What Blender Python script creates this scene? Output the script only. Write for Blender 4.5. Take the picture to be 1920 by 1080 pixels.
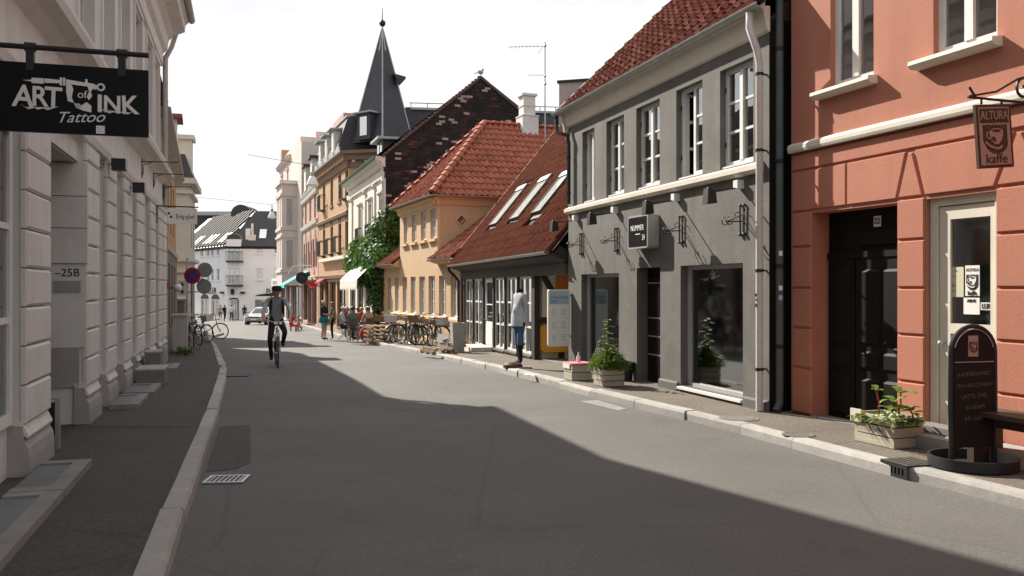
import bpy, bmesh, math, random
from mathutils import Vector, Matrix, noise
for _o in list(bpy.data.objects): bpy.data.objects.remove(_o)
sc = bpy.context.scene; COL = sc.collection
rnd = random.Random(11)
R = math.radians; V = Vector
# ------------------------------------------------------------------ camera, sky, sun, exposure
FPX, EYE = 1650.0, 1.65
cd = bpy.data.cameras.new('camera'); cam = bpy.data.objects.new('camera', cd); COL.objects.link(cam)
cam.location = (0, 0, EYE); cam.rotation_euler = (R(90), 0, 0)
cd.sensor_width = 36; cd.lens = FPX / 1920 * 36; cd.clip_start = .05; cd.clip_end = 2000
sc.camera = cam
SUN_EL, SUN_AZ = R(36), math.atan2(-.66, .751)
wd = bpy.data.worlds.new('World'); sc.world = wd; wd.use_nodes = True
nt = wd.node_tree; nt.nodes.clear()
out = nt.nodes.new('ShaderNodeOutputWorld'); bg = nt.nodes.new('ShaderNodeBackground')
sky = nt.nodes.new('ShaderNodeTexSky'); sky.sky_type = 'NISHITA'; sky.sun_disc = False
sky.sun_elevation = SUN_EL; sky.sun_rotation = SUN_AZ
sky.air_density = 1.0; sky.dust_density = 2.2; sky.ozone_density = 1.0
tc = nt.nodes.new('ShaderNodeTexCoord'); mp = nt.nodes.new('ShaderNodeMapping'); mp.inputs['Scale'].default_value = (1, 1, 2.6)
nz = nt.nodes.new('ShaderNodeTexNoise'); nz.inputs['Scale'].default_value = 2.1; nz.inputs['Detail'].default_value = 7; nz.inputs['Roughness'].default_value = .55
cr = nt.nodes.new('ShaderNodeValToRGB'); cr.color_ramp.elements[0].position = .33; cr.color_ramp.elements[1].position = .50
mx = nt.nodes.new('ShaderNodeMixRGB'); mx.inputs[2].default_value = (11.2, 11.2, 11.4, 1)
L_ = nt.links.new
L_(tc.outputs['Generated'], mp.inputs[0]); L_(mp.outputs[0], nz.inputs['Vector']); L_(nz.outputs[0], cr.inputs[0])
L_(cr.outputs[0], mx.inputs[0]); L_(sky.outputs[0], mx.inputs[1])
L_(mx.outputs[0], bg.inputs[0]); L_(bg.outputs[0], out.inputs[0]); bg.inputs[1].default_value = .05
sd = bpy.data.lights.new('sun', 'SUN'); sd.energy = 5.0; sd.angle = R(.5); sd.color = (1, .93, .82)
sun = bpy.data.objects.new('sun', sd); COL.objects.link(sun)
sdir = V((math.sin(SUN_AZ) * math.cos(SUN_EL), math.cos(SUN_AZ) * math.cos(SUN_EL), math.sin(SUN_EL)))
sun.rotation_euler = sdir.to_track_quat('Z', 'Y').to_euler(); sun.location = sdir * 60
vs = sc.view_settings; vs.view_transform = 'Standard'; vs.look = 'None'; vs.exposure = .93; vs.gamma = 1; vs.use_curve_mapping = False
sc.render.engine = 'CYCLES'; cy = sc.cycles
cy.use_denoising = True; cy.max_bounces = 7; cy.diffuse_bounces = 4; cy.glossy_bounces = 4; cy.transparent_max_bounces = 10
cy.caustics_reflective = False; cy.caustics_refractive = False; cy.sample_clamp_indirect = 6

# ------------------------------------------------------------------ materials
def _nodes(name):
    m = bpy.data.materials.new(name); m.use_nodes = True
    return m, m.node_tree, m.node_tree.nodes['Principled BSDF']
def rgb(c, k=1): return (min(c[0]*k, 1), min(c[1]*k, 1), min(c[2]*k, 1), 1)
def N(t, ty, **kw):
    n = t.nodes.new('ShaderNode' + ty)
    for k, v in kw.items(): setattr(n, k, v)
    return n
def noise_n(t, vec, scale, detail=4, rough=.55):
    n = N(t, 'TexNoise'); n.inputs['Scale'].default_value = scale; n.inputs['Detail'].default_value = detail; n.inputs['Roughness'].default_value = rough
    t.links.new(vec, n.inputs['Vector']); return n.outputs[0]
def ramp_n(t, fac, stops):
    r = N(t, 'ValToRGB'); e = r.color_ramp.elements
    while len(e) < len(stops): e.new(.5)
    for el, (p, c) in zip(e, stops): el.position = p; el.color = c if len(c) == 4 else (*c, 1)
    t.links.new(fac, r.inputs[0]); return r.outputs[0]
def mix_n(t, fac, a, b, mode='MIX'):
    n = N(t, 'MixRGB', blend_type=mode)
    for i, x in enumerate((fac, a, b)):
        if hasattr(x, 'links'): t.links.new(x, n.inputs[i])
        elif i == 0: n.inputs[0].default_value = x
        else: n.inputs[i].default_value = x
    return n.outputs[0]
def bump_n(t, p, h, strength, dist=.02):
    b = N(t, 'Bump'); b.inputs['Strength'].default_value = strength; b.inputs['Distance'].default_value = dist
    t.links.new(h, b.inputs['Height']); t.links.new(b.outputs[0], p.inputs['Normal'])
MATS = {}
def mk(name, c, rough=.8, var=.14, scale=2.5, bump=.15, bscale=60, metal=0., spec=.35, streak=None, dirt=None, dirtcol=(.1, .09, .08), perobj=0., stretch=None):
    m, t, p = _nodes(name)
    co = N(t, 'TexCoord').outputs['Object']
    if stretch:
        mpn = N(t, 'Mapping'); mpn.inputs['Scale'].default_value = stretch; t.links.new(co, mpn.inputs[0]); co = mpn.outputs[0]
    a = noise_n(t, co, scale, 6, .6)
    colr = ramp_n(t, a, [(.3, rgb(c, 1-var)), (.7, rgb(c, 1+var))])
    if dirt:
        d = ramp_n(t, noise_n(t, co, scale*2.3+1, 8, .68), [(.5, (0, 0, 0)), (.78, (dirt, dirt, dirt))])
        colr = mix_n(t, d, colr, (*dirtcol, 1))
    if streak:
        ms_ = N(t, 'Mapping'); ms_.inputs['Scale'].default_value = (2.2, 2.2, .16); t.links.new(co, ms_.inputs[0])
        colr = mix_n(t, ramp_n(t, noise_n(t, ms_.outputs[0], 1.7, 6, .65), [(.46, (0, 0, 0)), (.72, (streak[0],)*3)]), colr, (*streak[1], 1))
    if perobj:
        oi = N(t, 'ObjectInfo').outputs['Random']
        colr = mix_n(t, 1., colr, ramp_n(t, oi, [(0, (1-perobj,)*3), (1, (1+perobj,)*3)]), 'MULTIPLY')
    t.links.new(colr, p.inputs['Base Color'])
    p.inputs['Roughness'].default_value = rough; p.inputs['Metallic'].default_value = metal
    p.inputs['Specular IOR Level'].default_value = spec
    if bump: bump_n(t, p, noise_n(t, co, bscale, 5, .6), bump, .012)
    MATS[name] = m; return m

WHITEW = mk('white_stone_paint', (.66, .66, .63), .7, .05, 1.2, .12, 45, dirt=.45, dirtcol=(.42, .40, .35), streak=(.45, (.52, .48, .43)))
GREYPL = mk('grey_plinth_paint', (.34, .33, .32), .75, .1, 2, .15, 50, dirt=.3, dirtcol=(.2, .19, .18))
WHITEW2 = mk('cream_render', (.66, .62, .55), .75, .07, .8, .1, 30, dirt=.2, dirtcol=(.4, .37, .32))
CORAL = mk('coral_render', (.45, .178, .115), .8, .08, .9, .22, 35, dirt=.4, dirtcol=(.44, .22, .17), streak=(.4, (.36, .13, .095)))
GREYW = mk('dark_grey_render', (.138, .131, .121), .82, .22, .9, .4, 26, dirt=.6, dirtcol=(.215, .20, .175), streak=(.45, (.085, .078, .07)))
GREYW2 = mk('grey_plinth_render', (.13, .122, .11), .82, .12, 1.2, .3, 30)
YELLOW = mk('yellow_render', (.58, .40, .24), .8, .06, .7, .15, 30, dirt=.3, dirtcol=(.45, .33, .2), streak=(.35, (.46, .33, .21)))
YELTRIM = mk('yellow_trim', (.66, .47, .27), .75, .06, 1.2, .1, 30, dirt=.2, dirtcol=(.4, .3, .2))
BROWNW = mk('tan_brick_render', (.42, .26, .145), .8, .09, .7, .2, 16, dirt=.25, dirtcol=(.26, .16, .09))
BROWND = mk('brown_cornice', (.20, .125, .085), .8, .12, 1, .15, 20)
PINKW = mk('pink_render', (.42, .26, .215), .8, .08, .7, .15, 20, dirt=.2, dirtcol=(.3, .2, .17))
PALEW = mk('pale_pink_render', (.60, .51, .47), .8, .07, .7, .12, 20, dirt=.2, dirtcol=(.45, .38, .35))
FARW = mk('far_white_render', (.78, .78, .78), .8, .05, .4, .08, 10, dirt=.12, dirtcol=(.5, .5, .5))
OCHRE = mk('ochre_render', (.40, .27, .135), .8, .1, .8, .15, 20, dirt=.3, dirtcol=(.3, .2, .1))
GREYBROWN = mk('grey_brown_render', (.19, .165, .15), .85, .12, .8, .15, 20)
CREAM = mk('cream_paint', (.68, .63, .53), .55, .06, 2, .06, 30, dirt=.22, dirtcol=(.4, .36, .3))
WOODW = mk('white_window_paint', (.72, .72, .70), .45, .05, 3, .04, 30, dirt=.12, dirtcol=(.45, .44, .42))
GREYWOOD = mk('pale_grey_paint', (.42, .42, .41), .55, .08, 3, .05, 30)
TIMBER = mk('black_timber', (.030, .027, .025), .65, .25, 5, .25, 25, stretch=(1, 1, .25))
TIMBERG = mk('grey_brown_timber', (.095, .082, .07), .75, .2, 5, .2, 25)
PLASTER = mk('cream_plaster', (.62, .59, .52), .85, .08, 2, .15, 25, dirt=.25, dirtcol=(.4, .36, .3))
DOORB = mk('black_brown_door', (.008, .006, .005), .6, .3, 4, .08, 20, spec=.15, stretch=(1, 1, .2))
IRON = mk('black_iron', (.018, .018, .019), .5, .2, 8, .06, 40)
STEEL = mk('galvanised_steel', (.42, .43, .44), .42, .12, 6, .04, 30, metal=.75)
ZINC = mk('zinc_gutter', (.38, .39, .38), .5, .15, 4, .06, 20, metal=.4, dirt=.3, dirtcol=(.2, .2, .19))
LEAD = mk('lead_sheet', (.36, .38, .40), .45, .12, 3, .08, 12, metal=.3)
PIPEW = mk('white_pipe_paint', (.58, .55, .54), .5, .08, 4, .05, 30, dirt=.35, dirtcol=(.28, .25, .23))
PIPEG = mk('slate_green_pipe', (.085, .105, .11), .55, .15, 4, .05, 30)
STONE = mk('granite', (.36, .345, .325), .85, .12, 5, .3, 60, dirt=.35, dirtcol=(.2, .19, .18), perobj=.14)
STONED = mk('dark_step_stone', (.19, .18, .17), .85, .15, 5, .25, 40, dirt=.3, dirtcol=(.1, .1, .09))
SLATE = mk('slate_roof', (.052, .050, .056), .6, .18, 3, .3, 14)
TILE_R = mk('orange_red_tile', (.335, .100, .056), .72, .16, 3.2, .15, 40, perobj=.22, dirt=.5, dirtcol=(.24, .13, .085))
TILE_B = mk('weathered_brown_tile', (.275, .118, .075), .78, .24, 2.6, .2, 40, perobj=.15, dirt=.4, dirtcol=(.15, .085, .06))
TILE_D = mk('dark_red_tile', (.215, .072, .047), .72, .16, 3, .15, 40, perobj=.18, dirt=.25, dirtcol=(.16, .06, .045))
UNDER = mk('roof_batten_dark', (.06, .03, .022), .9, .1, 3, 0)
FARTILE = mk('far_dark_roof', (.058, .056, .054), .7, .15, 1.5, .2, 10)
METALR = mk('standing_seam_roof', (.60, .62, .53), .5, .1, .7, .05, 8, metal=.2)
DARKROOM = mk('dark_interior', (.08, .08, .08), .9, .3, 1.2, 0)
CURTAIN = mk('net_curtain', (.80, .79, .76), .9, .12, 6, .2, 14, stretch=(6, 1, .3))
BLACKP = mk('black_sign_paint', (.005, .007, .008), .35, .2, 3, .02, 20, spec=.15)
LETTERW = mk('white_lettering', (.72, .72, .68), .6, .05, 5, 0)
LETTERB = mk('black_lettering', (.015, .015, .016), .6, .1, 5, 0)
SILVER = mk('silver_box_metal', (.50, .50, .48), .4, .08, 5, .03, 30, metal=.5)
PAPER = mk('paper_sheet', (.80, .80, .77), .8, .05, 6, .02, 20)
PAPERY = mk('cream_paper', (.62, .60, .42), .8, .06, 8, 0)
BLUEP = mk('pale_blue_print', (.38, .50, .60), .6, .08, 5, 0)
BOARDK = mk('blackboard_paint', (.018, .010, .008), .7, .15, 4, .04, 20, spec=.2)
KAFBR = mk('dark_brown_paint', (.060, .028, .019), .55, .15, 4, .04, 20)
KAFPK = mk('dusty_pink_paint', (.42, .235, .19), .6, .08, 4, .03, 20)
WOODC = mk('weathered_crate_wood', (.47, .43, .35), .85, .2, 4, .3, 20, stretch=(.3, 1, 5), dirt=.4, dirtcol=(.25, .21, .15), perobj=.12)
WOODD = mk('dark_bench_wood', (.075, .045, .030), .6, .25, 4, .15, 18)
WOODP = mk('pallet_wood', (.25, .165, .09), .85, .2, 4, .3, 20, perobj=.2)
SOIL = mk('soil', (.05, .035, .025), .95, .3, 8, .5, 20)
YELBOX = mk('yellow_plastic', (.62, .33, .035), .5, .08, 2, .03, 20)
ORANGE = mk('orange_board', (.46, .17, .03), .6, .15, 2, .04, 20)
PINKC = mk('pink_cloth', (.70, .22, .26), .8, .12, 5, .2, 20)
RUBBER = mk('tyre_rubber', (.018, .018, .018), .8, .1, 5, .1, 40)
BIKEK = mk('black_bike_paint', (.02, .02, .022), .35, .1, 5, 0)
BIKER = mk('red_bike_paint', (.30, .035, .03), .35, .1, 5, 0)
BIKEG = mk('grey_bike_paint', (.30, .31, .33), .35, .1, 5, 0)
BIKEB = mk('teal_bike_paint', (.04, .14, .15), .35, .1, 5, 0)
LEATHER = mk('brown_leather', (.10, .05, .03), .6, .1, 5, .1, 30)
WICKER = mk('wicker', (.24, .15, .075), .85, .3, 20, .5, 60)
SKIN = mk('skin', (.48, .28, .20), .55, .05, 4, 0)
HAIRB = mk('blonde_hair', (.50, .36, .18), .6, .2, 20, .3, 60)
HAIRD = mk('dark_hair', (.06, .035, .022), .55, .25, 20, .3, 60)
HAIRG = mk('brown_hair', (.16, .085, .045), .55, .25, 20, .3, 60)
def cloth(n, c): return mk(n, c, .9, .12, 6, .2, 30)
C_GREY = cloth('grey_cloth', (.27, .29, .29)); C_LGREY = cloth('light_grey_cloth', (.44, .46, .49)); C_BLACK = cloth('black_cloth', (.017, .017, .019))
C_NAVY = cloth('navy_cloth', (.03, .04, .085)); C_DENIM = cloth('denim_cloth', (.07, .13, .23)); C_TEAL = cloth('teal_cloth', (.015, .17, .21))
C_RED = cloth('red_cloth', (.46, .035, .045)); C_WHITE = cloth('white_cloth', (.64, .64, .62)); C_CREAM = cloth('cream_cloth', (.55, .50, .38))
C_PLUM = cloth('plum_cloth', (.13, .05, .075)); C_GREEN = cloth('grey_green_cloth', (.12, .14, .11)); C_BEIGE = cloth('beige_cloth', (.36, .28, .2))
AWNW = cloth('white_awning_cloth', (.68, .66, .6)); AWNT = cloth('turquoise_awning_cloth', (.08, .52, .47)); AWNR = cloth('red_awning_cloth', (.55, .06, .05))
CARS = mk('silver_car_paint', (.52, .55, .58), .25, .03, 2, 0, metal=.5, spec=.6)
SIGNR = mk('sign_red', (.42, .02, .03), .45, .06, 3, 0); SIGNB = mk('sign_blue', (.035, .06, .30), .45, .06, 3, 0)
SIGNBACK = mk('sign_back_grey', (.24, .30, .30), .5, .1, 3, .04)
LAMPW = mk('white_enamel', (.75, .75, .72), .35, .05, 3, 0)
CHALK = mk('chalk_writing', (.11, .095, .08), .9, .3, 30, 0)
CARDB = mk('cardboard', (.30, .21, .12), .85, .1, 5, .1)
COPPER = mk('verdigris', (.16, .28, .23), .7, .2, 3, .1)

def glass(name, tint, base=.06, boost=1.1, rough=.015):
    m = bpy.data.materials.new(name); m.use_nodes = True; t = m.node_tree; t.nodes.clear()
    o = N(t, 'OutputMaterial'); mxs = N(t, 'MixShader'); tr = N(t, 'BsdfTransparent'); gl = N(t, 'BsdfGlossy'); fr = N(t, 'Fresnel')
    tr.inputs[0].default_value = (*tint, 1); gl.inputs['Roughness'].default_value = rough; gl.inputs[0].default_value = (.92, .95, .95, 1); fr.inputs[0].default_value = 1.5
    ma = N(t, 'Math', operation='MULTIPLY_ADD', use_clamp=True); ma.inputs[1].default_value = boost; ma.inputs[2].default_value = base
    co = N(t, 'TexCoord').outputs['Object']; b = N(t, 'Bump'); b.inputs['Strength'].default_value = .05; b.inputs['Distance'].default_value = .01
    t.links.new(noise_n(t, co, 2.2, 1), b.inputs['Height']); t.links.new(b.outputs[0], gl.inputs['Normal'])
    t.links.new(fr.outputs[0], ma.inputs[0]); t.links.new(ma.outputs[0], mxs.inputs[0]); t.links.new(tr.outputs[0], mxs.inputs[1]); t.links.new(gl.outputs[0], mxs.inputs[2]); t.links.new(mxs.outputs[0], o.inputs[0])
    return m
GLASS = glass('window_glass', (.82, .86, .84), .22, 2.0); GLASSD = glass('shop_glass', (.80, .85, .82), .16, 1.3, .05); SKYGL = glass('skylight_glass', (.3, .34, .36), .55, 1.8, .03)
REFLW = mk('sky_reflection_white', (.88, .88, .86), .8, .02, 3, 0)  # white standing in for sky mirrored in the tile roof skylights
REFLGL = glass('reflection_cover_glass', (.95, .96, .96), .03, .35)
SHOPROOM = mk('shop_interior', (.46, .46, .44), .9, .35, 1.4, 0)
CARGL = glass('car_glass', (.2, .23, .24), .12, 1.3)

def leafmat(name, c, c2):
    m, t, p = _nodes(name); co = N(t, 'TexCoord').outputs['Object']
    colr = ramp_n(t, noise_n(t, co, 9, 3), [(.3, (*c, 1)), (.72, (*c2, 1))])
    t.links.new(colr, p.inputs['Base Color']); p.inputs['Roughness'].default_value = .5; p.inputs['Specular IOR Level'].default_value = .3
    tl = N(t, 'BsdfTranslucent'); t.links.new(colr, tl.inputs[0]); ms = N(t, 'MixShader'); ms.inputs[0].default_value = .35
    o = t.nodes['Material Output']; t.links.new(p.outputs[0], ms.inputs[1]); t.links.new(tl.outputs[0], ms.inputs[2]); t.links.new(ms.outputs[0], o.inputs[0]); return m
LEAF = leafmat('ivy_leaf', (.035, .10, .016), (.10, .21, .035)); LEAFY = leafmat('bright_leaf', (.10, .22, .025), (.26, .34, .06)); LEAFG = leafmat('herb_leaf', (.08, .17, .03), (.24, .31, .06))
RIM = mk('grey_rim_stone', (.22, .212, .20), .85, .15, 5, .3, 50, dirt=.4, dirtcol=(.12, .115, .1), perobj=.12)
STEM = mk('stem_bark', (.13, .09, .05), .85, .2, 8, .3); STEMR = mk('red_stalk', (.36, .04, .05), .6, .1, 8, 0); FLOWER = mk('white_petal', (.7, .68, .6), .7, .05, 5, 0); FLOWERP = mk('mauve_petal', (.42, .25, .34), .7, .1, 5, 0)

def asphalt(name, c, patch, sc_=.5, crack=.35, gr=.16):
    m, t, p = _nodes(name); co = N(t, 'TexCoord').outputs['Object']
    big = ramp_n(t, noise_n(t, co, sc_, 5, .6), [(.3, rgb(c, .84)), (.7, rgb(c, 1.14))])
    fine = ramp_n(t, noise_n(t, co, 90, 3, .7), [(.35, (.72,)*3), (.7, (1.25,)*3)])
    colr = mix_n(t, 1., big, fine, 'MULTIPLY')
    grain = ramp_n(t, noise_n(t, co, 26, 7, .8), [(.34, (1-gr*1.5,)*3), (.66, (1+gr*1.5,)*3)])
    colr = mix_n(t, 1., colr, grain, 'MULTIPLY')
    st = ramp_n(t, noise_n(t, co, 1.3, 8, .7), [(.56, (0, 0, 0)), (.72, (patch,)*3)])
    colr = mix_n(t, st, colr, rgb(c, .58))
    vo = N(t, 'TexVoronoi', feature='DISTANCE_TO_EDGE'); vo.inputs['Scale'].default_value = .32
    dis = N(t, 'MixRGB'); dis.inputs[0].default_value = .12; t.links.new(co, dis.inputs[1])
    nn = N(t, 'TexNoise'); nn.inputs['Scale'].default_value = 1.6; nn.inputs['Detail'].default_value = 6; t.links.new(co, nn.inputs['Vector']); t.links.new(nn.outputs['Color'], dis.inputs[2])
    t.links.new(dis.outputs[0], vo.inputs['Vector'])
    ck = ramp_n(t, vo.outputs['Distance'], [(.0, (crack,)*3), (.006, (0, 0, 0))])
    colr = mix_n(t, ck, colr, rgb(c, .35))
    spk = N(t, 'TexVoronoi'); spk.inputs['Scale'].default_value = 8; t.links.new(co, spk.inputs['Vector'])
    sp = ramp_n(t, spk.outputs['Distance'], [(.03, (.55,)*3), (.045, (0, 0, 0))])
    colr = mix_n(t, sp, colr, rgb(c, 2.0))
    t.links.new(colr, p.inputs['Base Color']); p.inputs['Roughness'].default_value = .8; p.inputs['Specular IOR Level'].default_value = .3
    bump_n(t, p, noise_n(t, co, 120, 3, .7), .5, .006); return m
ROAD = asphalt('road_asphalt', (.122, .118, .112), .6, .35, .25, .14)
PATCH = asphalt('asphalt_patch', (.070, .066, .063), .2)
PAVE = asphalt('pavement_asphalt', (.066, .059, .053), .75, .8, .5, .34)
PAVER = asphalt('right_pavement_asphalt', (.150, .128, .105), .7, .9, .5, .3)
GROUND = asphalt('ground_dark', (.11, .105, .095), .2)
BRICKM = [mk('sooty_brick', (.020, .017, .017), .9, .35, 3, .3, 30), mk('red_brick', (.10, .036, .028), .9, .3, 3, .3, 30), mk('limewashed_brick', (.34, .29, .25), .9, .25, 6, .3, 30), mk('dark_brown_brick', (.036, .025, .023), .9, .35, 3, .3, 30)]
MORTAR = mk('dark_mortar', (.026, .023, .022), .95, .2, 4, .2)

# ------------------------------------------------------------------ geometry helpers
class MB:
    def __init__(s): s.v = []; s.f = []; s.m = []; s.c = 0
    def mat(s, i): s.c = i; return s
    def add(s, vs, fs):
        b = len(s.v); s.v += [tuple(x) for x in vs]
        for f in fs: s.f.append([b+i for i in f]); s.m.append(s.c)
        return s
    def box(s, x0, x1, y0, y1, z0, z1):
        return s.add([(x0,y0,z0),(x1,y0,z0),(x1,y1,z0),(x0,y1,z0),(x0,y0,z1),(x1,y0,z1),(x1,y1,z1),(x0,y1,z1)],
                     [(0,3,2,1),(4,5,6,7),(0,1,5,4),(1,2,6,5),(2,3,7,6),(3,0,4,7)])
    def bar(s, p, q, w, h, up=(0,0,1)):
        p, q = V(p), V(q); d = (q-p).normalized(); up = V(up)
        a = d.cross(up)
        if a.length < 1e-4: a = d.cross(V((0,1,0)))
        a.normalize(); b = a.cross(d).normalized(); a *= w/2; b *= h/2
        vs = [p-a-b, p+a-b, p+a+b, p-a+b, q-a-b, q+a-b, q+a+b, q-a+b]
        return s.add(vs, [(0,1,2,3),(7,6,5,4),(0,4,5,1),(1,5,6,2),(2,6,7,3),(3,7,4,0)])
    def tube(s, pts, r, n=8, closed=False):
        pts = [V(p) for p in pts]; k = len(pts); vs = []; rr = r if isinstance(r, (list, tuple)) else [r]*k
        prev = None
        for i, p in enumerate(pts):
            if closed: d = pts[(i+1) % k]-pts[i-1]
            else: d = pts[min(i+1, k-1)]-pts[max(i-1, 0)]
            d.normalize()
            if prev is None:
                a = d.cross(V((0,0,1)))
                if a.length < 1e-3: a = d.cross(V((0,1,0)))
            else: a = prev - d*prev.dot(d)
            a.normalize(); prev = a; b = d.cross(a)
            vs += [p + (a*math.cos(2*math.pi*j/n)+b*math.sin(2*math.pi*j/n))*rr[i] for j in range(n)]
        fs = []
        for i in range(k if closed else k-1):
            i2 = (i+1) % k
            fs += [(i*n+j, i*n+(j+1) % n, i2*n+(j+1) % n, i2*n+j) for j in range(n)]
        if not closed: fs += [tuple(range(n-1,-1,-1)), tuple((k-1)*n+j for j in range(n))]
        return s.add(vs, fs)
    def lathe(s, prof, c=(0,0,0), n=12, ax=None, cap=True):
        M = ax if ax is not None else Matrix.Identity(3); c = V(c); vs = []
        for r, z in prof: vs += [c + M @ V((r*math.cos(2*math.pi*j/n), r*math.sin(2*math.pi*j/n), z)) for j in range(n)]
        fs = [(i*n+j, i*n+(j+1) % n, (i+1)*n+(j+1) % n, (i+1)*n+j) for i in range(len(prof)-1) for j in range(n)]
        if cap: fs += [tuple(range(n-1,-1,-1)), tuple((len(prof)-1)*n+j for j in range(n))]
        return s.add(vs, fs)
    def ball(s, c, rx, ry=None, rz=None, n=10):
        ry = ry or rx; rz = rz or rx; prof = [(math.sin(math.pi*i/(n//2+1)), -math.cos(math.pi*i/(n//2+1))) for i in range(1, n//2+1)]
        return s.lathe(prof, c, n, Matrix.Diagonal((rx, ry, rz)))
    def poly(s, pts): return s.add(pts, [tuple(range(len(pts)))])
    def prism(s, pts, y0, y1):                    # (x,z) outline extruded along y
        n = len(pts); vs = [(x, y0, z) for x, z in pts]+[(x, y1, z) for x, z in pts]
        return s.add(vs, [tuple(range(n)), tuple(range(2*n-1, n-1, -1))]+[(i, (i+1) % n, (i+1) % n+n, i+n) for i in range(n)])
    def prismx(s, pts, x0, x1):                   # (y,z) profile extruded along x
        n = len(pts); vs = [(x0, y, z) for y, z in pts]+[(x1, y, z) for y, z in pts]
        return s.add(vs, [tuple(range(n-1,-1,-1)), tuple(range(n, 2*n))]+[(i, i+n, (i+1) % n+n, (i+1) % n) for i in range(n)])
    def mesh(s, name, mats, smooth=False):
        me = bpy.data.meshes.new(name); me.from_pydata(s.v, [], s.f)
        for m in (mats if isinstance(mats, (list, tuple)) else [mats]): me.materials.append(m)
        if any(s.m): me.polygons.foreach_set('material_index', s.m)
        bm = bmesh.new(); bm.from_mesh(me); bmesh.ops.recalc_face_normals(bm, faces=bm.faces); bm.to_mesh(me); bm.free()
        if smooth:
            me.polygons.foreach_set('use_smooth', [True]*len(me.polygons)); me.set_sharp_from_angle(angle=R(40))
        me.update(); return me
    def build(s, name, mats, parent=None, smooth=False):
        return link(name, s.mesh(name, mats, smooth), parent)
def link(name, me, parent=None):
    o = bpy.data.objects.new(name, me); COL.objects.link(o)
    if parent is not None: o.parent = parent
    return o
def tag(o, label=None, cat=None, group=None, kind=None):
    if label: o['label'] = label
    if cat: o['category'] = cat
    if group: o['group'] = group
    if kind: o['kind'] = kind
    return o
TM = {}
def thing(name, label, cat, loc=(0,0,0), rotz=0., group=None, tilt=None):
    o = bpy.data.objects.new(name, None); COL.objects.link(o); o.empty_display_size = .2
    o.location = loc; o.rotation_euler = (tilt or 0, 0, rotz)
    TM[o.name] = Matrix.Translation(V(loc)) @ o.rotation_euler.to_matrix().to_4x4()
    return tag(o, label, cat, group)
def kids(o): return [c for c in o.children]
def copy_tree(o, parent=None):
    c = o.copy(); COL.objects.link(c); c.parent = parent
    for ch in list(o.children): copy_tree(ch, c)
    return c
def gz(y):
    if y < 15: return 0.
    if y < 17: return -.028*(y-15)**2/4
    if y < 40: return -.028*(y-16)
    return -.672-.022*(min(y, 140)-40)
def P(px, py, d):                                  # a measured point d metres in front of the lens
    return V(((px-960)/FPX*d, d, EYE+(540-py)/FPX*d))
def G(px, py, lift=0.):                            # where a measured line of sight meets the street
    lo, hi = 1., 400.
    for _ in range(60):
        d = (lo+hi)/2
        if EYE+(540-py)/FPX*d > gz(d)+lift: lo = d
        else: hi = d
    return V(((px-960)/FPX*d, d, gz(d)+lift))
class Fr:                                          # a facade: x along it (left to right), y into the house, z up
    def __init__(s, p0, p1, z0=0.):
        s.p0 = V((p0[0], p0[1], z0)); d = V((p1[0]-p0[0], p1[1]-p0[1])); s.len = d.length; d.normalize()
        s.U = V((d.x, d.y, 0)); s.I = V((-d.y, d.x, 0)); s.ang = math.atan2(d.y, d.x); s.z0 = z0
    def hit(s, px, py, w=0.):
        o = s.p0 - s.I*w; r = V(((px-960)/FPX, 1, (540-py)/FPX)); c = V((0, 0, EYE))
        t = (o-c).dot(s.I)/r.dot(s.I); q = c+r*t-s.p0; return q.dot(s.U), q.z
    def x(s, px, w=0.): return s.hit(px, 540, w)[0]
    def z(s, px, py, w=0.): return s.hit(px, py, w)[1]
    def world(s, x, y, z): return s.p0+s.U*x+s.I*y+V((0, 0, z))
    def gnd(s, x, y=0.): return gz(s.world(x, y, 0).y)-s.z0
    def thing(s, name, label, cat, group=None): return thing(name, label, cat, s.p0, s.ang, group)
def wall(mb, x0, x1, z0, z1, holes=(), depth=.16, y=0.):
    xs = sorted({x0, x1, *[min(max(h[i], x0), x1) for h in holes for i in (0, 1)]}); zs = sorted({z0, z1, *[min(max(h[i], z0), z1) for h in holes for i in (2, 3)]})
    for a, b in zip(xs, xs[1:]):
        for c, d in zip(zs, zs[1:]):
            mx_, mz_ = (a+b)/2, (c+d)/2
            if any(h[0] < mx_ < h[1] and h[2] < mz_ < h[3] for h in holes): continue
            mb.poly([(a, y, c), (b, y, c), (b, y, d), (a, y, d)])
    for h in holes:
        a, b, c, d = h[:4]; e = y+(h[4] if len(h) > 4 else depth)
        mb.poly([(a, y, c), (a, e, c), (a, e, d), (a, y, d)]); mb.poly([(b, y, c), (b, y, d), (b, e, d), (b, e, c)])
        mb.poly([(a, y, d), (a, e, d), (b, e, d), (b, y, d)]); mb.poly([(a, y, c), (b, y, c), (b, e, c), (a, e, c)])
def shell(mb, x0, x1, z0, z1, depth, y=0., top=True):      # side walls, rear wall, ceiling
    mb.poly([(x0, y, z0), (x0, depth, z0), (x0, depth, z1), (x0, y, z1)]); mb.poly([(x1, y, z0), (x1, y, z1), (x1, depth, z1), (x1, depth, z0)])
    mb.poly([(x0, depth, z0), (x1, depth, z0), (x1, depth, z1), (x0, depth, z1)])
    if top: mb.poly([(x0, y, z1-.01), (x1, y, z1-.01), (x1, depth, z1-.01), (x0, depth, z1-.01)])
PANE = {}
def pane(parent, x0, x1, z0, z1, y, mat=None, name='pane'):
    mat = mat or GLASS
    if mat.name not in PANE: PANE[mat.name] = MB().box(-.5, .5, -.003, .003, -.5, .5).mesh('pane', mat)
    o = link(name, PANE[mat.name], parent); o.location = ((x0+x1)/2, y, (z0+z1)/2); o.scale = (x1-x0, 1, z1-z0); return o
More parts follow.
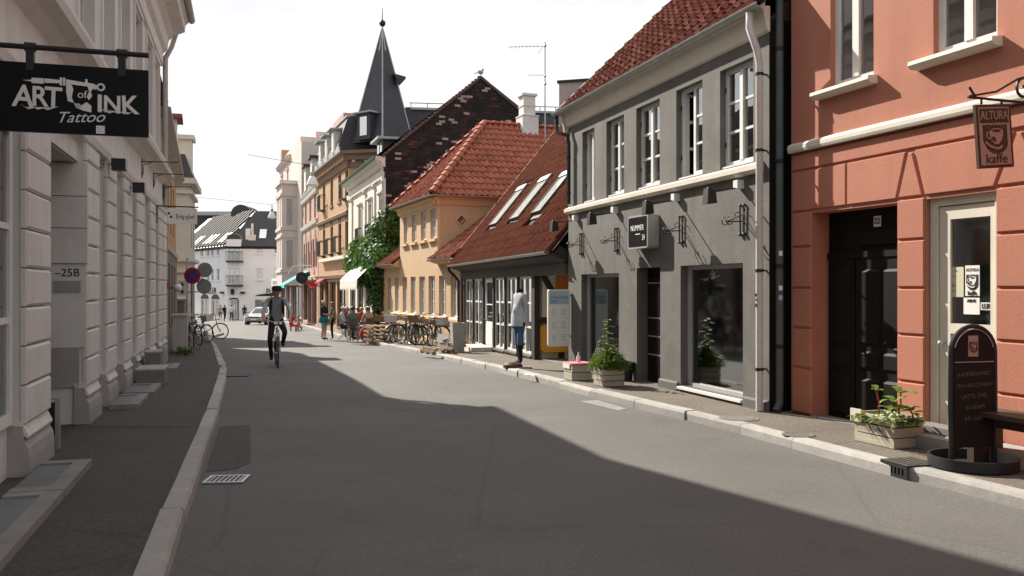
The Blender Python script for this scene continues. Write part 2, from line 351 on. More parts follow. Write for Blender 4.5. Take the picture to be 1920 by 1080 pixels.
def window(par, x0, x1, z0, z1, y=.1, nx=2, nz=3, mat=None, ft=.055, bar=.03, mull=.07, dep=.06, gl=None, sepp=True, name='window', back=None, cur=0.):
    mat = mat or WOODW; mb = MB(); y1 = y+dep
    mb.box(x0, x0+ft, y, y1, z0, z1).box(x1-ft, x1, y, y1, z0, z1).box(x0+ft, x1-ft, y, y1, z0, z0+ft).box(x0+ft, x1-ft, y, y1, z1-ft, z1)
    xs = [x0+ft+(x1-x0-2*ft)*i/nx for i in range(nx+1)]; zs = [z0+ft+(z1-z0-2*ft)*i/nz for i in range(nz+1)]
    for x in xs[1:-1]: mb.box(x-mull/2, x+mull/2, y-.012, y1-.004, z0+ft, z1-ft)
    for i in range(nx):
        for z in zs[1:-1]: mb.box(xs[i]+(mull/2 if i else 0), xs[i+1]-(mull/2 if i < nx-1 else 0), y+.008, y1-.012, z-bar/2, z+bar/2)
    w = mb.build(name, mat, par)
    if sepp:
        for i in range(nx):
            for j in range(nz): pane(w, xs[i]+(mull/2 if i else 0), xs[i+1]-(mull/2 if i < nx-1 else 0), zs[j]+(bar/2 if j else 0), zs[j+1]-(bar/2 if j < nz-1 else 0), y+.03, gl)
    else: pane(w, x0+ft, x1-ft, z0+ft, z1-ft, y+.03, gl)
    if cur:
        c = MB(); k = 14; ww = (x1-x0)*cur
        for sx in (0, 1):
            xa = x0 if sx == 0 else x1-ww
            pts = [(xa+ww*i/k, y1+.035+.012*math.sin(i*2.4)) for i in range(k+1)]
            for (a, b), (a2, b2) in zip(pts, pts[1:]): c.poly([(a, b, z0), (a2, b2, z0), (a2, b2, z1), (a, b, z1)])
        c.build('curtain', CURTAIN, w, True)
    return w
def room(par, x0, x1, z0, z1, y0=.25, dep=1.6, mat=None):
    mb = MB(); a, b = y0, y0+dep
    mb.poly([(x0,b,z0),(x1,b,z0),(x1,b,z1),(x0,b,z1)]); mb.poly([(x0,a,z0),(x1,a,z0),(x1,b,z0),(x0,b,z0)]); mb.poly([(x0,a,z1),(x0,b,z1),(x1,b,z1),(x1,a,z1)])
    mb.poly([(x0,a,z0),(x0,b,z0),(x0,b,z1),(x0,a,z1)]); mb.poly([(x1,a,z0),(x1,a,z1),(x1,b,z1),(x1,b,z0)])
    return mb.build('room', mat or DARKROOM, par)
def txt(par, s, size, x, y, z, mat, name='lettering', ext=.003, align='CENTER', tiltr=0., sx=1., shear=0., rz=0., bold=0.):
    cu = bpy.data.curves.new('lettering', 'FONT'); cu.body = s; cu.size = size; cu.extrude = ext; cu.align_x = align; cu.align_y = 'CENTER'; cu.shear = shear; cu.offset = bold
    o = bpy.data.objects.new('lettering_tmp', cu); COL.objects.link(o); dg = bpy.context.evaluated_depsgraph_get()
    me = bpy.data.meshes.new_from_object(o.evaluated_get(dg)); bpy.data.objects.remove(o); bpy.data.curves.remove(cu)
    me.materials.clear(); me.materials.append(mat); q = link(name, me, par)
    q.matrix_basis = Matrix.Translation((x, y, z)) @ Matrix.Rotation(rz, 4, 'Z') @ Matrix.Rotation(R(90), 4, 'X') @ Matrix.Rotation(tiltr, 4, 'Z') @ Matrix.Diagonal((sx, 1, 1, 1)); return q
TILEM = {}
def tiles(root, roof, o, ex, es, nx, ns, tw, tl, mat, ok=None, nobj=300, rel=.036):
    o, ex, es = V(o), V(ex).normalized(), V(es).normalized(); nn = ex.cross(es).normalized()
    key = (tw, tl, mat.name)
    if key not in TILEM:
        mb = MB(); k = 6; A = [(tw*1.03*i/k, rel*math.cos(2*math.pi*(i/k)+.4)) for i in range(k+1)]
        vs = [(x, 0, h+.056) for x, h in A]+[(x, tl*1.1, h+.016) for x, h in A]+[(x, .002, h+.022) for x, h in A]
        mb.add(vs, [(i, i+1, k+2+i, k+1+i) for i in range(k)]+[(i+1, i, 2*k+2+i, 2*k+3+i) for i in range(k)])
        TILEM[key] = (mb.mesh('roof_tile', mat, True), mb)
    me, src = TILEM[key]; B = Matrix((ex, es, nn)).transposed().to_4x4(); rm = TM[root.name]; L = []
    for j in range(ns):
        for i in range(nx):
            if ok and not ok((i+.5)*tw, (j+.5)*tl): continue
            q = o+ex*(i*tw)+es*(j*tl); w = rm @ q
            L.append(((w-cam.location).length, q))
    L.sort(key=lambda t: t[0]); rest = MB()
    for n_, (d, q) in enumerate(L):
        jit = Matrix.Rotation(rnd.gauss(0, .008), 4, 'Z') @ Matrix.Translation((0, rnd.gauss(0, .005), rnd.gauss(0, .003)))
        M = Matrix.Translation(q) @ B @ jit
        if n_ < nobj: t = link('roof_tile', me, roof); t.matrix_basis = M
        else: rest.add([M @ V(v) for v in src.v], src.f)
    if rest.v: tag(rest.build('roof_tiles', mat, roof, True), kind='stuff')
def caps(roof, p, q, mat, r=.1, step=.34, name='ridge_tile'):
    p, q = V(p), V(q); d = q-p; n = max(1, int(d.length/step)); M = d.to_track_quat('X', 'Z').to_matrix()
    for i in range(n):
        a = p+d*(i/n); mb = MB(); k = 6; ln = d.length/n*1.12; vs = []
        for t, rr, lift in ((0, r*1.12, .02), (ln, r*.92, 0)):
            vs += [a+M @ V((t, math.cos(math.pi*j/k)*rr, math.sin(math.pi*j/k)*rr*.85+lift)) for j in range(k+1)]
        mb.add(vs, [(j, j+1, k+2+j, k+1+j) for j in range(k)]+[tuple(range(k, -1, -1))]); mb.build(name, mat, roof, True)
def gutter(par, p, q, r=.065, mat=None):
    p, q = V(p), V(q); d = (q-p).normalized(); a = V((d.y, -d.x, 0)); n = 6; vs = []; fs = []
    for pt in (p, q):
        for rr in (r, r*.86): vs += [pt + a*(math.cos(math.pi*j/n)*rr)+V((0, 0, -math.sin(math.pi*j/n)*rr)) for j in range(n+1)]
    k = n+1
    for j in range(n): fs += [(j, j+1, 2*k+j+1, 2*k+j), (k+j, 3*k+j, 3*k+j+1, k+j+1), (j, k+j, k+j+1, j+1), (2*k+j, 2*k+j+1, 3*k+j+1, 3*k+j)]
    fs += [(0, 2*k, 3*k, k), (n, k+n, 3*k+n, 2*k+n)]
    return MB().add(vs, fs).build('gutter', mat or ZINC, par, True)
def stuccoed(*a): pass
# ------------------------------------------------------------------ the street
def lerp_line(pts, y):
    for (x0, y0), (x1, y1) in zip(pts, pts[1:]):
        if y0 <= y <= y1: return x0+(x1-x0)*(y-y0)/(y1-y0)
    return pts[0][0] if y < pts[0][1] else pts[-1][0]
LK = [(3.0, -12), (-.52, 0), (-1.96, 5.04), (-2.14, 5.61), (-3.09, 8.95), (-3.95, 12.0), (-5.55, 17.2), (-6.93, 21.1), (-9.7, 29), (-12.2, 35.8), (-14.0, 41), (-15.3, 46.9)]
RK = [(11.4, -14), (6.16, 0), (3.8, 6.53), (3.39, 7.56), (3.0, 8.61), (2.72, 9.55), (2.28, 10.7), (1.34, 12.9), (.71, 14.7), (.275, 15.9), (-.21, 17.6), (-1.98, 23.4), (-4.0, 29.5), (-5.3, 33.2), (-6.24, 36.2), (-8.9, 44.5), (-13.9, 60.7), (-19.5, 79)]
ys = [-14+i*1.0 for i in range(31)]+[17.5+i*1.5 for i in range(60)]+[108, 120, 140]
def sheet(name, xf, mat, lift, kind='structure', ycut=None, parent=None):
    mb = MB(); yy = [y for y in ys if not ycut or ycut[0] <= y <= ycut[1]]
    if ycut: yy = sorted(set([ycut[0]]+yy+[ycut[1]]))
    rows = [[(x, y, gz(y)+lift) for x in xf(y)] for y in yy]; n = len(rows[0])
    mb.add([p for r in rows for p in r], [(i*n+j, i*n+j+1, (i+1)*n+j+1, (i+1)*n+j) for i in range(len(rows)-1) for j in range(n-1)])
    return tag(mb.build(name, mat, parent), kind=kind)
g = MB(); gy = [-700, -14, 0, 8, 15, 16, 17]+[20+i*5 for i in range(25)]+[300, 900]
g.add([(x, y, gz(y)-.07) for y in gy for x in (-900, 900)], [(2*i, 2*i+1, 2*i+3, 2*i+2) for i in range(len(gy)-1)])
tag(g.build('ground', GROUND), kind='structure')
road = sheet('road', lambda y: (-120, -60, -30, -16, -8, -3, 0, 4, 10, 18), ROAD, 0)
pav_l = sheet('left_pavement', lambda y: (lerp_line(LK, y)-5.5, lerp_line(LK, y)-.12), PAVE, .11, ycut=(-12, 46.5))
pav_r = sheet('right_pavement', lambda y: (lerp_line(RK, y)+.13, lerp_line(RK, y)+5.5), PAVER, .11, ycut=(-14, 79))
far_pave = tag(MB().add([(x, y, gz(104)+.11) for x, y in ((-75, 99.2), (-34.5, 100.6), (-20, 103), (-20, 116), (-75, 116))], [(0, 1, 2, 3, 4)]).build('far_pavement', PAVER), kind='structure')
def kerbs(pts, side, parent, step, y0, y1, seed):
    r = random.Random(seed); y = y0
    while y < y1:
        ln = step*r.uniform(.8, 1.25); ya, yb = y, min(y+ln*.95, y1)
        p, q = V((lerp_line(pts, ya), ya, gz(ya))), V((lerp_line(pts, yb), yb, gz(yb))); d = (q-p).normalized()
        s = V((d.y, -d.x, 0))*side; q -= d*.014; h = .115+r.uniform(-.008, .008); o = r.uniform(-.012, .012)
        wk = .138 if side < 0 else .15; prof = [(o, -.06), (o+.004, h-.03), (o+.02, h), (wk+r.uniform(0, .015), h+.002), (wk+.01, -.06)]
        mb = MB(); vs = [e+s*a+V((0, 0, b))-p for e in (p, (p+q)/2+s*r.uniform(-.008, .008), q) for a, b in prof]; n = 5
        mb.add(vs, [(k*n+i, k*n+(i+1) % n, (k+1)*n+(i+1) % n, (k+1)*n+i) for k in (0, 1) for i in range(n)]+[(4, 3, 2, 1, 0), (10, 11, 12, 13, 14)])
        k = mb.build('kerb_stone', STONE, parent); k.location = p; y = yb
kerbs(LK, -1, pav_l, 1.55, -4, 46.5, 3); kerbs(RK, 1, pav_r, 1.15, -2, 78, 5)
pt = MB(); a, b, c, d = G(412, 800), G(469, 797), G(470, 868), G(385, 886)
pt.add([V((v.x, v.y, gz(v.y)+.004)) for v in (a, b, c, G(440, 880), d)], [(0, 1, 2, 3, 4)]); tag(pt.build('road_patch', PATCH), kind='structure')
pt = MB(); pt.add([G(x, y, .114) for x, y in ((300, 716), (398, 712), (350, 800), (170, 800), (235, 768))], [(0, 1, 2, 3, 4)]); tag(pt.build('pavement_patch', PATCH), kind='structure')
pt = MB(); pt.add([G(x, y, .004) for x, y in ((1085, 752), (1120, 750), (1175, 766), (1160, 770))], [(0, 1, 2, 3)]); tag(pt.build('road_scuff', asphalt('pale_scuff', (.26, .25, .235), .1)), kind='structure')
# drains
def grate(name, label, c, rz, w, l, frame, n, slope=0.):
    t = thing(name, label, 'drain', c, rz); m = MB(); f = .028
    m.box(-w/2, w/2, -l/2, -l/2+f, 0, .012).box(-w/2, w/2, l/2-f, l/2, 0, .012).box(-w/2, -w/2+f, -l/2+f, l/2-f, 0, .012).box(w/2-f, w/2, -l/2+f, l/2-f, 0, .012); m.build('frame', frame, t)
    MB().box(-w/2+f, w/2-f, -l/2+f, l/2-f, .002, .004).build('pit', IRON, t)
    for i in range(n):
        x = -w/2+f+(w-2*f)*(i+.5)/n; b = MB(); b.box(x-.0055, x+.0055, -l/2+f, l/2-f, .004, .011); b.build('bar', frame, t)
    return t
dc = G(425, 900.5); grate('road_drain', 'cast iron slotted drain with pale rim in the road near left kerb', (dc.x, dc.y, .004), R(4), .34, .30, STEEL, 7)
dc = G(446, 705); grate('road_drain', 'small distant drain in the road beside the left kerb, behind the patch', (dc.x, dc.y, gz(dc.y)+.006), R(10), .42, .34, IRON, 8)
i0, i1 = G(1649, 888), G(1699, 903); ic = (i0+i1)/2+V((.05, .045, 0)); ia = math.atan2((i1-i0).y, (i1-i0).x)
t = thing('kerb_inlet', 'dark iron kerb inlet with square holes and diamond tread plate in right pavement', 'drain', (ic.x, ic.y, 0), ia)
ln = (i1-i0).length; m = MB(); wall(m, -ln/2, ln/2, 0, .125, [(-ln/2+.03+k*(ln-.06)/6+.012, -ln/2+.03+(k+1)*(ln-.06)/6-.012, .03, .09) for k in range(6)], .03, -.028); m.build('inlet_body', IRON, t); MB().box(-ln/2, ln/2, -.0275, .3, .119, .126).build('inlet_plate', mk('inlet_iron', (.075, .07, .062), .7, .2, 6, .2, 40), t)
m = MB(); tread = mk('worn_tread_iron', (.17, .155, .135), .6, .2, 6, .2, 40, metal=.3)
for i in range(7):
    for j in range(5): x, y = -ln/2+.05+i*(ln-.1)/6+(j % 2)*.02, .02+j*.06; m.bar((x-.02, y, .129), (x+.02, y+.025, .129), .012, .006)
tag(m.build('tread', tread, t), kind='stuff')
mh = G(1385, 784, .114)
t = thing('manhole_cover', 'round worn manhole cover in right pavement before the grey house corner', 'manhole', (mh.x, mh.y, .112)); MB().lathe([(.2, 0), (.2, .006), (.17, .008), (.165, .005)], n=24).build('cover', tread, t)
MB().lathe([(.235, 0), (.235, .005), (.203, .005)], n=24, cap=False).build('rim', STONED, t)
mh = G(1497, 815, .114)
t = thing('manhole_cover', 'oval worn manhole cover in right pavement before the coral house door', 'manhole', (mh.x, mh.y, .112)); MB().lathe([(.17, 0), (.17, .006), (.14, .008), (.135, .005)], n=24).build('cover', tread, t)

# ------------------------------------------------------------------ coral house, number 22
C = Fr((3.46, 10.9), (3.46+.340*9.6, 10.9-.940*9.6)); T = C.thing('coral_house', 'coral red house with a white string course, dark door and cafe entrance', 'building')
zs_ = 3.38; zj = [.68, 1.165, 1.65, 2.15, 2.58, 3.08]
xd0, xd1 = C.x(1520), C.x(1680); xp1 = C.x(1733); xc1 = C.x(1865)
w1 = (C.x(1557), C.x(1638)); w2 = (C.x(1750), C.x(1870)); w3 = (w2[0]+2.05, w2[1]+2.05)
mb = MB(); ups = [(a, b, 3.97, 6.2, .14) for a, b in (w1, w2, w3)]
low = [(xd0, xd1, .0, 2.55, .27), (xp1, xc1, .22, 2.55, .13), (xc1+1.2, xc1+2.6, .8, 2.5, .14)]
wall(mb, 0, C.len, 3.30, 8.6, ups)
wall(mb, 0, C.len, -.3, 3.30, low, .14, .022); shell(mb, 0, C.len, -.3, 8.6, 7)
mb.build('wall', CORAL, T)
def block(x0, x1, z0, z1, c=.012, y=.0221):
    m = MB(); y0 = y-.022; x0 += .007; x1 -= .007; z0 += .010; z1 -= .010
    m.add([(x0, y, z0), (x1, y, z0), (x1, y, z1), (x0, y, z1), (x0+c, y0, z0+c), (x1-c, y0, z0+c), (x1-c, y0, z1-c), (x0+c, y0, z1-c)], [(4, 5, 6, 7), (0, 1, 5, 4), (1, 2, 6, 5), (2, 3, 7, 6), (3, 0, 4, 7)])
    m.build('facing_block', CORAL, T)
for a, b in ((0.0, xd0), (xd1, xp1), (xc1, xc1+1.2), (xc1+2.6, C.len)):
    for z0, z1 in zip([.12]+zj[:4], zj[:4]+[2.58]): block(a, b, z0, z1)
xk = C.x(1586); kx0, kx1 = C.x(1681), C.x(1731); kc = (kx0+kx1)/2
block(0, C.len, 3.08, 3.30); block(0, xk, 2.58, 3.08)
def pblock(pts):
    cx = sum(p[0] for p in pts)/len(pts); cz = sum(p[1] for p in pts)/len(pts); m = MB(); n = len(pts); sh = lambda p, k: (p[0]+(cx-p[0])/max(abs(p[0]-cx), .05)*k, p[1]+(cz-p[1])/max(abs(p[1]-cz), .05)*k)
    o = [sh(p, .009) for p in pts]; q = [sh(p, .021) for p in pts]
    m.add([(x, .0221, z) for x, z in o]+[(x, 0, z) for x, z in q], [tuple(range(n, 2*n))]+[(i, (i+1) % n, n+(i+1) % n, n+i) for i in range(n)]); m.build('facing_block', CORAL, T)
pblock([(xk, 2.58), (kx0, 2.58), (kc-.05, 3.08), (xk, 3.08)]); pblock([(kx0+.008, 2.585), (kx1-.008, 2.585), (kc+.035, 3.06), (kc-.035, 3.06)])
k2 = C.x(1865); pblock([(kx1, 2.58), (k2, 2.58), (k2+.2, 3.08), (kc+.05, 3.08)]); pblock([(k2+.01, 2.585), (k2+.5, 2.585), (k2+.28, 3.06), (k2+.22, 3.06)]); pblock([(k2+.52, 2.58), (C.len, 2.58), (C.len, 3.08), (k2+.3, 3.08)])
MB().prismx([(.0, 3.31), (-.05, 3.31), (-.06, 3.34), (-.06, 3.385), (-.045, 3.41), (0, 3.43)], 0, C.len).build('string_course', CREAM, T)
MB().box(0.02, xd0-.02, -.012, .02, -.3, .115).build('plinth', DOORB, T)
for (a, b) in (w1, w2, w3):
    wn = window(T, a, b, 3.97, 6.2, .07, 2, 1, WOODW, .07, .03, .1, .07, cur=.3, sepp=True)  # curtains added to pale the panes in place of reflections
    MB().box(a+.07, b-.07, .066, .1, 5.35, 5.42).build('transom', WOODW, wn)
    MB().prismx([(.06, 3.97), (-.13, 3.945), (-.135, 3.905), (-.10, 3.87), (-.005, 3.865)], a-.2, b+.06).build('window_sill', CREAM, T)
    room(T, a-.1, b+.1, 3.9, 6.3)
# street door
xs_ = xd0+.14; m = MB(); m.box(xd0, xd1, .27, .33, 0.0, 2.55); m.build('door_frame', DOORB, T)
for a, b in ((xd0+.04, xd0+.48), (xd0+.5, xd1-.04)):
    m = MB(); m.box(a, b, .235, .275, .03, 2.0); d = m.build('door', DOORB, T)
    k = 1 if b-a < .6 else 2; w_ = (b-a-.06)/k
    for i in range(k):
        for z0, z1 in ((.16, .62), (.72, .93), (1.0, 1.86)):
            x0, x1 = a+.05+i*w_, a+.03+(i+1)*w_-.02; q = MB(); q.add([(x0, .234, z0), (x1, .234, z0), (x1, .234, z1), (x0, .234, z1), (x0+.03, .212, z0+.03), (x1-.03, .212, z0+.03), (x1-.03, .212, z1-.03), (x0+.03, .212, z1-.03)], [(4, 5, 6, 7), (0, 1, 5, 4), (1, 2, 6, 5), (2, 3, 7, 6), (3, 0, 4, 7)]); q.build('door_panel', DOORB, d)
MB().tube([(xd1-.12, .235, .98), (xd1-.12, .19, .98), (xd1-.22, .185, .985)], .011).build('door_handle', STEEL, d)
m = MB(); m.box(xd0+.03, xd1-.03, .22, .275, 2.0, 2.07).box(xd0+.55, xd1-.1, .245, .272, 2.14, 2.30); m.build('transom', DOORB, T)
zz = C.z(1643, 413, -.2); xx = C.x(1643, -.25); npl = MB().box(xx-.055, xx+.055, .262, .269, 2.34, 2.46).build('number_plate', PAPER, T); txt(npl, '22', .095, xx, .259, 2.40, LETTERB)
m = MB(); m.box(xd0-.02, xd1+.02, -.0, .3, -.2, .115); m.build('threshold', STONED, T)
# cafe door
a, b = xp1+.01, xc1-.01; m = MB(); m.box(a, a+.09, .07, .2, .12, 2.55).box(b-.05, b, .07, .2, .12, 2.55).box(a+.09, b-.05, .07, .2, 2.47, 2.55); m.build('door_frame', CREAM, T)
da, db = a+.10, b-.055; m = MB(); m.box(da, da+.13, .09, .15, .2, 2.46).box(db-.06, db, .09, .15, .2, 2.46).box(da+.13, db-.06, .09, .15, 2.33, 2.46).box(da+.13, db-.06, .09, .15, 1.20, 1.30).box(da+.13, db-.06, .105, .14, .2, 1.2)
cdoor = m.build('cafe_door', CREAM, T); pane(cdoor, da+.13, db-.06, 1.30, 2.33, .12, GLASSD)
for z in (1.02, .86, .5): MB().box(da+.13, db-.06, .098, .106, z, z+.012).build('door_moulding', CREAM, cdoor)
MB().tube([(da+.06, .09, 1.1), (da+.06, .05, 1.1), (da+.06, .045, 1.1)], .012).ball((da+.06, .035, 1.1), .028).build('door_knob', STEEL, cdoor)
def notice(px0, py0, px1, py1, mat, name='notice', yy=.113):
    x0, z1 = C.hit(px0, py0, -yy); x1, z0 = C.hit(px1, py1, -yy); return MB().box(x0, x1, yy-.002, yy, z0, z1).build(name, mat, cdoor), (x0, x1, z0, z1, yy-.004)
n_, q = notice(1781, 501, 1807, 557, PAPERY)
for i, f in enumerate((.92, .72, .40, .22)): txt(n_, ['1 ___', '----', '----', '---'][i], .035, q[0]+(q[1]-q[0])*.3, q[4], q[2]+(q[3]-q[2])*f, LETTERB)
MB().box(q[0]+.005, q[0]+.05, q[4]-.001, q[4]+.001, q[2]+.09, q[2]+.15).build('printed_patch', BLUEP, n_)
n_, q = notice(1810, 498, 1837, 555, PAPER, 'cafe_notice'); w_ = q[1]-q[0]; h_ = q[3]-q[2]; cx = (q[0]+q[1])/2
def kaffe_art(par, cx, y, z0, w, h, light, dark):
    z = lambda f: z0+h*f; m = MB(); m.prism([(cx-w*.42, z(.70)), (cx+w*.42, z(.70)), (cx+w*.42, z(.35)), (cx+w*.36, z(.27)), (cx+w*.2, z(.2)), (cx, z(.185)), (cx-w*.15, z(.2)), (cx-w*.30, z(.28)), (cx-w*.42, z(.42))], y-.002, y); m.build('printed_disc', dark, par)
    cup = MB(); cup.prism([(cx-w*.20, z(.585)), (cx-w*.19, z(.49)), (cx-w*.12, z(.40)), (cx-w*.02, z(.355)), (cx+w*.10, z(.355)), (cx+w*.20, z(.42)), (cx+w*.27, z(.51)), (cx+w*.27, z(.60)), (cx+w*.14, z(.635)), (cx-w*.05, z(.635))], y-.004, y-.002)
    cup.tube([(cx-w*.20, y-.003, z(.57)), (cx-w*.30, y-.003, z(.56)), (cx-w*.31, y-.003, z(.49)), (cx-w*.24, y-.003, z(.455)), (cx-w*.17, y-.003, z(.46))], w*.022, 5)
    cup.tube([(cx-w*.36, y-.003, z(.40)), (cx-w*.22, y-.003, z(.325)), (cx, y-.003, z(.275)), (cx+w*.15, y-.003, z(.285)), (cx+w*.20, y-.003, z(.325))], w*.032, 5)
    cup.build('printed_cup', light, par)
    o = MB(); o.prism([(cx-w*.13, z(.595)), (cx-w*.05, z(.565)), (cx+w*.12, z(.565)), (cx+w*.20, z(.59)), (cx+w*.1, z(.615)), (cx-w*.06, z(.615))], y-.006, y-.004); o.prism([(cx-w*.17, z(.48)), (cx-w*.08, z(.40)), (cx+w*.02, z(.40)), (cx-w*.04, z(.49))], y-.006, y-.004); o.build('printed_coffee', dark, par)
    r = MB()
    for i in range(7):
        t_ = R(20+i*23); r.bar((cx+w*.03+math.cos(t_)*w*.22, y-.003, z(.60)+math.sin(t_)*w*.12), (cx+w*.03+math.cos(t_)*w*.33, y-.003, z(.60)+math.sin(t_)*w*.24), .002, w*.018, (0, 1, 0))
    r.build('printed_steam', light, par)
kaffe_art(n_, cx, q[4]+.002, q[2], w_, h_, PAPER, LETTERB); txt(n_, 'ALTURA', w_*.24, cx, q[4], q[2]+h_*.86, GREYPL); txt(n_, 'kaffe', w_*.34, cx, q[4], q[2]+h_*.09, LETTERB)
n_, q = notice(1807, 558, 1837, 590, PAPER, 'small_notice'); txt(n_, 'ABNE', .04, (q[0]+q[1])/2, q[4], q[3]-.03, LETTERB)
n_, q = notice(1839, 567, 1870, 582, PAPER, 'closed_notice'); txt(n_, 'LUKKET', .07, q[0]+.012, q[4], (q[2]+q[3])/2, LETTERB, align='LEFT', sx=.8)
room(T, a-.1, b+.1, 0.1, 2.6, .21, 2); m = MB(); x_ = C.x(1480); 
x_ = .05; 
tp = thing('drainpipe', 'slate green drainpipe on the coral house corner by the grey house', 'drainpipe', C.world(-.10, -.10, 0)); m = MB()
m.tube([(0, 0, 9), (0, 0, .35), (.0, 0, .22), (-.06, -.05, .12)], .05, 10); m.build('pipe', PIPEG, tp, True)
for z in (.9, 1.9, 3.2, 4.6): MB().lathe([(.058, z), (.058, z+.05)], n=10).build('pipe_clip', IRON, tp)
for z in (1.5, 1.62, 2.05): MB().prismx([(-.0525, z), (-.0525, z+.06), (-.05, z+.06), (-.05, z)], -.025, .02).build('sticker', BLUEP if z == 1.5 else PAPER, tp)
# roof of the coral house, out of frame above
MB().prismx([(-.4, 8.5), (3.5, 11.5), (7.4, 8.5)], -.1, C.len+.1).build('roof', TILE_D, T)

# stone doorstep, planter, blackboard, bench, hanging sign
x0, x1 = C.x(1682), C.x(1865)+.6
st = thing('doorstep', 'pale stone doorstep along the coral house wall under the cafe door', 'step', C.world((x0+x1)/2, -.2, .11), C.ang)
m = MB(); hw = (x1-x0)/2; m.box(-hw, hw, -.22, .17, 0, .13); m.build('tread', STONE, st); MB().box(-.45, .32, -.05, .171, .13, .2).build('upper_step', STONED, st)
def planter(label, corner_px, cz, wid, dep, hgt, ang, planks=3):
    c = G(*corner_px, .11); t = thing('wooden_planter', label, 'planter', (c.x, c.y, .112+gz(c.y)), ang)
    h = hgt/planks
    for k in range(planks):
        j = rnd.uniform(-.012, .012); z0, z1 = k*h+.004, (k+1)*h-.006
        for (x0, x1, y0, y1) in ((-wid, 0+j, 0, .018), (-wid+j, 0, dep-.018, dep), (-.018, -.0005, .018, dep-.018), (-wid, -wid+.018, .018, dep-.018)): MB().box(x0, x1, y0, y1, z0+.003*abs(j)*90, z1).build('plank', WOODC, t)
    MB().box(-wid+.019, -.02, .019, dep-.019, 0, hgt-.05).build('soil', SOIL, t); return t
def leaf_at(mb, p, d, ln, wd, droop=.2):
    d = V(d).normalized(); s = d.cross(V((0, 0, 1))); s = s.normalized() if s.length > .01 else V((1, 0, 0)); up = s.cross(d).normalized(); vs = []; k = 4
    for i in range(k+1):
        f = i/k; c = V(p)+d*ln*f-V((0, 0, 1))*droop*ln*f*f; w = wd*math.sin(math.pi*min(f*.92+.06, 1))*.5; vs += [c-s*w+up*w*.35, c, c+s*w+up*w*.35]
    fs = []
    for i in range(k): b = i*3; fs += [(b, b+1, b+4, b+3), (b+1, b+2, b+5, b+4)]
    mb.add(vs, fs)
pl = planter('weathered three plank planter crate of rhubarb leaves before the coral house', (1676, 843), 0, .53, .36, .30, C.ang)
MB().box(-.57, -.42, -.02, -.003, .2, .325).build('name_plate', CREAM, pl)
txt(pl, 'ALTURA', .05, -.23, -.004, .15, COPPER, ext=.001)
pr = random.Random(4)
for (x, y, h, n, lw, sg) in ((-.36, .15, .25, 4, .09, 1), (-.16, .2, .25, 3, .15, 0), (-.06, .12, .17, 7, .12, 1), (-.28, .2, .10, 7, .08, 0), (.03, .2, .12, 7, .10, 0)):
    s = MB(); top = V((x+pr.uniform(-.06, .06), y, .26+h)); s.tube([(x, y, .24), ((x+top.x)/2+.02, y, .26+h*.5), top], .008, 5); pp = s.build('stalk', STEMR if sg else STEM, pl)
    for i in range(n):
        a_ = i*2.4+pr.random(); lf = MB(); base = top if i < 3 else V((x, y, .27+h*pr.uniform(.3, .9))); leaf_at(lf, base, (math.cos(a_)*.8, math.sin(a_)*.8, pr.uniform(.1, .9)), lw*pr.uniform(1.0, 1.6), lw*pr.uniform(.6, .9), .35); lf.build('leaf', LEAFY, pl)
lf = MB()
for i in range(520):
    x, y = pr.uniform(-.52, .04), pr.uniform(-.03, .36); a_ = pr.uniform(0, 6.3); leaf_at(lf, (x, y, .25), (math.cos(a_), math.sin(a_), pr.uniform(.1, 1.2)), pr.uniform(.06, .16), pr.uniform(.018, .045), .5)
tag(lf.build('foliage', LEAFG, pl), kind='stuff')
for i in range(9):
    m = MB(); p = (pr.uniform(-.2, .02), pr.uniform(-.05, .1), .27+pr.uniform(0, .08)); m.ball(p, .018, .018, .01, 6); m.build('flower', FLOWER, pl)

# A-board
bc = G(1824, 876, .11); ab = thing('blackboard_sign', 'arched black pavement board in a round tray outside the cafe', 'sign', (bc.x, bc.y, .112), R(14))
m = MB(); m.lathe([(.345, 0), (.355, .01), (.355, .10), (.335, .10), (.33, .02)], n=40); m.build('tray', IRON, ab, True)
ARC = []; hw, zc_, z0_ = .222, 1.0, .16
def arch(hw, zt, z0, n=14): return [(-hw, z0), (hw, z0)]+[(hw*math.cos(math.pi*i/n), zt+hw*math.sin(math.pi*i/n)) for i in range(n+1)]
m = MB(); m.prism(arch(.205, .98, .17), -.012, .012); m.build('board', BOARDK, ab)
m = MB(); pts = [(-.215, 0, .02), (-.228, 0, .5)]+[(-.225*math.cos(math.pi*i/14), 0, .985+.225*math.sin(math.pi*i/14)) for i in range(15)]+[(.228, 0, .5), (.215, 0, .02)]; m.tube(pts, .02, 8); m.build('frame_tube', IRON, ab, True)
MB().tube([(-.2*math.cos(math.pi*i/14), -.016, .985+.2*math.sin(math.pi*i/14)) for i in range(1, 14)], .005, 5).build('inner_rim', STEEL, ab)
MB().box(-.2, .2, -.02, -.013, .90, .908).build('rail', STEEL, ab)
s_ = MB().box(-.06, .04, -.017, -.0125, .95, 1.13).build('poster', KAFPK, ab); kaffe_art(s_, -.01, -.0175, .95, .1, .18, KAFPK, KAFBR)
for i, l in enumerate(('KAFFEBONNES', 'FRA HELE JORDEN', 'LATTE, THE', '50 GRAM', 'KR 12,00')): txt(ab, l, .05-.006*(i == 1), 0+.01*(i % 2), -.0135, .80-i*.095, CHALK, tiltr=R(3), ext=.0004)
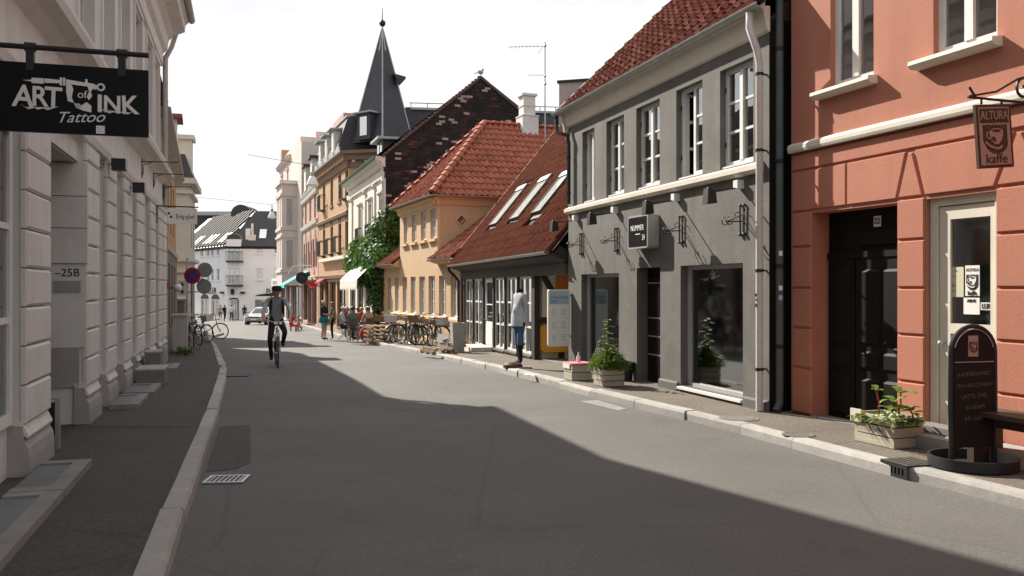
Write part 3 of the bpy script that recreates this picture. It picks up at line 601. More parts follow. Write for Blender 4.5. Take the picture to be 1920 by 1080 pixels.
# bench
bp = C.world(C.x(1868)+.18, -.62, .112); bn = thing('wooden_bench', 'dark wooden bench along the coral house, cut by the frame', 'bench', (bp.x, bp.y, .112), C.ang)
for k in range(3): MB().box(0, 1.5, .02+k*.125, .135+k*.125, .43, .47).build('seat_plank', WOODD, bn)
for x in (.04, 1.38): MB().box(x, x+.07, .03, .37, 0, .43).build('leg', WOODD, bn)
MB().box(.1, 1.38, .18, .22, .33, .43).build('apron', WOODD, bn)
# hanging coffee sign
hp = V((4.60, 7.75, 0)); hs = thing('hanging_sign', 'dusty pink coffee sign with a cup hanging from a scrolled iron bracket', 'sign', (hp.x-.745*.94, hp.y-.745*.34, 2.6), R(19.9))
br = MB(); zb = .675; br.tube([(-.02, 0, zb), (.9, 0, zb)], .012, 6); br.tube([(.03+.045*math.cos(t*.55)*(1-t*.03), 0, zb+.045+.045*math.sin(t*.55-1.57)) for t in range(0, 14)], .010, 6)
br.tube([(.62+.10*(1-t*.055)*math.cos(t*.5+1.57), 0, zb+.115+.10*(1-t*.055)*math.sin(t*.5+1.57)) for t in range(16)], .013, 6)
br.tube([(0.0, 0, zb+.01), (.3, 0, zb+.07), (.55, 0, zb+.2), (.78, 0, zb+.27)], .010, 6); br.build('bracket', IRON, hs, True)
MB().box(.74, .80, -.03, .03, .35, .85).build('wall_plate', STEEL, hs)
for x in (.13, .36): MB().tube([(x, 0, zb), (x, 0, zb-.05)], .01, 6).build('hook', IRON, hs)
bd = bpy.data.objects.new('board', None)
W_, H_ = .40, .545; m = MB(); m.box(-W_/2, W_/2, -.014, .014, -H_, 0); brd = m.build('board', KAFBR, hs); brd.matrix_basis = Matrix.Translation((.245, 0, zb-.045)) @ Matrix.Rotation(R(-5), 4, 'Y')
m = MB(); m.box(-W_/2+.025, W_/2-.025, -.0165, -.0145, -H_+.025, -.025); m.build('border', KAFPK, brd)
MB().box(-W_/2+.036, W_/2-.036, -.0185, -.0168, -.16, -.036).build('name_field', KAFBR, brd)
txt(brd, 'ALTURA', .105, 0, -.0195, -.098, KAFPK, sx=.80); kaffe_art(brd, 0, -.017, -H_+.03, .33, H_-.06, KAFPK, KAFBR); txt(brd, 'kaffe', .115, 0, -.0185, -H_+.075, KAFBR, sx=1.15)
# ------------------------------------------------------------------ grey house, number 24
E = Fr((1.126, 17.53), (3.2, 10.95)); T = E.thing('grey_house', 'dark grey rendered house with a row of white casement windows', 'building'); L = E.len
ups = [(E.x(1092), E.x(1114.5)), (E.x(1137), E.x(1170)), (E.x(1193), E.x(1237)), (E.x(1268), E.x(1317)), (E.x(1350), E.x(1412.5))]
uz0, uz1 = 3.27, 4.62
big = (E.x(1276), E.x(1393), .20, 1.98); door = (E.x(1194), E.x(1238), -.0, 1.98); lw = (E.x(1090), E.x(1160.5), .2, 1.91)
mb = MB(); wall(mb, 0, L, -.5, 4.98, [(a, b, uz0, uz1, .14) for a, b in ups]+[(*big, .2), (*door, .24), (*lw, .2)]); shell(mb, 0, L, -.5, 4.98, 6.5); mb.build('wall', GREYW, T)
for x0, x1 in ((door[1]+.02, big[0]-.05), (big[1]+.06, L-.0)):
    MB().prismx([(0, -.4), (-.045, -.4), (-.045, .22), (-.02, .245), (0, .245)], x0, x1).build('plinth', GREYW2, T)
MB().prismx([(0, -.4), (-.03, -.4), (-.03, .12), (0, .135)], big[0]-.05, big[1]+.06).build('plinth', GREYW2, T)
for i, (a, b) in enumerate(ups):
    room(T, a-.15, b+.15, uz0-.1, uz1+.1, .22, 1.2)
    if i in (0, 3):
        x = (a+b)/2; w = window(T, x-.02, b, uz0+.03, uz1, .09, 1, 3, WOODW, .06, .034, .07, .055)
        MB().box(a, a+.04, .09, .145, uz0+.03, uz1).box(a+.04, x-.02, .09, .145, uz1-.05, uz1).build('window_frame', WOODW, T)
        lf = MB(); q = lambda y0, y1, z0, z1: lf.box(a+.005, a+.045, y0, y1, z0, z1); z0, z1 = uz0+.06, uz1-.05; y1, y0 = .52, .15
        q(y0, y0+.05, z0, z1); q(y1-.05, y1, z0, z1)
        for k in range(4): zc = z0+(z1-z0-.04)*k/3; q(y0+.05, y1-.05, zc, zc+.04)
        lv = lf.build('open_casement', WOODW, T)
        MB().box(a+.02, a+.026, y0+.05, y1-.05, z0+.04, z1-.04).build('pane', GLASS, lv)
    else: w = window(T, a, b, uz0+.03, uz1, .09, 2, 3, WOODW, .06, .034, .075, .055, cur=.36 if i == 4 else .5)  # wide pale curtains added, imitating bright reflections in the panes
    MB().box(a+.01, b-.01, .02, .1, uz0-.01, uz0+.029).build('window_sill', WOODW, w)
    for sx in (a+.012, b-.012):
        for zz in (uz0+.3, uz1-.3): MB().box(sx-.01, sx+.01, .075, .089, zz, zz+.07).build('hinge', IRON, w)
MB().prismx([(0, 3.11), (-.07, 3.11), (-.10, 3.15), (-.10, 3.21), (-.03, 3.24), (0, 3.255)], 0.0, L-.12).build('string_course', CREAM, T)
gz_ = E.z(1400, 15, .20)
# eaves: cream soffit mould, gutter, roof
MB().prismx([(0, gz_-.34), (-.04, gz_-.32), (-.07, gz_-.20), (-.10, gz_-.08), (-.12, gz_-.05), (-.12, gz_-.02), (0, gz_-.02)], -.12, L+.02).build('eaves_cornice', CREAM, T)
eo = V((-.18, -.13, gz_)); es = V((0, math.cos(R(44)), math.sin(R(44)))); SL = 4.9; n = V((0, -es.z, es.y))
m = MB(); q = lambda x, s: V((x, eo.y, eo.z))+es*s
m.poly([q(-.2, 0), q(L+.1, 0), q(L+.1, SL), q(-.2, SL)]); rid = q(0, SL); m.poly([(-.2, rid.y, rid.z), (L+.1, rid.y, rid.z), (L+.1, rid.y+3.4, rid.z-3.4), (-.2, rid.y+3.4, rid.z-3.4)])
for x in (-.0, L): m.poly([(x, .0, 5.0), (x, rid.y, rid.z-.05), (x, rid.y+3.3, rid.z-3.35), (x, 6.5, 4.98)])
rf = m.build('roof', UNDER, T)
tiles(T, rf, q(-.2, -.04), (1, 0, 0), es, int((L+.34)/.215), int(SL/.30)+1, .215, .30, TILE_D)
caps(rf, rid+V((-.2, 0, .03)), rid+V((L+.1, 0, .03)), TILE_D, .12); 
MB().bar(q(-.21, -.05), q(-.21, SL), .03, .14).build('bargeboard', CREAM, rf)
gutter(T, (-.3, eo.y-.06, gz_-.01), (L+.1, eo.y-.06, gz_-.01), .07)
# drainpipes
p = MB(); a = (L-.14, eo.y-.06, gz_-.05); p.tube([a, (L-.14, eo.y-.06, gz_-.15), (L-.1, -.22, gz_-.28), (L-.07, -.13, 4.62), (L-.06, -.10, 4.45), (L-.06, -.10, .12)], .047, 10); dp = p.build('drainpipe', PIPEW, T, True)
for z in (4.3, 3.35, 1.85, .62): MB().lathe([(.054, z), (.054, z+.035)], (L-.06, -.10, 0), 10).bar((L-.06, -.06, z+.018), (L-.06, .0, z+.018), .02, .02).build('pipe_clip', IRON, dp)
txt(dp, 'a r d', .09, L-.06, -.149, 1.5, LETTERB, tiltr=R(-90))
p = MB(); p.tube([(-.2, eo.y-.06, gz_-.05), (-.2, eo.y-.06, gz_-.15), (-.08, -.22, 4.76), (.16, -.09, 4.66), (.2, -.075, 4.5), (.2, -.075, 3.3)], .04, 8); dp = p.build('drainpipe', IRON, T, True)
for z in (4.2, 3.5): MB().lathe([(.048, z), (.048, z+.035)], (.2, -.075, 0), 8).build('pipe_clip', IRON, dp)
m = MB()
for x in (-.09,): m.prismx([(0, 4.6), (-.06, 4.76), (-.11, gz_-.1), (-.11, gz_-.04), (0, gz_-.04)], x-.03, x+.03)
m.build('eaves_bracket', CREAM, T)
# shop window, small window, gated door
def shopwin(a, b, z0, z1, y=.12):
    m = MB(); f = .05; m.box(a, a+.09, y, y+.07, z0, z1).box(b-f, b, y, y+.07, z0, z1).box(a+.09, b-f, y, y+.07, z1-.06, z1).box(a+.09, b-f, y-.03, y+.07, z0, z0+.05); w = m.build('shop_window', GREYWOOD, T); pane(w, a+.09, b-f, z0+.05, z1-.06, y+.03, GLASSD); return w
w = shopwin(*big); MB().prismx([(.12, .2), (-.055, .185), (-.055, .15), (.0, .135), (.12, .135)], big[0]-.02, big[1]+.02).build('window_sill', WOODW, w)
room(T, big[0]-.1, big[1]+.1, .1, 2.1, .22, 2.2, SHOPROOM)
x, z = E.hit(1341, 521, -.15); txt(w, '*', .3, x-.02, .135, z-.03, GREYWOOD, 'shop_decal', .001); MB().bar((x-.09, .138, z-.01), (x+.13, .138, z+.03), .004, .012).build('shop_decal', GREYWOOD, w)
m = MB()
for k, (dx, dy) in enumerate(((.06, .5), (.3, .8), (.62, 1.2))): m.box(big[0]+.1+dx*1.2, big[0]+.14+dx*1.2+.15, dy, dy+.02, .22, 1.75)
m.build('display_panel', CURTAIN, w); MB().box(big[0]+.15, big[1]-.2, 1.0, 1.6, .12, .5).box(big[0]+.9, big[0]+1.3, .9, 1.2, .5, 1.3).build('display_plinth', GREYWOOD, w)
w = shopwin(*lw); room(T, lw[0]-.1, lw[1]+.1, .1, 2.0, .22, 1.8, SHOPROOM)
for z in (.55, .88, 1.22): MB().box(lw[0]+.12, lw[0]+.42, .17, .174, z, z+.27).build('notice', PAPER, w)
MB().box(lw[1]-.14, lw[1]-.06, .13, .134, .62, .95).build('notice', PAPER, w); MB().box(lw[0]+.7, lw[1]-.05, .20, .215, 1.02, 1.04).build('shelf', COPPER, w)
a, b, z0, z1 = door; m = MB(); m.box(a, b, .25, .29, -.12, 1.94); dr = m.build('door', DOORB, T)
m = MB(); m.box(a, a+.05, .2, .25, -.1, 1.98).box(b-.05, b, .2, .25, -.1, 1.98).box(a+.05, b-.05, .2, .25, 1.86, 1.98); m.build('door_frame', DOORB, T)
gt = MB(); gate = None
m = MB()
for z in (1.72, 1.15, .85, .55, -.03): m.box(a+.06, (a+b)/2-.02, .175, .195, z, z+.022).box((a+b)/2+.02, b-.06, .175, .195, z, z+.022)
gate = m.build('gate', STEEL, dr); 
for i in range(13):
    x = a+.07+(b-a-.14)*i/12; MB().box(x-.007, x+.007, .178, .192, -.1, 1.84).build('gate_bar', IRON, gate)
# flood lamps on arms
for i, (bx, by, hx, hy) in enumerate(((1083, 397, 1038, 425), (1157, 382, 1108, 406), (1272, 357, 1213, 378), (1391, 328, 1329, 352))):
    x, z = E.hit(bx, by); z = 3.0; r = V(((hx-960)/FPX, 1, (540-hy)/FPX)); A = E.world(x, 0, 3.0)
    t_ = (E.U.x*(A.y)-E.U.y*(A.x))  # length of the arm seen end on
    k = r.x; ln_ = (A.x-k*A.y)/(E.I.x-k*E.I.y)
    t = thing('flood_lamp', ['black flood lamp on an arm beside the tiled roof', 'black flood lamp on an arm left of the lit box sign', 'black flood lamp on an arm above the lit box sign', 'black flood lamp on an arm above the large shop window'][i], 'lamp', A, E.ang, 'flood lamps under the grey house ledge')
    MB().box(-.05, .05, -.1, -.0, -.05, .06).build('mount', WOODW, t); MB().tube([(0, -.05, -.04), (0, -ln_, -.10)], .011, 6).build('arm', IRON, t)
    h = MB(); h.add([(-.06, -ln_-.04, -.06), (.06, -ln_-.04, -.06), (.07, -ln_-.06, -.27), (-.07, -ln_-.06, -.27), (-.055, -ln_+.07, -.09), (.055, -ln_+.07, -.09), (.06, -ln_+.09, -.25), (-.06, -ln_+.09, -.25)], [(0, 1, 2, 3), (7, 6, 5, 4), (0, 4, 5, 1), (1, 5, 6, 2), (2, 6, 7, 3), (3, 7, 4, 0)]); h.build('lamp_head', IRON, t)
    MB().box(-.05, .05, -ln_+.075, -ln_+.085, -.235, -.11).build('lamp_glass', STEEL, t); MB().ball((0, -ln_, -.075), .035).build('joint', IRON, t, True)
# wrought iron wall hooks
for i, (px, py) in enumerate(((1091, 457), (1157, 449), (1279, 430), (1394, 412))):
    x, z = E.hit(px, py); t = thing('iron_wall_bracket', ['scrolled iron bracket at the grey house far corner', 'scrolled iron bracket just left of the lit box sign', 'scrolled iron bracket just right of the lit box sign', 'scrolled iron bracket nearest the white drainpipe'][i], 'bracket', E.world(x, 0, z), E.ang, 'wrought iron brackets on the grey house')
    for s in (-.045, .045): MB().tube([(s, -.02, -.18), (s, -.025, .18)], .011, 6).ball((s, -.02, .19), .022, n=6).ball((s, -.02, -.19), .03, n=6).build('upright', IRON, t)
    b = MB(); b.tube([(0, -.01, -.02), (0, -.25, -.03)], .009, 5); b.tube([(0, -.02, .06), (0, -.12, .02), (0, -.25, -.03)], .007, 5)
    for s in (-.045, .045):
        b.tube([(s*1.1, -.24-.05*math.sin(t_*.6), -.0+.05*math.cos(t_*.6)-.02) for t_ in range(9)], .007, 5); b.tube([(s, -.02, .1), (s*2.2, -.05, .10), (s*2.6, -.06, .05)], .006, 5)
    b.build('scroll_arm', IRON, t)
# box sign NUMMER 24
x0, zt = E.hit(1178, 410, .2); x1, zb = E.hit(1215.5, 461, .2)
t = thing('box_sign', 'silver box sign with black face above the gated door', 'sign', E.world((x0+x1)/2, 0, (zt+zb)/2), E.ang); hw, hh = (x1-x0)/2, .265
def rrect(hw, hh, r, n=5): return [(sx*(hw-r)+r*math.cos(a0+math.pi/2*i/n), sz*(hh-r)+r*math.sin(a0+math.pi/2*i/n)) for sx, sz, a0 in ((1, 1, 0), (-1, 1, math.pi/2), (-1, -1, math.pi), (1, -1, 1.5*math.pi)) for i in range(n+1)]
MB().prism(rrect(hw, hh, .05), -.21, -.012).build('case', SILVER, t, True); MB().prism(rrect(hw-.035, hh-.03, .02), -.214, -.209).build('face', BLACKP, t)
txt(t, 'NUMMER', .125, .0, -.216, .06, LETTERW, sx=.92); txt(t, '24', .125, hw*.62, -.216, -.1, LETTERW, sx=.8); MB().box(-.06, hw*.28, -.217, -.2145, -.045, -.03).build('lettering', LETTERW, t)
MB().box(-.1, .1, -.03, 0, -.1, .1).build('wall_mount', IRON, t)
# bit of the dark end wall beside the coral house
MB().box(L-.005, L+.004, .003, .9, -.3, 5).build('end_wall', DOORB, T)
# menu display on the far corner
hx = E.world(.12, -.03, 0); t = thing('menu_display', 'white display case of paper sheets with a pale blue header at the grey house corner', 'notice board', (hx.x-.455*E.I.x, hx.y-.455*E.I.y, .50), math.atan2(E.I.y, E.I.x))
MB().prism([(x+.23, z+.56) for x, z in rrect(.23, .56, .04)], -.03, .03).build('case', LAMPW, t, True); MB().box(.025, .435, -.034, -.0305, .83, 1.09).build('header', BLUEP, t)
for i in range(2):
    for j in range(3):
        f = MB(); x0, z0 = .04+i*.2, .055+j*.255; f.box(x0, x0+.175, -.036, -.0305, z0, z0+.225); s = f.build('sheet', PAPER, t)
        for k in range(5): MB().box(x0+.03, x0+.14-.02*(k % 2), -.0375, -.0362, z0+.05+k*.03, z0+.058+k*.03).build('print_line', ZINC, s)
txt(t, 'Smorrebrod', .075, .04, -.036, .97, C_DENIM, align='LEFT', ext=.0008); txt(t, 'menu', .07, .04, -.036, .89, C_DENIM, align='LEFT', ext=.0008)
MB().tube([(.4, 0, 1.0), (.5, 0, 1.0)], .015).tube([(.4, 0, .2), (.5, 0, .2)], .015).build('arm', IRON, t)
# planters in front
pl = planter('weathered planter overflowing with herbs and a tall leafy plant by the grey house', (1131, 726), 0, .38, .36, .27, E.ang, 3); pr = random.Random(9)
stuff = MB()
for i in range(2600):
    a_ = pr.uniform(0, 6.3); rr = pr.uniform(0, .30); x, y = -.19+rr*math.cos(a_)*1.1, .18+rr*math.sin(a_); h = .24+pr.random()*.34*(1-(rr/.36)**2)
    leaf_at(stuff, (x, y, h), (math.cos(a_), math.sin(a_), pr.uniform(.2, 1.6)), pr.uniform(.05, .11), pr.uniform(.014, .03), .4)
tag(stuff.build('foliage', LEAFG, pl), kind='stuff')
for (x, y, h, n, lw, fl) in ((-.17, .15, .78, 13, .11, 0), (-.34, .1, .5, 9, .07, 1), (-.28, .16, .42, 8, .07, 1), (-.08, .2, .4, 7, .08, 0), (-.38, .05, .35, 6, .07, 1)):
    s = MB(); top = V((x+pr.uniform(-.05, .05), y, .25+h)); s.tube([(x, y, .22), ((x+top.x)/2+.01, y, .25+h*.5), top], .006, 5).build('stalk', STEM, pl)
    for i in range(n):
        a_ = i*2.4+pr.random(); lf = MB(); f = 1-.62*i/n; leaf_at(lf, (x+(top.x-x)*f, y, .25+h*f), (math.cos(a_), math.sin(a_), .35), lw*pr.uniform(1, 1.5), lw*pr.uniform(.5, .7), .35); lf.build('leaf', LEAFY, pl)
    if fl:
        for i in range(5): MB().ball((top.x+pr.uniform(-.05, .05), y+pr.uniform(-.04, .04), top.z-pr.uniform(0, .15)), .018, n=6).build('flower', FLOWERP, pl)
bx = planter('pale wooden crate with a pink cloth top at the grey house corner', (1072, 714), 0, .36, .36, .26, E.ang, 2)
MB().box(-.37, .01, -.012, .37, .262, .285).build('cloth_top', PINKC, bx); MB().box(-.372, -.06, -.018, -.0125, .19, .27).build('cloth_flap', C_WHITE, bx)
c_ = G(1059, 690, .11); q = E.world(0, 0, 0); bt = thing('glass_bottle', 'small clear bottle on the pink topped crate', 'bottle', TM[bx.name] @ V((-.2, .2, .286))); MB().lathe([(.03, 0), (.033, .01), (.033, .09), (.012, .13), (.012, .17)], n=10).build('body', LAMPW, bt, True)
c_ = G(1170, 712, .11); pt_ = thing('black_pot', 'black plant pot between planter and gated door', 'pot', E.world(door[0]-.14, -.16, .112), 0); MB().lathe([(.13, 0), (.16, .28), (.175, .28), (.175, .31), (.14, .31), (.13, .2)], n=14).build('pot', IRON, pt_, True)
# ------------------------------------------------------------------ low timbered shop with the big tile roof
H = Fr((-1.68, 29.25), (1.10, 18.1)); T = H.thing('timbered_house', 'low timbered shop with a steep brown tile roof and three skylights', 'building'); L = H.len
xpost = H.x(1003); bays = [(871.5, 886.5), (888, 904.5), None, (926.5, 946), (948, 970), (972.2, 997.5)]; zt = 1.93
XB = [(H.x(b[0]), H.x(b[1])) if b else (H.x(907), H.x(924.5)) for b in bays]
m = MB(); base = lambda x: H.gnd(x)+.22
for (a, b), nb in zip(XB, bays): pass
edges = [0]+[v for ab in XB for v in ab]+[xpost+.05]
for i in range(0, len(edges), 2):
    a, b = edges[i], edges[i+1]; m.box(a, b, -.02, .16, -.7, zt+.02)      # posts between bays
pst = m.build('post', TIMBER, T)
MB().box(0, L+.05, -.035, .18, zt, 2.16).build('head_beam', TIMBERG, T); MB().box(0, L+.05, -.06, .18, 2.165, 2.42).build('wall_plate', TIMBER, T)
for i, ((a, b), nb) in enumerate(zip(XB, bays)):
    z0 = base((a+b)/2)
    if nb:
        MB().box(a, b, -.01, .14, -.7, z0-.003).build('dado_panel', TIMBERG, T); window(T, a+.01, b-.01, z0, zt, .03, 2, 3, WOODW, .06, .045, .05, .06, cur=.42)
        MB().prismx([(.02, z0), (-.05, z0-.02), (-.05, z0-.06), (.0, z0-.065)], a, b).build('window_sill', TIMBERG, T)
    else:
        m = MB(); m.box(a, a+.16, .04, .09, z0-.12, zt).box(b-.16, b, .04, .09, z0-.12, zt).box(a+.16, b-.16, .04, .09, z0-.12, z0+.72).box(a+.16, b-.16, .04, .09, zt-.12, zt).box(a+.16, b-.16, .045, .085, z0+1.2, z0+1.23)
        d = m.build('door', WOODW, T); pane(d, a+.16, b-.16, z0+.72, zt-.12, .065); MB().box(a+.3, b-.3, .03, .039, z0+.08, z0+.55).build('door_panel', WOODW, d); MB().ball((a+.08, .02, z0+.75), .035).ball((b-.3, .02, z0+.82), .06, .02, .06).build('door_handle', IRON, d)
        MB().box(a, b, .0, .14, -.7, z0-.12).build('threshold', STONED, T)
xm = H.x(880)
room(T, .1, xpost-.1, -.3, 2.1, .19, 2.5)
MB().prismx([(-.02, -.7), (-.09, -.7), (-.09, -.14), (-.02, -.13)], XB[3][0]-.1, xpost+.08).build('foundation', PLASTER, T)
# recessed bay on the right: braced plaster panels
m = MB(); m.poly([(xpost, 1.1, -.6), (L+.1, 1.1, -.6), (L+.1, 1.1, 2.2), (xpost, 1.1, 2.2)]); m.poly([(xpost+.05, .1, -.6), (xpost+.05, 1.1, -.6), (xpost+.05, 1.1, 2.2), (xpost+.05, .1, 2.2)]); m.build('plaster_panel', PLASTER, T)
m = MB(); m.box(xpost-.1, xpost+.06, -.03, .10, -.6, 2.16); m.build('corner_post', TIMBER, T)
xe = xpost+.06                                      # the timbered end wall, seen past the corner post
for (p, q) in (((xe, .1, .90), (xe, 1.1, .90)), ((xe, .12, 2.05), (xe, .48, 1.42)), ((xe, .62, -.5), (xe, .62, .84)), ((xe, .1, -.25), (xe, 1.1, -.25)), ((xe, 1.0, -.5), (xe, 1.0, 2.1))): MB().bar(p, q, .06, .14, (0, .3, 1) if abs(p[1]-q[1]) > .05 else (0, 1, 0)).build('timber_brace', TIMBER, T)
MB().box(xpost+.1, L, .1, 1.08, -.45, .02).build('dark_step', STONED, T); MB().box(xpost+.065, L+.1, .0, 1.1, 2.09, 2.155).build('porch_ceiling', TIMBERG, T)
m = MB(); shell(m, 0, L, -.7, 2.42, 8.0, .1, False); m.build('outer_wall', YELLOW, T)
# roof plane from eave up
eo = V((0, -.38, 2.40)); es = V((0, math.cos(R(51)), math.sin(R(51)))); SL = 6.9; q = lambda x, s: V((x, eo.y, eo.z))+es*s; rx0, rx1 = .02, L+.35
rx1t = L+.35
m = MB(); m.poly([q(rx0, 0), q(rx1, 0), q(rx1, SL), q(rx0, SL)]); r0 = q(0, SL); m.poly([(rx0, r0.y, r0.z), (rx1, r0.y, r0.z), (rx1, r0.y*2+.4, 2.4), (rx0, r0.y*2+.4, 2.4)]); m.poly([(rx0+.25, .1, 2.4), (rx0+.25, r0.y*2, 2.4), (rx0+.25, r0.y, r0.z-.1)])
rf = m.build('roof', UNDER, T)
Nrm = V((1, 0, 0)).cross(es)
def onroof(px, py):                               # a line of sight met with the roof plane, as (x, s)
    o = H.world(*eo); nw = H.U*Nrm.x+H.I*Nrm.y+V((0, 0, Nrm.z)); r = V(((px-960)/FPX, 1, (540-py)/FPX)); c = V((0, 0, EYE)); t = (o-c).dot(nw)/r.dot(nw); p = c+r*t-o
    return p.dot(H.U), p.dot(H.I*es.y+V((0, 0, es.z)))
SK = []
for bl, br, tr in (((923, 427), (937, 424), (990, 352)), ((961.5, 416), (978, 413), (1032, 336)), ((1003, 406), (1021, 401), (1073, 326))):
    a, b, c = onroof(*bl), onroof(*br), onroof(*tr); s0, s1 = (a[1]+b[1])/2, c[1]; SK.append((a[0], b[0], s0, s1))
def ok(x, s): x += rx0; return not any(a-.13 < x < b+.13 and s0-.2 < s < s1+.2 for a, b, s0, s1 in SK)
tiles(T, rf, q(rx0, -.05), (1, 0, 0), es, int((rx1-rx0)/.205), int(SL/.33)+1, .205, .33, TILE_B, ok, 300, .058)
caps(rf, r0+V((rx0, 0, .04)), r0+V((rx1, 0, .04)), TILE_B, .12)
MB().bar(q(rx0-.02, -.05)+Nrm*.03, q(rx0-.02, SL)+Nrm*.03, .06, .14, Nrm).build('verge_board', TILE_B, rf)
B = Matrix(((1, 0, 0), tuple(es), tuple(Nrm))).transposed().to_4x4()
for a, b, s0, s1 in SK:
    o = q(a, s0); w = b-a; h = s1-s0; f = MB(); f.box(0, .05, 0, h, -.02, .15).box(w-.05, w, 0, h, -.02, .15).box(.05, w-.05, 0, .05, -.02, .14).box(.05, w-.05, h-.2, h, -.02, .16).box(-.1, w+.1, -.14, 0, .03, .045); k = f.build('skylight', TIMBERG, rf); k.matrix_basis = Matrix.Translation(o) @ B
    p = MB().box(.05, w-.05, .05, h-.2, .125, .13).build('sky_reflection_panel', REFLW, rf); p.matrix_basis = k.matrix_basis; p = MB().box(.05, w-.05, .05, h-.2, .148, .153).build('skylight_pane', REFLGL, rf); p.matrix_basis = k.matrix_basis  # white panel under clear glass paints the sky's reflection
    p = MB().box(.05, w-.05, h-.19, h-.03, .161, .168).build('skylight_hood', LEAD, rf); p.matrix_basis = k.matrix_basis
gutter(T, (rx0, eo.y-.05, 2.40), (L+.1, eo.y-.05, 2.40), .065)
MB().prismx([(-.36, 2.36), (-.36, 2.30), (-.06, 2.2), (-.06, 2.42), (-.2, 2.5)], rx0+.05, L+.3).build('eaves_board', TIMBER, T)
p = MB(); p.tube([(.02, -.43, 2.34), (.02, -.42, 2.22), (.06, -.2, 2.0), (.08, -.1, 1.85), (.08, -.1, .25)], .045, 8); p.build('drainpipe', IRON, T, True)
p = MB(); p.tube([(.28, -.07, 2.0), (.28, -.07, .25)], .04, 8); p.build('pale_post', KAFPK, T, True)

# ------------------------------------------------------------------ yellow house
Y = Fr((-5.87, 40.0), (-1.70, 29.30)); T = Y.thing('yellow_house', 'yellow rendered house with orange hipped tile roof and white chimney', 'building'); L = Y.len
xa, xb = Y.x(750), Y.x(820.5); zl0, zl1 = None, None
pw = [(727, 734), (740.5, 748.5), (755, 763.5), (770, 779.5), (786, 797), (803.5, 815.5), (823, 836), (845, 858)]
z1 = Y.z(844, 516); z0 = Y.z(800, 593); z0, z1 = z0+.02, z1
lows = [(Y.x(a), Y.x(b), z0, z1, .15) for a, b in pw]
pu = [(757, 764.5), (772, 781), (789, 799), (807, 818)]; uz0 = Y.z(812, 448); uz1 = Y.z(812, 392)
upw = [(Y.x(a), Y.x(b), uz0, uz1, .14) for a, b in pu]
EZ = 4.98
m = MB(); wall(m, 0, L, -1.6, 2.62, lows); wall(m, xa, xb, 2.62, EZ, upw); shell(m, 0, L, -1.6, 2.62, 7, 0, False)
m.poly([(xb, 0, 2.6), (xb, 0, EZ), (xb, 9, EZ), (xb, 9, 2.6)]); m.poly([(xa, 0, 2.6), (xa, 9, 2.6), (xa, 9, EZ), (xa, 0, EZ)]); wl = m.build('wall', YELLOW, T)
MB().prismx([(0, z0), (-.10, z0-.02), (-.10, z0-.10), (-.03, z0-.15), (0, z0-.15)], -.05, L).build('sill_band', YELTRIM, T)
MB().prismx([(0, -1.6), (-.03, -1.6), (-.03, z0-.8), (0, z0-.77)], 0, L).build('plinth', YELTRIM, T)
for a, b, c, d, _ in lows: w = window(T, a, b, c+.05, d, .09, 2, 3, WOODW, .06, .045, .075, .05, cur=.4); MB().box(a+.01, b-.01, -.02, .09, c-.0, c+.049).build('window_sill', WOODW, w)
for a, b, c, d, _ in upw: w = window(T, a, b, c+.03, d, .08, 2, 3, WOODW, .06, .045, .07, .05, cur=.3); MB().prismx([(.08, c+.03), (-.1, c), (-.1, c-.1), (0, c-.12), (.08, c-.12)], a-.12, b+.12).build('window_sill', YELTRIM, w)
room(T, .1, L-.1, z0-.2, 2.5, .2, 2); room(T, xa+.1, xb-.1, uz0-.2, 4.9, .2, 2)
MB().prismx([(0, EZ-.34), (-.05, EZ-.30), (-.10, EZ-.14), (-.22, EZ-.06), (-.22, EZ), (0, EZ)], xa-.1, xb+.22).build('eaves_cornice', YELTRIM, T)
MB().add([(xb+d, y, EZ+z) for y in (-.22, 9) for d, z in ((0, -.34), (.05, -.3), (.10, -.14), (.22, -.06), (.22, 0), (0, 0))], [(i, (i+1) % 6, 6+(i+1) % 6, 6+i) for i in range(6)]).build('side_cornice', YELTRIM, T)
MB().box(xb-.10, xb+.012, -.012, .10, 2.6, EZ-.34).build('corner_pilaster', YELTRIM, T)
# diamond window in the side wall
ray = lambda px, py: V(((px-960)/FPX, 1, (540-py)/FPX)); o_ = Y.world(xb, 0, 0); r_ = ray(865, 413); t_ = (o_-V((0, 0, EYE))).dot(Y.U)/r_.dot(Y.U); dp = V((0, 0, EYE))+r_*t_-Y.p0; dy, dz = dp.dot(Y.I), dp.z
for nm, rr, dd, mt in (('window_frame', .27, .03, YELTRIM), ('window', .19, .036, WOODD)):
    mb = MB(); mb.add([(xb+dd*k, dy+rr*math.sin(a)*.95, dz+rr*math.cos(a)) for k in (0, 1) for a in (0, math.pi/2, math.pi, 1.5*math.pi)], [(4, 5, 6, 7)]+[(i, (i+1) % 4, 4+(i+1) % 4, 4+i) for i in range(4)]); f = mb.build(nm, mt, T)
gl = MB(); gl.add([(xb+.039, dy+.15*math.sin(a)*.95, dz+.15*math.cos(a)) for a in (0, math.pi/2, math.pi, 1.5*math.pi)], [(0, 1, 2, 3)]).build('pane', GLASSD, f)
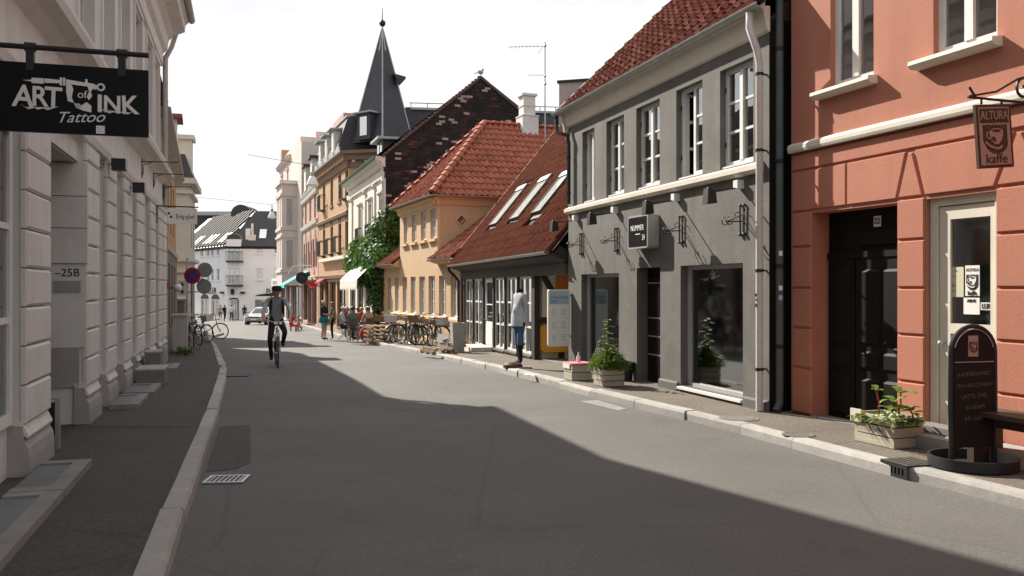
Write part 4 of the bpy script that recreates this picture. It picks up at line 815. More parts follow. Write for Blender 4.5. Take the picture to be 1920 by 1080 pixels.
# hipped roof of the tall part; the ridge runs back from the street
ov = .3; w2 = (xb-xa)/2+ov; xc = (xa+xb)/2; rise = w2*math.tan(R(46.5)); hy = -ov+w2*1.0; ZE = EZ+.02; ry = 9.3
A, Bp, Cc, D = V((xa-ov, -ov, ZE)), V((xb+ov, -ov, ZE)), V((xc, hy, ZE+rise)), V((xc, ry, ZE+rise))
m = MB(); m.poly([A, Bp, Cc]); m.poly([Bp, (xb+ov, ry, ZE), D, Cc]); m.poly([A, Cc, D, (xa-ov, ry, ZE)]); m.poly([(xa-ov, ry, ZE), (xb+ov, ry, ZE), D]); rf = m.build('roof', UNDER, T)
sl = math.hypot(w2, rise); es_ = V((0, w2, rise)); nx = int(2*w2/.235)
tw, tl = .235, .345
tiles(T, rf, A+V((0, -.03, 0)), (1, 0, 0), es_, int(2*w2/tw)+1, int(sl/tl)+1, tw, tl, TILE_R, lambda x, s: s/sl*w2-.14 < x < 2*w2-s/sl*w2+.14, 60)
tiles(T, rf, Bp+V((.03, 0, 0)), (0, 1, 0), V((-w2, 0, rise)), int((ry+ov)/tw)+1, int(sl/tl)+1, tw, tl, TILE_R, lambda x, s: x > s/sl*w2-.14, 240)
tiles(T, rf, V((xa-ov-.03, ry, ZE)), (0, -1, 0), V((w2, 0, rise)), int((ry+ov)/tw)+1, int(sl/tl)+1, tw, tl, TILE_R, lambda x, s: x < ry+ov-s/sl*w2+.14, 0)
caps(rf, Bp+V((0, 0, .06)), Cc+V((0, 0, .07)), TILE_R, .13, .36, 'hip_tile'); caps(rf, A+V((0, 0, .06)), Cc+V((0, 0, .07)), TILE_R, .13, .36, 'hip_tile'); caps(rf, Cc+V((0, 0, .05)), D+V((0, 0, .05)), TILE_R, .12, .36)
gutter(T, A+V((0, -.06, -.0)), Bp+V((0.02, -.06, -.0)), .06); gutter(T, Bp+V((.06, -.06, 0)), (xb+ov+.06, ry, ZE), .06)
# white chimney on the ridge
cy_ = None; r_ = ray(994, 262); o_ = Y.world(xc+.35, 0, 0); t_ = (o_-V((0, 0, EYE))).dot(Y.U)/r_.dot(Y.U); cp = V((0, 0, EYE))+r_*t_-Y.p0; cyy = cp.dot(Y.I); zr = ZE+rise
m = MB(); m.box(xc-.34, xc+.38, cyy-.34, cyy+.36, zr-1.1, zr+.42).box(xc-.24, xc+.28, cyy-.26, cyy+.26, zr+.42, zr+1.24).box(xc-.265, xc+.305, cyy-.285, cyy+.285, zr+.82, zr+.86).box(xc-.31, xc+.35, cyy-.33, cyy+.33, zr+1.24, zr+1.33).box(xc-.365, xc+.405, cyy-.365, cyy+.385, zr+.40, zr+.44)
m.build('chimney', mk('limewash', (.66, .64, .62), .85, .08, 3, .2, 20, dirt=.3, dirtcol=(.4, .38, .36)), rf)
# low roofs either side
def lowroof(x0, x1, run, mat, nob):
    e = V((0, math.cos(R(36.5)), math.sin(R(36.5)))); o = V((x0, -.32, 2.66)); SL_ = run; mm = MB(); mm.poly([o, V((x1, -.32, 2.66)), V((x1, -.32, 2.66))+e*SL_, o+e*SL_]); r = mm.build('low_roof', UNDER, T)
    tiles(T, r, o+V((0, -.03, 0)), (1, 0, 0), e, int((x1-x0)/.235)+1, int(SL_/.345), .235, .345, mat, None, nob); gutter(T, o+V((0, -.05, 0)), V((x1, -.37, 2.66)), .06); MB().prismx([(0, 2.5), (-.28, 2.58), (-.30, 2.64), (0, 2.9)], x0, x1).build('eaves_board', YELTRIM, T)
lowroof(xb+.02, L+.1, 3.8, TILE_R, 120); lowroof(-.1, xa-.02, 5.2, TILE_R, 40)
p = MB(); p.tube([(.15, -.36, 2.6), (.15, -.3, 2.4), (.12, -.08, 2.2), (.12, -.07, -.9)], .045, 8); p.build('drainpipe', IRON, T, True)
ant = thing('tv_aerial', 'thin television aerial mast behind the white chimney', 'aerial', TM[T.name] @ V((xc+.6, cyy+.55, zr-.6))); m = MB()
m.tube([(0, 0, 0), (0, 0, 4.0)], .028, 6).ball((0, 0, 3.85), .07, n=6).ball((0, 0, 2.3), .07, n=6).ball((0, 0, 2.62), .06, n=6); m.build('mast', STEEL, ant)
m = MB(); m.bar((0, 0, 3.83), (-1.5, .2, 3.85), .02, .02).bar((-.08, 0, 3.83), (-.28, 0, 3.5), .02, .02).bar((0, 0, 2.65), (-.7, .1, 2.68), .02, .02)
for i in range(8): m.bar((-.3-.15*i, .03*i-.25, 3.84), (-.3-.15*i, .03*i+.3, 3.84), .012, .012)
m.build('antenna_arm', STEEL, ant)

# red and dark roofs seen beyond the yellow house
bk = thing('rear_house', 'red tiled rear roof glimpsed right of the white chimney', 'building', (2.3, 45.5, 0), R(-20)); m = MB(); m.prism([(-6, -1), (6, -1), (6, 6.5), (-6, 6.5)], 0, 6); m.build('wall', PLASTER, bk)
m = MB(); e = V((0, math.cos(R(40)), math.sin(R(40)))); m.poly([(-6.2, -.3, 6.45), (6.2, -.3, 6.45), V((6.2, -.3, 6.45))+e*4.3, V((-6.2, -.3, 6.45))+e*4.3]); m.poly([(-6.2, 6.3, 6.45), (6.2, 6.3, 6.45), V((6.2, -.3, 6.45))+e*4.3, V((-6.2, -.3, 6.45))+e*4.3]); rr = m.build('roof', UNDER, bk); tiles(bk, rr, (-6.2, -.3, 6.45), (1, 0, 0), e, 38, 11, .325, .39, TILE_R, None, 60)
ch = P(1080, 175, 30); t = thing('rear_chimney', 'grey chimney top behind the grey house roof', 'chimney', (ch.x-.0, 30, 7.6), R(-16)); MB().box(-.5, .5, -.4, .4, -4, .98).build('stack', GREYPL, t); MB().box(-.56, .56, -.46, .46, .981, 1.06).build('cap', IRON, t); MB().box(-.5, .5, -.4, .4, -7.6-.4, -4).build('shaft', GREYPL, t)

# ------------------------------------------------------------------ white neo-classical house with sooty brick gable
W = Fr((-9.55, 51.4), (-5.85, 40.6), -.7); T = W.thing('gabled_house', 'white stuccoed house with a huge sooty brick gable wall', 'building'); L = W.len
ez = W.z(727, 283, .2); wx = [(671, 681), (690, 703), (712, 726)]
z1 = W.z(717, 372); z0 = z1-1.9
ups = []
for cx_ in (676, 695, 715.5): x = W.x(cx_); ups.append((x-.42, x+.42, z0, z1, .15))
zl = 1.0; lowsh = [(.6, 2.6, .1, 3.0, .2), (3.2, 5.2, .1, 3.0, .2), (6.0, 7.4, .1, 3.0, .2), (8.2, 10.4, .5, 3.0, .2)]
m = MB(); wall(m, 0, L, -.8, ez, ups+lowsh); m.poly([(0, 0, -.8), (0, 11, -.8), (0, 11, ez), (0, 0, ez)]); m.build('wall', WHITEW2, T)
for a, b, c, d, _ in ups:
    window(T, a, b, c, d, .1, 2, 3, GREYPL, .07, .05, .08, .06, cur=.2, sepp=False); MB().prismx([(0, d+.34), (-.16, d+.34), (-.16, d+.26), (-.06, d+.2), (0, d+.2)], a-.18, b+.18).build('lintel_hood', WHITEW2, T)
    MB().box(a-.16, a-.05, -.05, .0, c, d+.2).box(b+.05, b+.16, -.05, 0, c, d+.2).build('architrave', WHITEW2, T)
    bl = MB(); bl.box(a-.1, b+.1, -.24, -.2, c-.02, c+.04).box(a-.1, b+.1, -.24, -.2, c+.85, c+.9)
    for i in range(8): x = a-.08+(b-a+.16)*i/7; bl.box(x-.012, x+.012, -.23, -.21, c+.04, c+.85)
    bl.box(a-.1, a-.06, -.2, 0, c+.85, c+.9).box(b+.06, b+.1, -.2, 0, c+.85, c+.9).box(a-.1, b+.1, -.24, 0, c-.06, c-.02); bl.build('balcony_rail', IRON, T)
for x in [W.x(p) for p in (661, 686, 703.5, 722)]:
    MB().prismx([(0, z0-.3), (-.08, z0-.3), (-.08, z1+.6), (-.16, z1+.75), (-.16, z1+.85), (0, z1+.85)], x-.16, x+.16).build('pilaster', WHITEW2, T)
MB().prismx([(0, z1+.86), (-.1, z1+.9), (-.12, z1+1.15), (0, z1+1.18)], 0, L).build('architrave_band', WHITEW2, T); MB().prismx([(0, ez-.5), (-.1, ez-.45), (-.2, ez-.25), (-.4, ez-.14), (-.4, ez), (0, ez)], -.05, L+.02).build('cornice', WHITEW2, T)
MB().prismx([(0, 3.2), (-.12, 3.25), (-.12, 3.5), (0, 3.55)], 0, L).build('string_course', WHITEW2, T)
for a, b, c, d, _ in lowsh: window(T, a, b, c, d, .12, 2, 2, TIMBER, .08, .05, .08, .06, sepp=False, gl=GLASSD)
room(T, .1, L-.1, -.2, 3.1, .25, 2); room(T, .1, L-.1, z0-.1, ez-.6, .25, 2)
# gable wall of bricks: measured apex and slopes
ap_y = None; o_ = W.world(L, 0, 0); cam_ = V((0, 0, EYE))
def ongable(px, py): r = ray(px, py); t = (o_-cam_).dot(W.U)/r.dot(W.U); p = cam_+r*t-W.p0; return p.dot(W.I), p.z
ga, gb = ongable(901, 146), ongable(980, 212); gl_ = (-.05, ez)
sl2 = (gb[1]-ga[1])/(gb[0]-ga[0]); end = (ga[0]*2+.4, ga[1]+sl2*(ga[0]+.4)); gw = [(-.0, -.9), (end[0], -.9), end, ga, gl_]
m = MB(); m.add([(L, y, z) for y, z in gw]+[(L-.3, y, z) for y, z in gw], [(0, 1, 2, 3, 4), (9, 8, 7, 6, 5)]+[(i, (i+1) % 5, 5+(i+1) % 5, 5+i) for i in range(5)]); m.build('gable_wall', MORTAR, T)
br = random.Random(21); rows = int((ga[1]-2.2)/.115); bm_ = MB()
def gtop(y): return ez+(ga[1]-ez)*y/ga[0] if y < ga[0] else ga[1]+sl2*(y-ga[0])
for r in range(rows):
    z = 2.2+r*.115; off = (r % 2)*.15
    for i in range(int(end[0]/.30)+1):
        y = i*.30+off
        if z+.12 > gtop(y) or z+.12 > gtop(y+.29): continue
        nv = noise.noise(V((y*.55, z*.8, 3)))+.5*noise.noise(V((y*1.9, z*2.6, 9))); lim = noise.noise(V((y*.9+20, z*1.4, 1)))+.45*br.uniform(-1, 1)-.10*(z-5.5)
        pw_ = noise.noise(V((y*.45+20, z*.6, 1)))+.7*noise.noise(V((y*1.5, z*1.9, 5))); mt = 2 if br.random() < max(0, min(.62, (pw_+.17-.05*(z-6.2))*1.1)) else (1 if br.random() < .03+.32*max(0, nv-.15) else (3 if br.random() < .25 else 0)); pr_ = br.uniform(.004, .03)
        bm_.mat(mt).box(L+.0005, L+pr_, y+.008, y+.292, z+.006, z+.107)
tag(bm_.build('bricks', BRICKM, T), kind='stuff')
vg = MB(); vg.bar((L+.02, gl_[0]-.1, gl_[1]+.0), (L+.02, ga[0], ga[1]+.03), .12, .12, (1, 0, 0)).bar((L+.02, ga[0], ga[1]+.03), (L+.02, end[0], end[1]), .12, .12, (1, 0, 0)); vg.build('verge', FARTILE, T)
for i in range(30):
    f = (i+.5)/30; y = gl_[0]+(ga[0]-gl_[0])*f; z = gl_[1]+(ga[1]-gl_[1])*f; MB().box(L-.1, L+.1, y-.07, y+.085, z+.09, z+.12+.02*(i % 2)).build('verge_tile', TILE_B, T)
m = MB(); ov_ = -.42; ez2 = ez-.0
m.poly([(-.1, ov_, ez+.02), (L+.05, ov_, ez+.02), (L+.05, ga[0], ga[1]+.1), (-.1, ga[0], ga[1]+.1)]); m.poly([(-.1, ga[0], ga[1]+.1), (L+.05, ga[0], ga[1]+.1), (L+.05, end[0]+.3, end[1]+.05), (-.1, end[0]+.3, end[1]+.05)]); wr = m.build('roof', FARTILE, T)
gutter(T, (-.1, ov_-.06, ez), (L+.1, ov_-.06, ez), .08, COPPER)
p = MB(); p.tube([(L+.02, ov_-.02, ez-.05), (L+.02, ov_+.02, ez-.25), (L-.04, -.14, ez-.5), (L-.05, -.1, ez-.8), (L-.05, -.1, 3)], .055, 8); p.build('drainpipe', PIPEW, T, True)
# flat hatted dormer at the front of the roof
dx = W.x(700); dd = MB(); dd.box(dx-.9, dx+.7, .35, 2.8, ez+.0, ez+1.2); dd = dd.build('dormer', FARTILE, wr); MB().box(dx-1.15, dx+.95, .05, 3, ez+1.2, ez+1.32).build('dormer_roof', LEAD, wr)
for k in (-.7, .05): MB().box(dx+k, dx+k+.45, .32, .345, ez+.25, ez+1.1).build('dormer_window', GLASSD, wr)
bdp = TM[T.name] @ V((L, ga[0], ga[1]+.1)); bd = thing('pigeon', 'grey pigeon perched on the brick gable peak', 'bird', bdp, R(30)); m = MB(); m.ball((0, 0, .17), .16, .10, .10, 8); m.ball((.12, 0, .31), .055, n=8).bar((.16, 0, .31), (.21, 0, .30), .02, .02).bar((-.1, 0, .15), (-.34, 0, .06), .10, .03).tube([(.02, .03, .1), (.02, .03, 0)], .012, 5).tube([(.02, -.03, .1), (.02, -.03, 0)], .012, 5).tube([(.08, 0, .22), (.12, 0, .3)], .05, 6); m.build('body', GREYPL, bd, True)

# climbing ivy over the corner
iv = random.Random(5); ip = TM[T.name] @ V((L-.2, -.1, -.0)); ivy = thing('climbing_ivy', 'dense green climber covering the white house corner up to the brick gable', 'climbing plant', ip, W.ang); z_ = gz(ip.y)-ip.z
st = MB()
for i in range(4): st.tube([(-.3+i*.18, -.10, z_-.1), (-.45+i*.25, -.16, 1.2), (-.3+i*.1, -.2, 2.6), (-.9+i*.5, -.2, 4.2)], [.06, .05, .04, .02], 6)
st.build('stem', STEM, ivy)
blobs = [(.15, .35, 1.0, .75, .9, 1.6), (.1, .3, 2.6, .95, .95, 1.3), (-.25, -.05, 3.4, 1.2, .8, 1.2), (.22, .9, 3.6, .5, 1.1, 1.5), (-1.2, -.2, 4.0, 1.2, .6, .85), (-2.2, -.25, 4.05, 1.0, .55, .7), (-3.1, -.25, 3.7, .8, .5, .6), (-4.0, -.25, 3.3, .8, .5, .8), (-5.0, -.3, 3.6, 1.0, .5, .8), (-6.0, -.3, 3.5, .8, .5, .7), (-4.4, -.3, 4.3, 1.1, .5, .6), (-6.5, -.3, 2.9, .4, .4, .5), (.1, .5, 5.2, .6, .7, 1.0), (.1, .9, 5.9, .32, .6, .8), (-.4, -.1, 5.0, .5, .35, .7), (-1.7, -.1, 4.9, .4, .3, .5), (.15, .5, .2, .7, .8, .6)]
lf = MB()
for b in blobs:
    n_ = int(1450*(b[3]*b[4]+b[4]*b[5]+b[3]*b[5])/2.2)
    for _ in range(n_):
        u, v = iv.uniform(-1, 1), iv.uniform(0, 6.283); s = math.sqrt(1-u*u); d = V((s*math.cos(v), s*math.sin(v), u)); k = .62+.5*iv.random()**.6
        k *= 1+.28*noise.noise(V((d.x*2.3+b[0]*3, d.y*2.3, d.z*2.3+b[2])))
        p = V((b[0]+d.x*b[3]*k, b[1]+d.y*b[4]*k, b[2]+d.z*b[5]*k)); sz = iv.uniform(.055, .12); a_ = V((iv.gauss(0, 1), iv.gauss(0, 1), iv.gauss(0, .7)-.2)).normalized(); c_ = d.cross(a_).normalized()*sz; e_ = (a_ - d*a_.dot(d)*.6).normalized()*sz*1.25
        lf.add([p, p+c_*.9+e_*.7, p+e_*1.7, p-c_*.9+e_*.7], [(0, 1, 2, 3)])
tag(lf.build('foliage', LEAF, ivy), kind='stuff')
aw = TM[T.name] @ V((0, 0, 0)); at_ = thing('white_awning', 'white scalloped shop awning beside the climber', 'awning', W.world(W.x(637, 1.35), 0, 0), W.ang); xw = W.x(669, 1.35)-W.x(637, 1.35)
az1, az0 = 4.1, 2.75; m = MB(); m.prismx([(-.02, az1), (-1.35, az0), (-1.35, az0-.28), (-1.33, az0-.28), (-1.33, az0), (-.02, az1-.03)], .1, xw); m.build('canopy', AWNW, at_); 
for i in range(12): x = .1+(xw-.1)*(i+.5)/12; MB().lathe([((xw-.1)/24, 0), ((xw-.1)/24, .015)], (x, -1.345, az0-.28), 10, Matrix.Rotation(R(90), 3, 'X')).build('scallop', AWNW, at_)
for x in (.15, xw-.05): MB().tube([(x, -.02, 2.7), (x, -1.34, az0-.02)], .02, 5).build('awning_arm', IRON, at_)
# ------------------------------------------------------------------ white rusticated house on the left
K = Fr((1.856-.957*.146, -12-.29*.146), (-7.855-.957*.146, 20.05-.29*.146)); T = K.thing('white_house', 'white stuccoed town house with rusticated ground floor pilasters', 'building'); L = K.len
u = lambda y: (y+12)/.957
pil = [(-1.2, .2), (2.2, 3.6), (7.22, 8.06), (10.0, 10.76), (11.5, 12.2), (13.1, 13.85), (14.65, 15.6), (16.7, 17.55), (18.3, 18.95), (19.2, 19.95)]
ops = [(.3, 2.1, .5, 3.0, .22), (3.8, 7.16, .55, 3.0, .22), (8.07, 10.0, -.05, 3.07, .95), (10.78, 11.46, .45, 3.05, .2), (12.24, 13.06, -.05, 3.05, .22), (13.9, 14.6, .45, 3.05, .2), (15.66, 16.6, -.05, 3.05, .25), (17.6, 18.24, .45, 3.05, .2)]
fw = [(y-.98, y) for y in (1.0, 2.8, 4.4, 6.05, 7.75, 9.45, 11.15, 12.85, 14.55, 16.3, 18.1, 19.6)]
m = MB(); wall(m, 0, L, -.5, 7.0, [(u(a), u(b), c, d, e) for a, b, c, d, e in ops]+[(u(a), u(b), 4.62, 6.55, .2) for a, b in fw]); shell(m, 0, L, -.5, 7.8, 9); m.build('wall', WHITEW, T)
def quoin(x0, x1, z0, z1, y=-.001, pr=.055, ch=.02):
    b = MB(); y0 = y-pr; x0 += .004; x1 -= .004; z0 += .006; z1 -= .006
    b.add([(x0, y, z0), (x1, y, z0), (x1, y, z1), (x0, y, z1), (x0, y0+ch, z0), (x1, y0+ch, z0), (x1, y0+ch, z1), (x0, y0+ch, z1), (x0+ch, y0, z0+ch), (x1-ch, y0, z0+ch), (x1-ch, y0, z1-ch), (x0+ch, y0, z1-ch)],
          [(8, 9, 10, 11)]+[(i, (i+1) % 4, 4+(i+1) % 4, 4+i) for i in range(4)]+[(4+i, 4+(i+1) % 4, 8+(i+1) % 4, 8+i) for i in range(4)]); return b.build('rusticated_block', WHITEW, T)
for a, b in pil:
    x0, x1 = u(a), u(b); MB().box(x0, x1, -.09, -.001, .3, 3.3).build('pilaster', WHITEW, T)
    z = .535
    while z < 3.2: quoin(x0-.02, x1+.02, z, min(z+.32, 3.30), -.091); z += .32
    MB().prismx([(-.001, -.4), (-.165, -.4), (-.165, .26), (-.155, .34), (-.125, .40), (-.11, .52), (-.001, .53)], x0-.05, x1+.05).build('plinth', GREYPL, T)
    MB().prismx([(-.001, .531), (-.15, .42), (-.155, .44), (-.10, .56), (-.001, .58)], x0-.03, x1+.03).build('plinth_scroll', WHITEW, T)
MB().prismx([(0, 3.08), (-.04, 3.08), (-.04, 3.3), (-.13, 3.34), (-.15, 3.42), (-.05, 3.46), (-.05, 3.98), (-.10, 4.02), (-.16, 4.08), (-.28, 4.14), (-.30, 4.22), (-.06, 4.28), (0, 4.29)], 0, L).build('string_course', WHITEW, T)
MB().prismx([(0, 4.30), (-.05, 4.30), (-.05, 4.48), (-.12, 4.52), (-.12, 4.57), (0, 4.6)], 0, L).build('sill_band', WHITEW, T)
MB().prismx([(0, 6.7), (-.06, 6.72), (-.06, 7.0), (-.14, 7.08), (-.18, 7.3), (-.30, 7.42), (-.52, 7.52), (-.54, 7.68), (-.60, 7.74), (-.60, 7.8), (.3, 7.8)], 0, L+.05).build('cornice', WHITEW, T)
gutter(T, (0, -.66, 7.82), (L+.12, -.66, 7.82), .08)
for a, b in fw:
    w = window(T, u(a)+.02, u(b)-.02, 4.63, 6.54, .09, 2, 3, WOODW, .07, .04, .09, .07, sepp=b > 9); 
    for x in (u(a), u(b)): MB().box(x-.11 if x == u(a) else x+.0, x if x == u(a) else x+.11, -.03, 0.0, 4.6, 6.6).build('architrave', WHITEW, w)
    MB().prismx([(0, 6.6), (-.04, 6.6), (-.05, 6.66), (0, 6.69)], u(a)-.1, u(b)+.1).build('lintel', WHITEW, w)
room(T, .1, L-.1, 4.4, 6.8, .25, 2)
for a, b, c, d, e in ops:
    if e > .5: continue
    if c < .2:
        q = MB(); q.box(u(a)+.02, u(b)-.02, .14, .19, .02, d-.02); dd = q.build('shop_door', WOODW, T); pane(dd, u(a)+.12, u(b)-.12, .75, d-.14, .135)
    else: window(T, u(a)+.02, u(b)-.02, c, d-.02, -.05 if b > 7 and b < 8 else .1, 1 if b-a < 1 else 3, 3, WOODW, .09, .05, .08, .07, gl=GLASSD)
room(T, .1, u(8.0), .2, 3.1, .3, 2); room(T, u(10.9), L-.1, .0, 3.1, .3, 2)
# entry recess with the door number
xr = u(10.0); MB().box(u(8.1), u(9.95), .90, .94, 0, 2.6).build('entry_door', DOORB, T)
for i in range(2): MB().box(u(8.25)+i*.9, u(8.95)+i*.9, .885, .899, .2, 2.3).build('door_panel', DOORB, T)
for z0, z1 in ((1.93, 2.32), (2.33, 2.68), (2.69, 3.05)): MB().box(xr-.05, xr-.001, -.14, .80, z0, z1).build('return_block', WHITEW, T)
MB().box(xr-.03, xr-.022, -.05, .82, .53, .98).build('return_dado', GREYPL, T)
npl = MB().box(xr-.034, xr-.025, -.07, .21, 1.60, 1.73).build('name_plate', STEEL, T); MB().box(xr-.0245, xr-.0015, -.12, .80, .98, 1.925).build('return_block', WHITEW, T); txt(T, '–25B', .125, xr-.028, .07, 1.82, LETTERB, rz=R(-90))
hd = K.z(165, 308)
# low roof; unseen gable added to cast the road shadow's slanting edge
ry_, rz_ = -.25, 7.83; M1 = [(-.45, 7.83), (4.5, 10.4), (9, 7.8)]
mm = MB(); mm.prismx(M1, 0, L-.02); rfK = mm.build('roof', FARTILE, T)
MB().prism([(u(5.7), 7.75), (u(19.25), 7.75), (u(12.5), 15.1)], .0, .4).build('shadow_gable', WHITEW, T); MB().prism([(u(5.9), 7.8), (u(19.0), 7.8), (u(12.5), 15.0)], .05, 6).build('shadow_gable_roof', FARTILE, T)
tp = thing('drainpipe', 'grey drainpipe where the white house ends', 'drainpipe', K.world(L+.06, -.1, gz(20))); q = MB(); q.tube([(.0, 0, 0), (0, 0, 7.0), (.1, .1, 7.3), (.25, .1, 7.75)], .06, 10); q.build('pipe', PIPEW if False else ZINC, tp, True)
for z in (.9, 2.5, 4.2, 6): MB().lathe([(.068, z), (.068, z+.05)], n=10).build('pipe_clip', ZINC, tp)
MB().box(-.0, .065, -.03, .03, 1.75, 1.9).build('sticker', SIGNR, tp); MB().box(-.0, .066, -.025, .025, .8, .9).build('sticker', YELBOX, tp)
# cellar hatches and steps
def hatch(label, y0, y1, dep, lift=.0, raised=.06):
    x0, x1 = u(y0), u(y1); t = thing('cellar_hatch', label, 'cellar hatch', K.world((x0+x1)/2, 0, .112+gz((y0+y1)/2)), K.ang); hw = (x1-x0)/2; r_ = raised
    f = .13; MB().box(-hw, hw, -dep, -dep+f, 0, r_).build('stone_rim', RIM, t); MB().box(-hw, -hw+f, -dep+f, -.2, 0, r_).build('stone_rim', RIM, t); MB().box(hw-f, hw, -dep+f, -.2, 0, r_).build('stone_rim', RIM, t)
    MB().box(-hw+f, hw-f, -dep+f, -.195, 0, r_-.015+lift).build('metal_plate', mk('hatch_plate'+label[:5], (.16, .17, .18), .5, .15, 4, .08, 40, metal=.3), t); return t
hatch('near stone rimmed cellar hatch with grey plate by the white house', 6.35, 7.5, .58); hatch('nearest cellar hatch at the lower left edge of the frame', 4.0, 6.33, .58)
hatch('cellar hatch just beyond the entry with number 25B', 11.1, 12.25, .55); hatch('grey hatch beside the stone step block', 12.4, 13.6, .6)
hatch('farthest cellar hatch by the last pilaster', 16.4, 17.6, .6)
def stepblock(label, y, w, d, h): t = thing('stone_step', label, 'step', K.world(u(y), -.20-d/2, .112), K.ang); MB().box(-w/2, w/2, -d/2, d/2, 0, h-.03).build('block', STONED, t); MB().box(-w/2-.01, w/2+.01, -d/2-.01, d/2+.01, h-.029, h).build('slab', STONE, t)
stepblock('grey stone step block on the left pavement', 14.2, .8, .42, .26); stepblock('taller grey stone block against the left pilasters', 15.25, .5, .25, .45)
t = thing('entry_post', 'short black post with a pale edge beside the 25B entry', 'post', K.world(u(8.45), -.06, .11), K.ang); MB().box(-.045, .045, -.05, .06, 0, .44).build('post', IRON, t); MB().box(-.045, .045, -.085, -.0505, 0, .47).build('edge_strip', STEEL, t); MB().box(-.05, .05, -.09, .065, .471, .49).build('cap', STEEL, t)
# spotlights on the frieze
for px, py, lb in ((213, 308, 'black spotlight on the white house frieze, nearest the hanging black sign'), (252, 351, 'black spotlight on the white house frieze, farther along')):
    x, z = K.hit(px, py, .2); t = thing('spotlight', lb, 'lamp', K.world(x, -.05, z), K.ang, 'spotlights on the white house frieze'); MB().box(-.04, .04, -.02, .05, -.05, .06).build('mount', STEEL, t); MB().tube([(0, 0, 0), (0, -.14, .0)], .012, 6).build('arm', STEEL, t); h = MB(); h.box(-.08, .08, -.30, -.13, -.08, .07); h.build('lamp_head', IRON, t); MB().box(-.07, .07, -.31, -.3005, -.07, .06).build('lamp_glass', STEEL, t)
for k, (px, py) in enumerate(((271, 303), (292, 326), (309, 350))):
    x, z = K.hit(px, py, .1); t = thing('flag_bracket', ['thin iron bracket above the fascia, nearest of three', 'thin iron bracket above the fascia, middle of three', 'thin iron bracket above the fascia, farthest of three'][k], 'bracket', K.world(x, -.05, z), K.ang, 'thin brackets on the white house'); MB().tube([(0, 0, 0), (0, -.62, .01)], .010, 5).build('arm', IRON, t); MB().tube([(0, -.02, -.25), (0, -.04, -.05), (0, -.2, 0)], .008, 5).bar((0, .0, -.3), (0, .0, .05), .04, .03).build('stay', IRON, t)
# hanging tattoo sign
ts = thing('hanging_sign', 'black tattoo parlour sign with white lettering hanging from an iron bar', 'sign', (-3.585, 5.96, 2.72), math.atan2(.29, .957))
MB().tube([(-.3, 0, .585), (1.045, 0, .585)], .019, 8).build('bar', IRON, ts, True)
for x in (.29, .87): MB().box(x-.025, x+.025, -.022, .022, .42, .595).lathe([(.032, -.035), (.032, .035)], (x, 0, .585), 10, Matrix.Rotation(R(90), 3, 'Y')).build('hanger', IRON, ts)
brd = MB().box(.02, 1.045, -.014, .014, 0, .475).build('board', BLACKP, ts)
sy = -.0165
for s, sz, x, z, sxx, tr in (('A', .20, .25, .235, .9, -.06), ('R', .18, .348, .24, .9, 0), ('T', .18, .435, .24, .95, -.03), ('I', .16, .728, .215, 1.1, 0), ('N', .155, .808, .215, .95, 0), ('K', .17, .92, .215, .95, .04)): txt(brd, s, sz*1.06, x, sy, z, LETTERW, tiltr=tr, sx=sxx, ext=.001, bold=.0035)
txt(brd, 'of', .075, .615, sy, .275, LETTERW, ext=.001); txt(brd, 'Tattoo', .105, .60, sy, .115, LETTERW, ext=.001, shear=.45, tiltr=R(4), sx=1.05)
m = MB(); z_ = .345; Q = lambda pts: m.prism(pts, sy-.001, sy+.001)
Q([(.17, .352), (.225, .358), (.225, .372), (.30, .372), (.30, .335), (.225, .335), (.225, .346)]); Q([(.305, .372), (.40, .368), (.40, .345), (.305, .342)]); Q([(.40, .385), (.415, .385), (.415, .33), (.40, .33)]); Q([(.42, .385), (.435, .385), (.435, .33), (.42, .33)])
Q([(.44, .375), (.56, .36), (.56, .335), (.44, .345)]); Q([(.44, .345), (.475, .34), (.485, .31), (.475, .25), (.49, .215), (.45, .225), (.44, .29)]); Q([(.56, .385), (.575, .385), (.575, .36), (.615, .355), (.64, .34), (.63, .315), (.61, .32), (.595, .30), (.605, .27), (.585, .24), (.57, .26), (.585, .30), (.575, .335), (.56, .335)])
Q([(.49, .215), (.535, .20), (.57, .225), (.60, .20), (.60, .155), (.545, .165), (.50, .185)]); m.v = [(x+.075, y, z) for x, y, z in m.v]; m.build('machine_emblem', LETTERW, brd)
m = MB(); m.lathe([(.028, -.001), (.028, .001)], (.735, sy, .335), 14, Matrix.Rotation(R(90), 3, 'X')).lathe([(.018, -.001), (.018, .001)], (.59, sy, .195), 12, Matrix.Rotation(R(90), 3, 'X')); m.build('emblem_disc', LETTERW, brd); MB().lathe([(.015, -.001), (.015, .001)], (.735, sy-.002, .335), 12, Matrix.Rotation(R(90), 3, 'X')).build('emblem_hole', BLACKP, brd)
for sgn, x0 in ((1, .47), (-1, .72)):
    m = MB()
    for k in range(3): a = x0-sgn*.06*k; m.prism([(a, .185-.006*k), (a-sgn*.07, .155), (a-sgn*.12, .175+.006*k), (a-sgn*.085, .168)], sy-.001, sy+.001)
    m.build('flourish', LETTERW, brd)
st = MB().box(.705, .76, sy-.001, sy+.001, .01, .065).build('dice_sticker', PAPER, brd)
for dx, dz in ((.015, .015), (.04, .015), (.015, .04), (.04, .04), (.027, .027)): MB().box(.705+dx-.004, .705+dx+.004, sy-.0025, sy-.0015, .01+dz-.004, .01+dz+.004).build('dot', GREYPL, st)
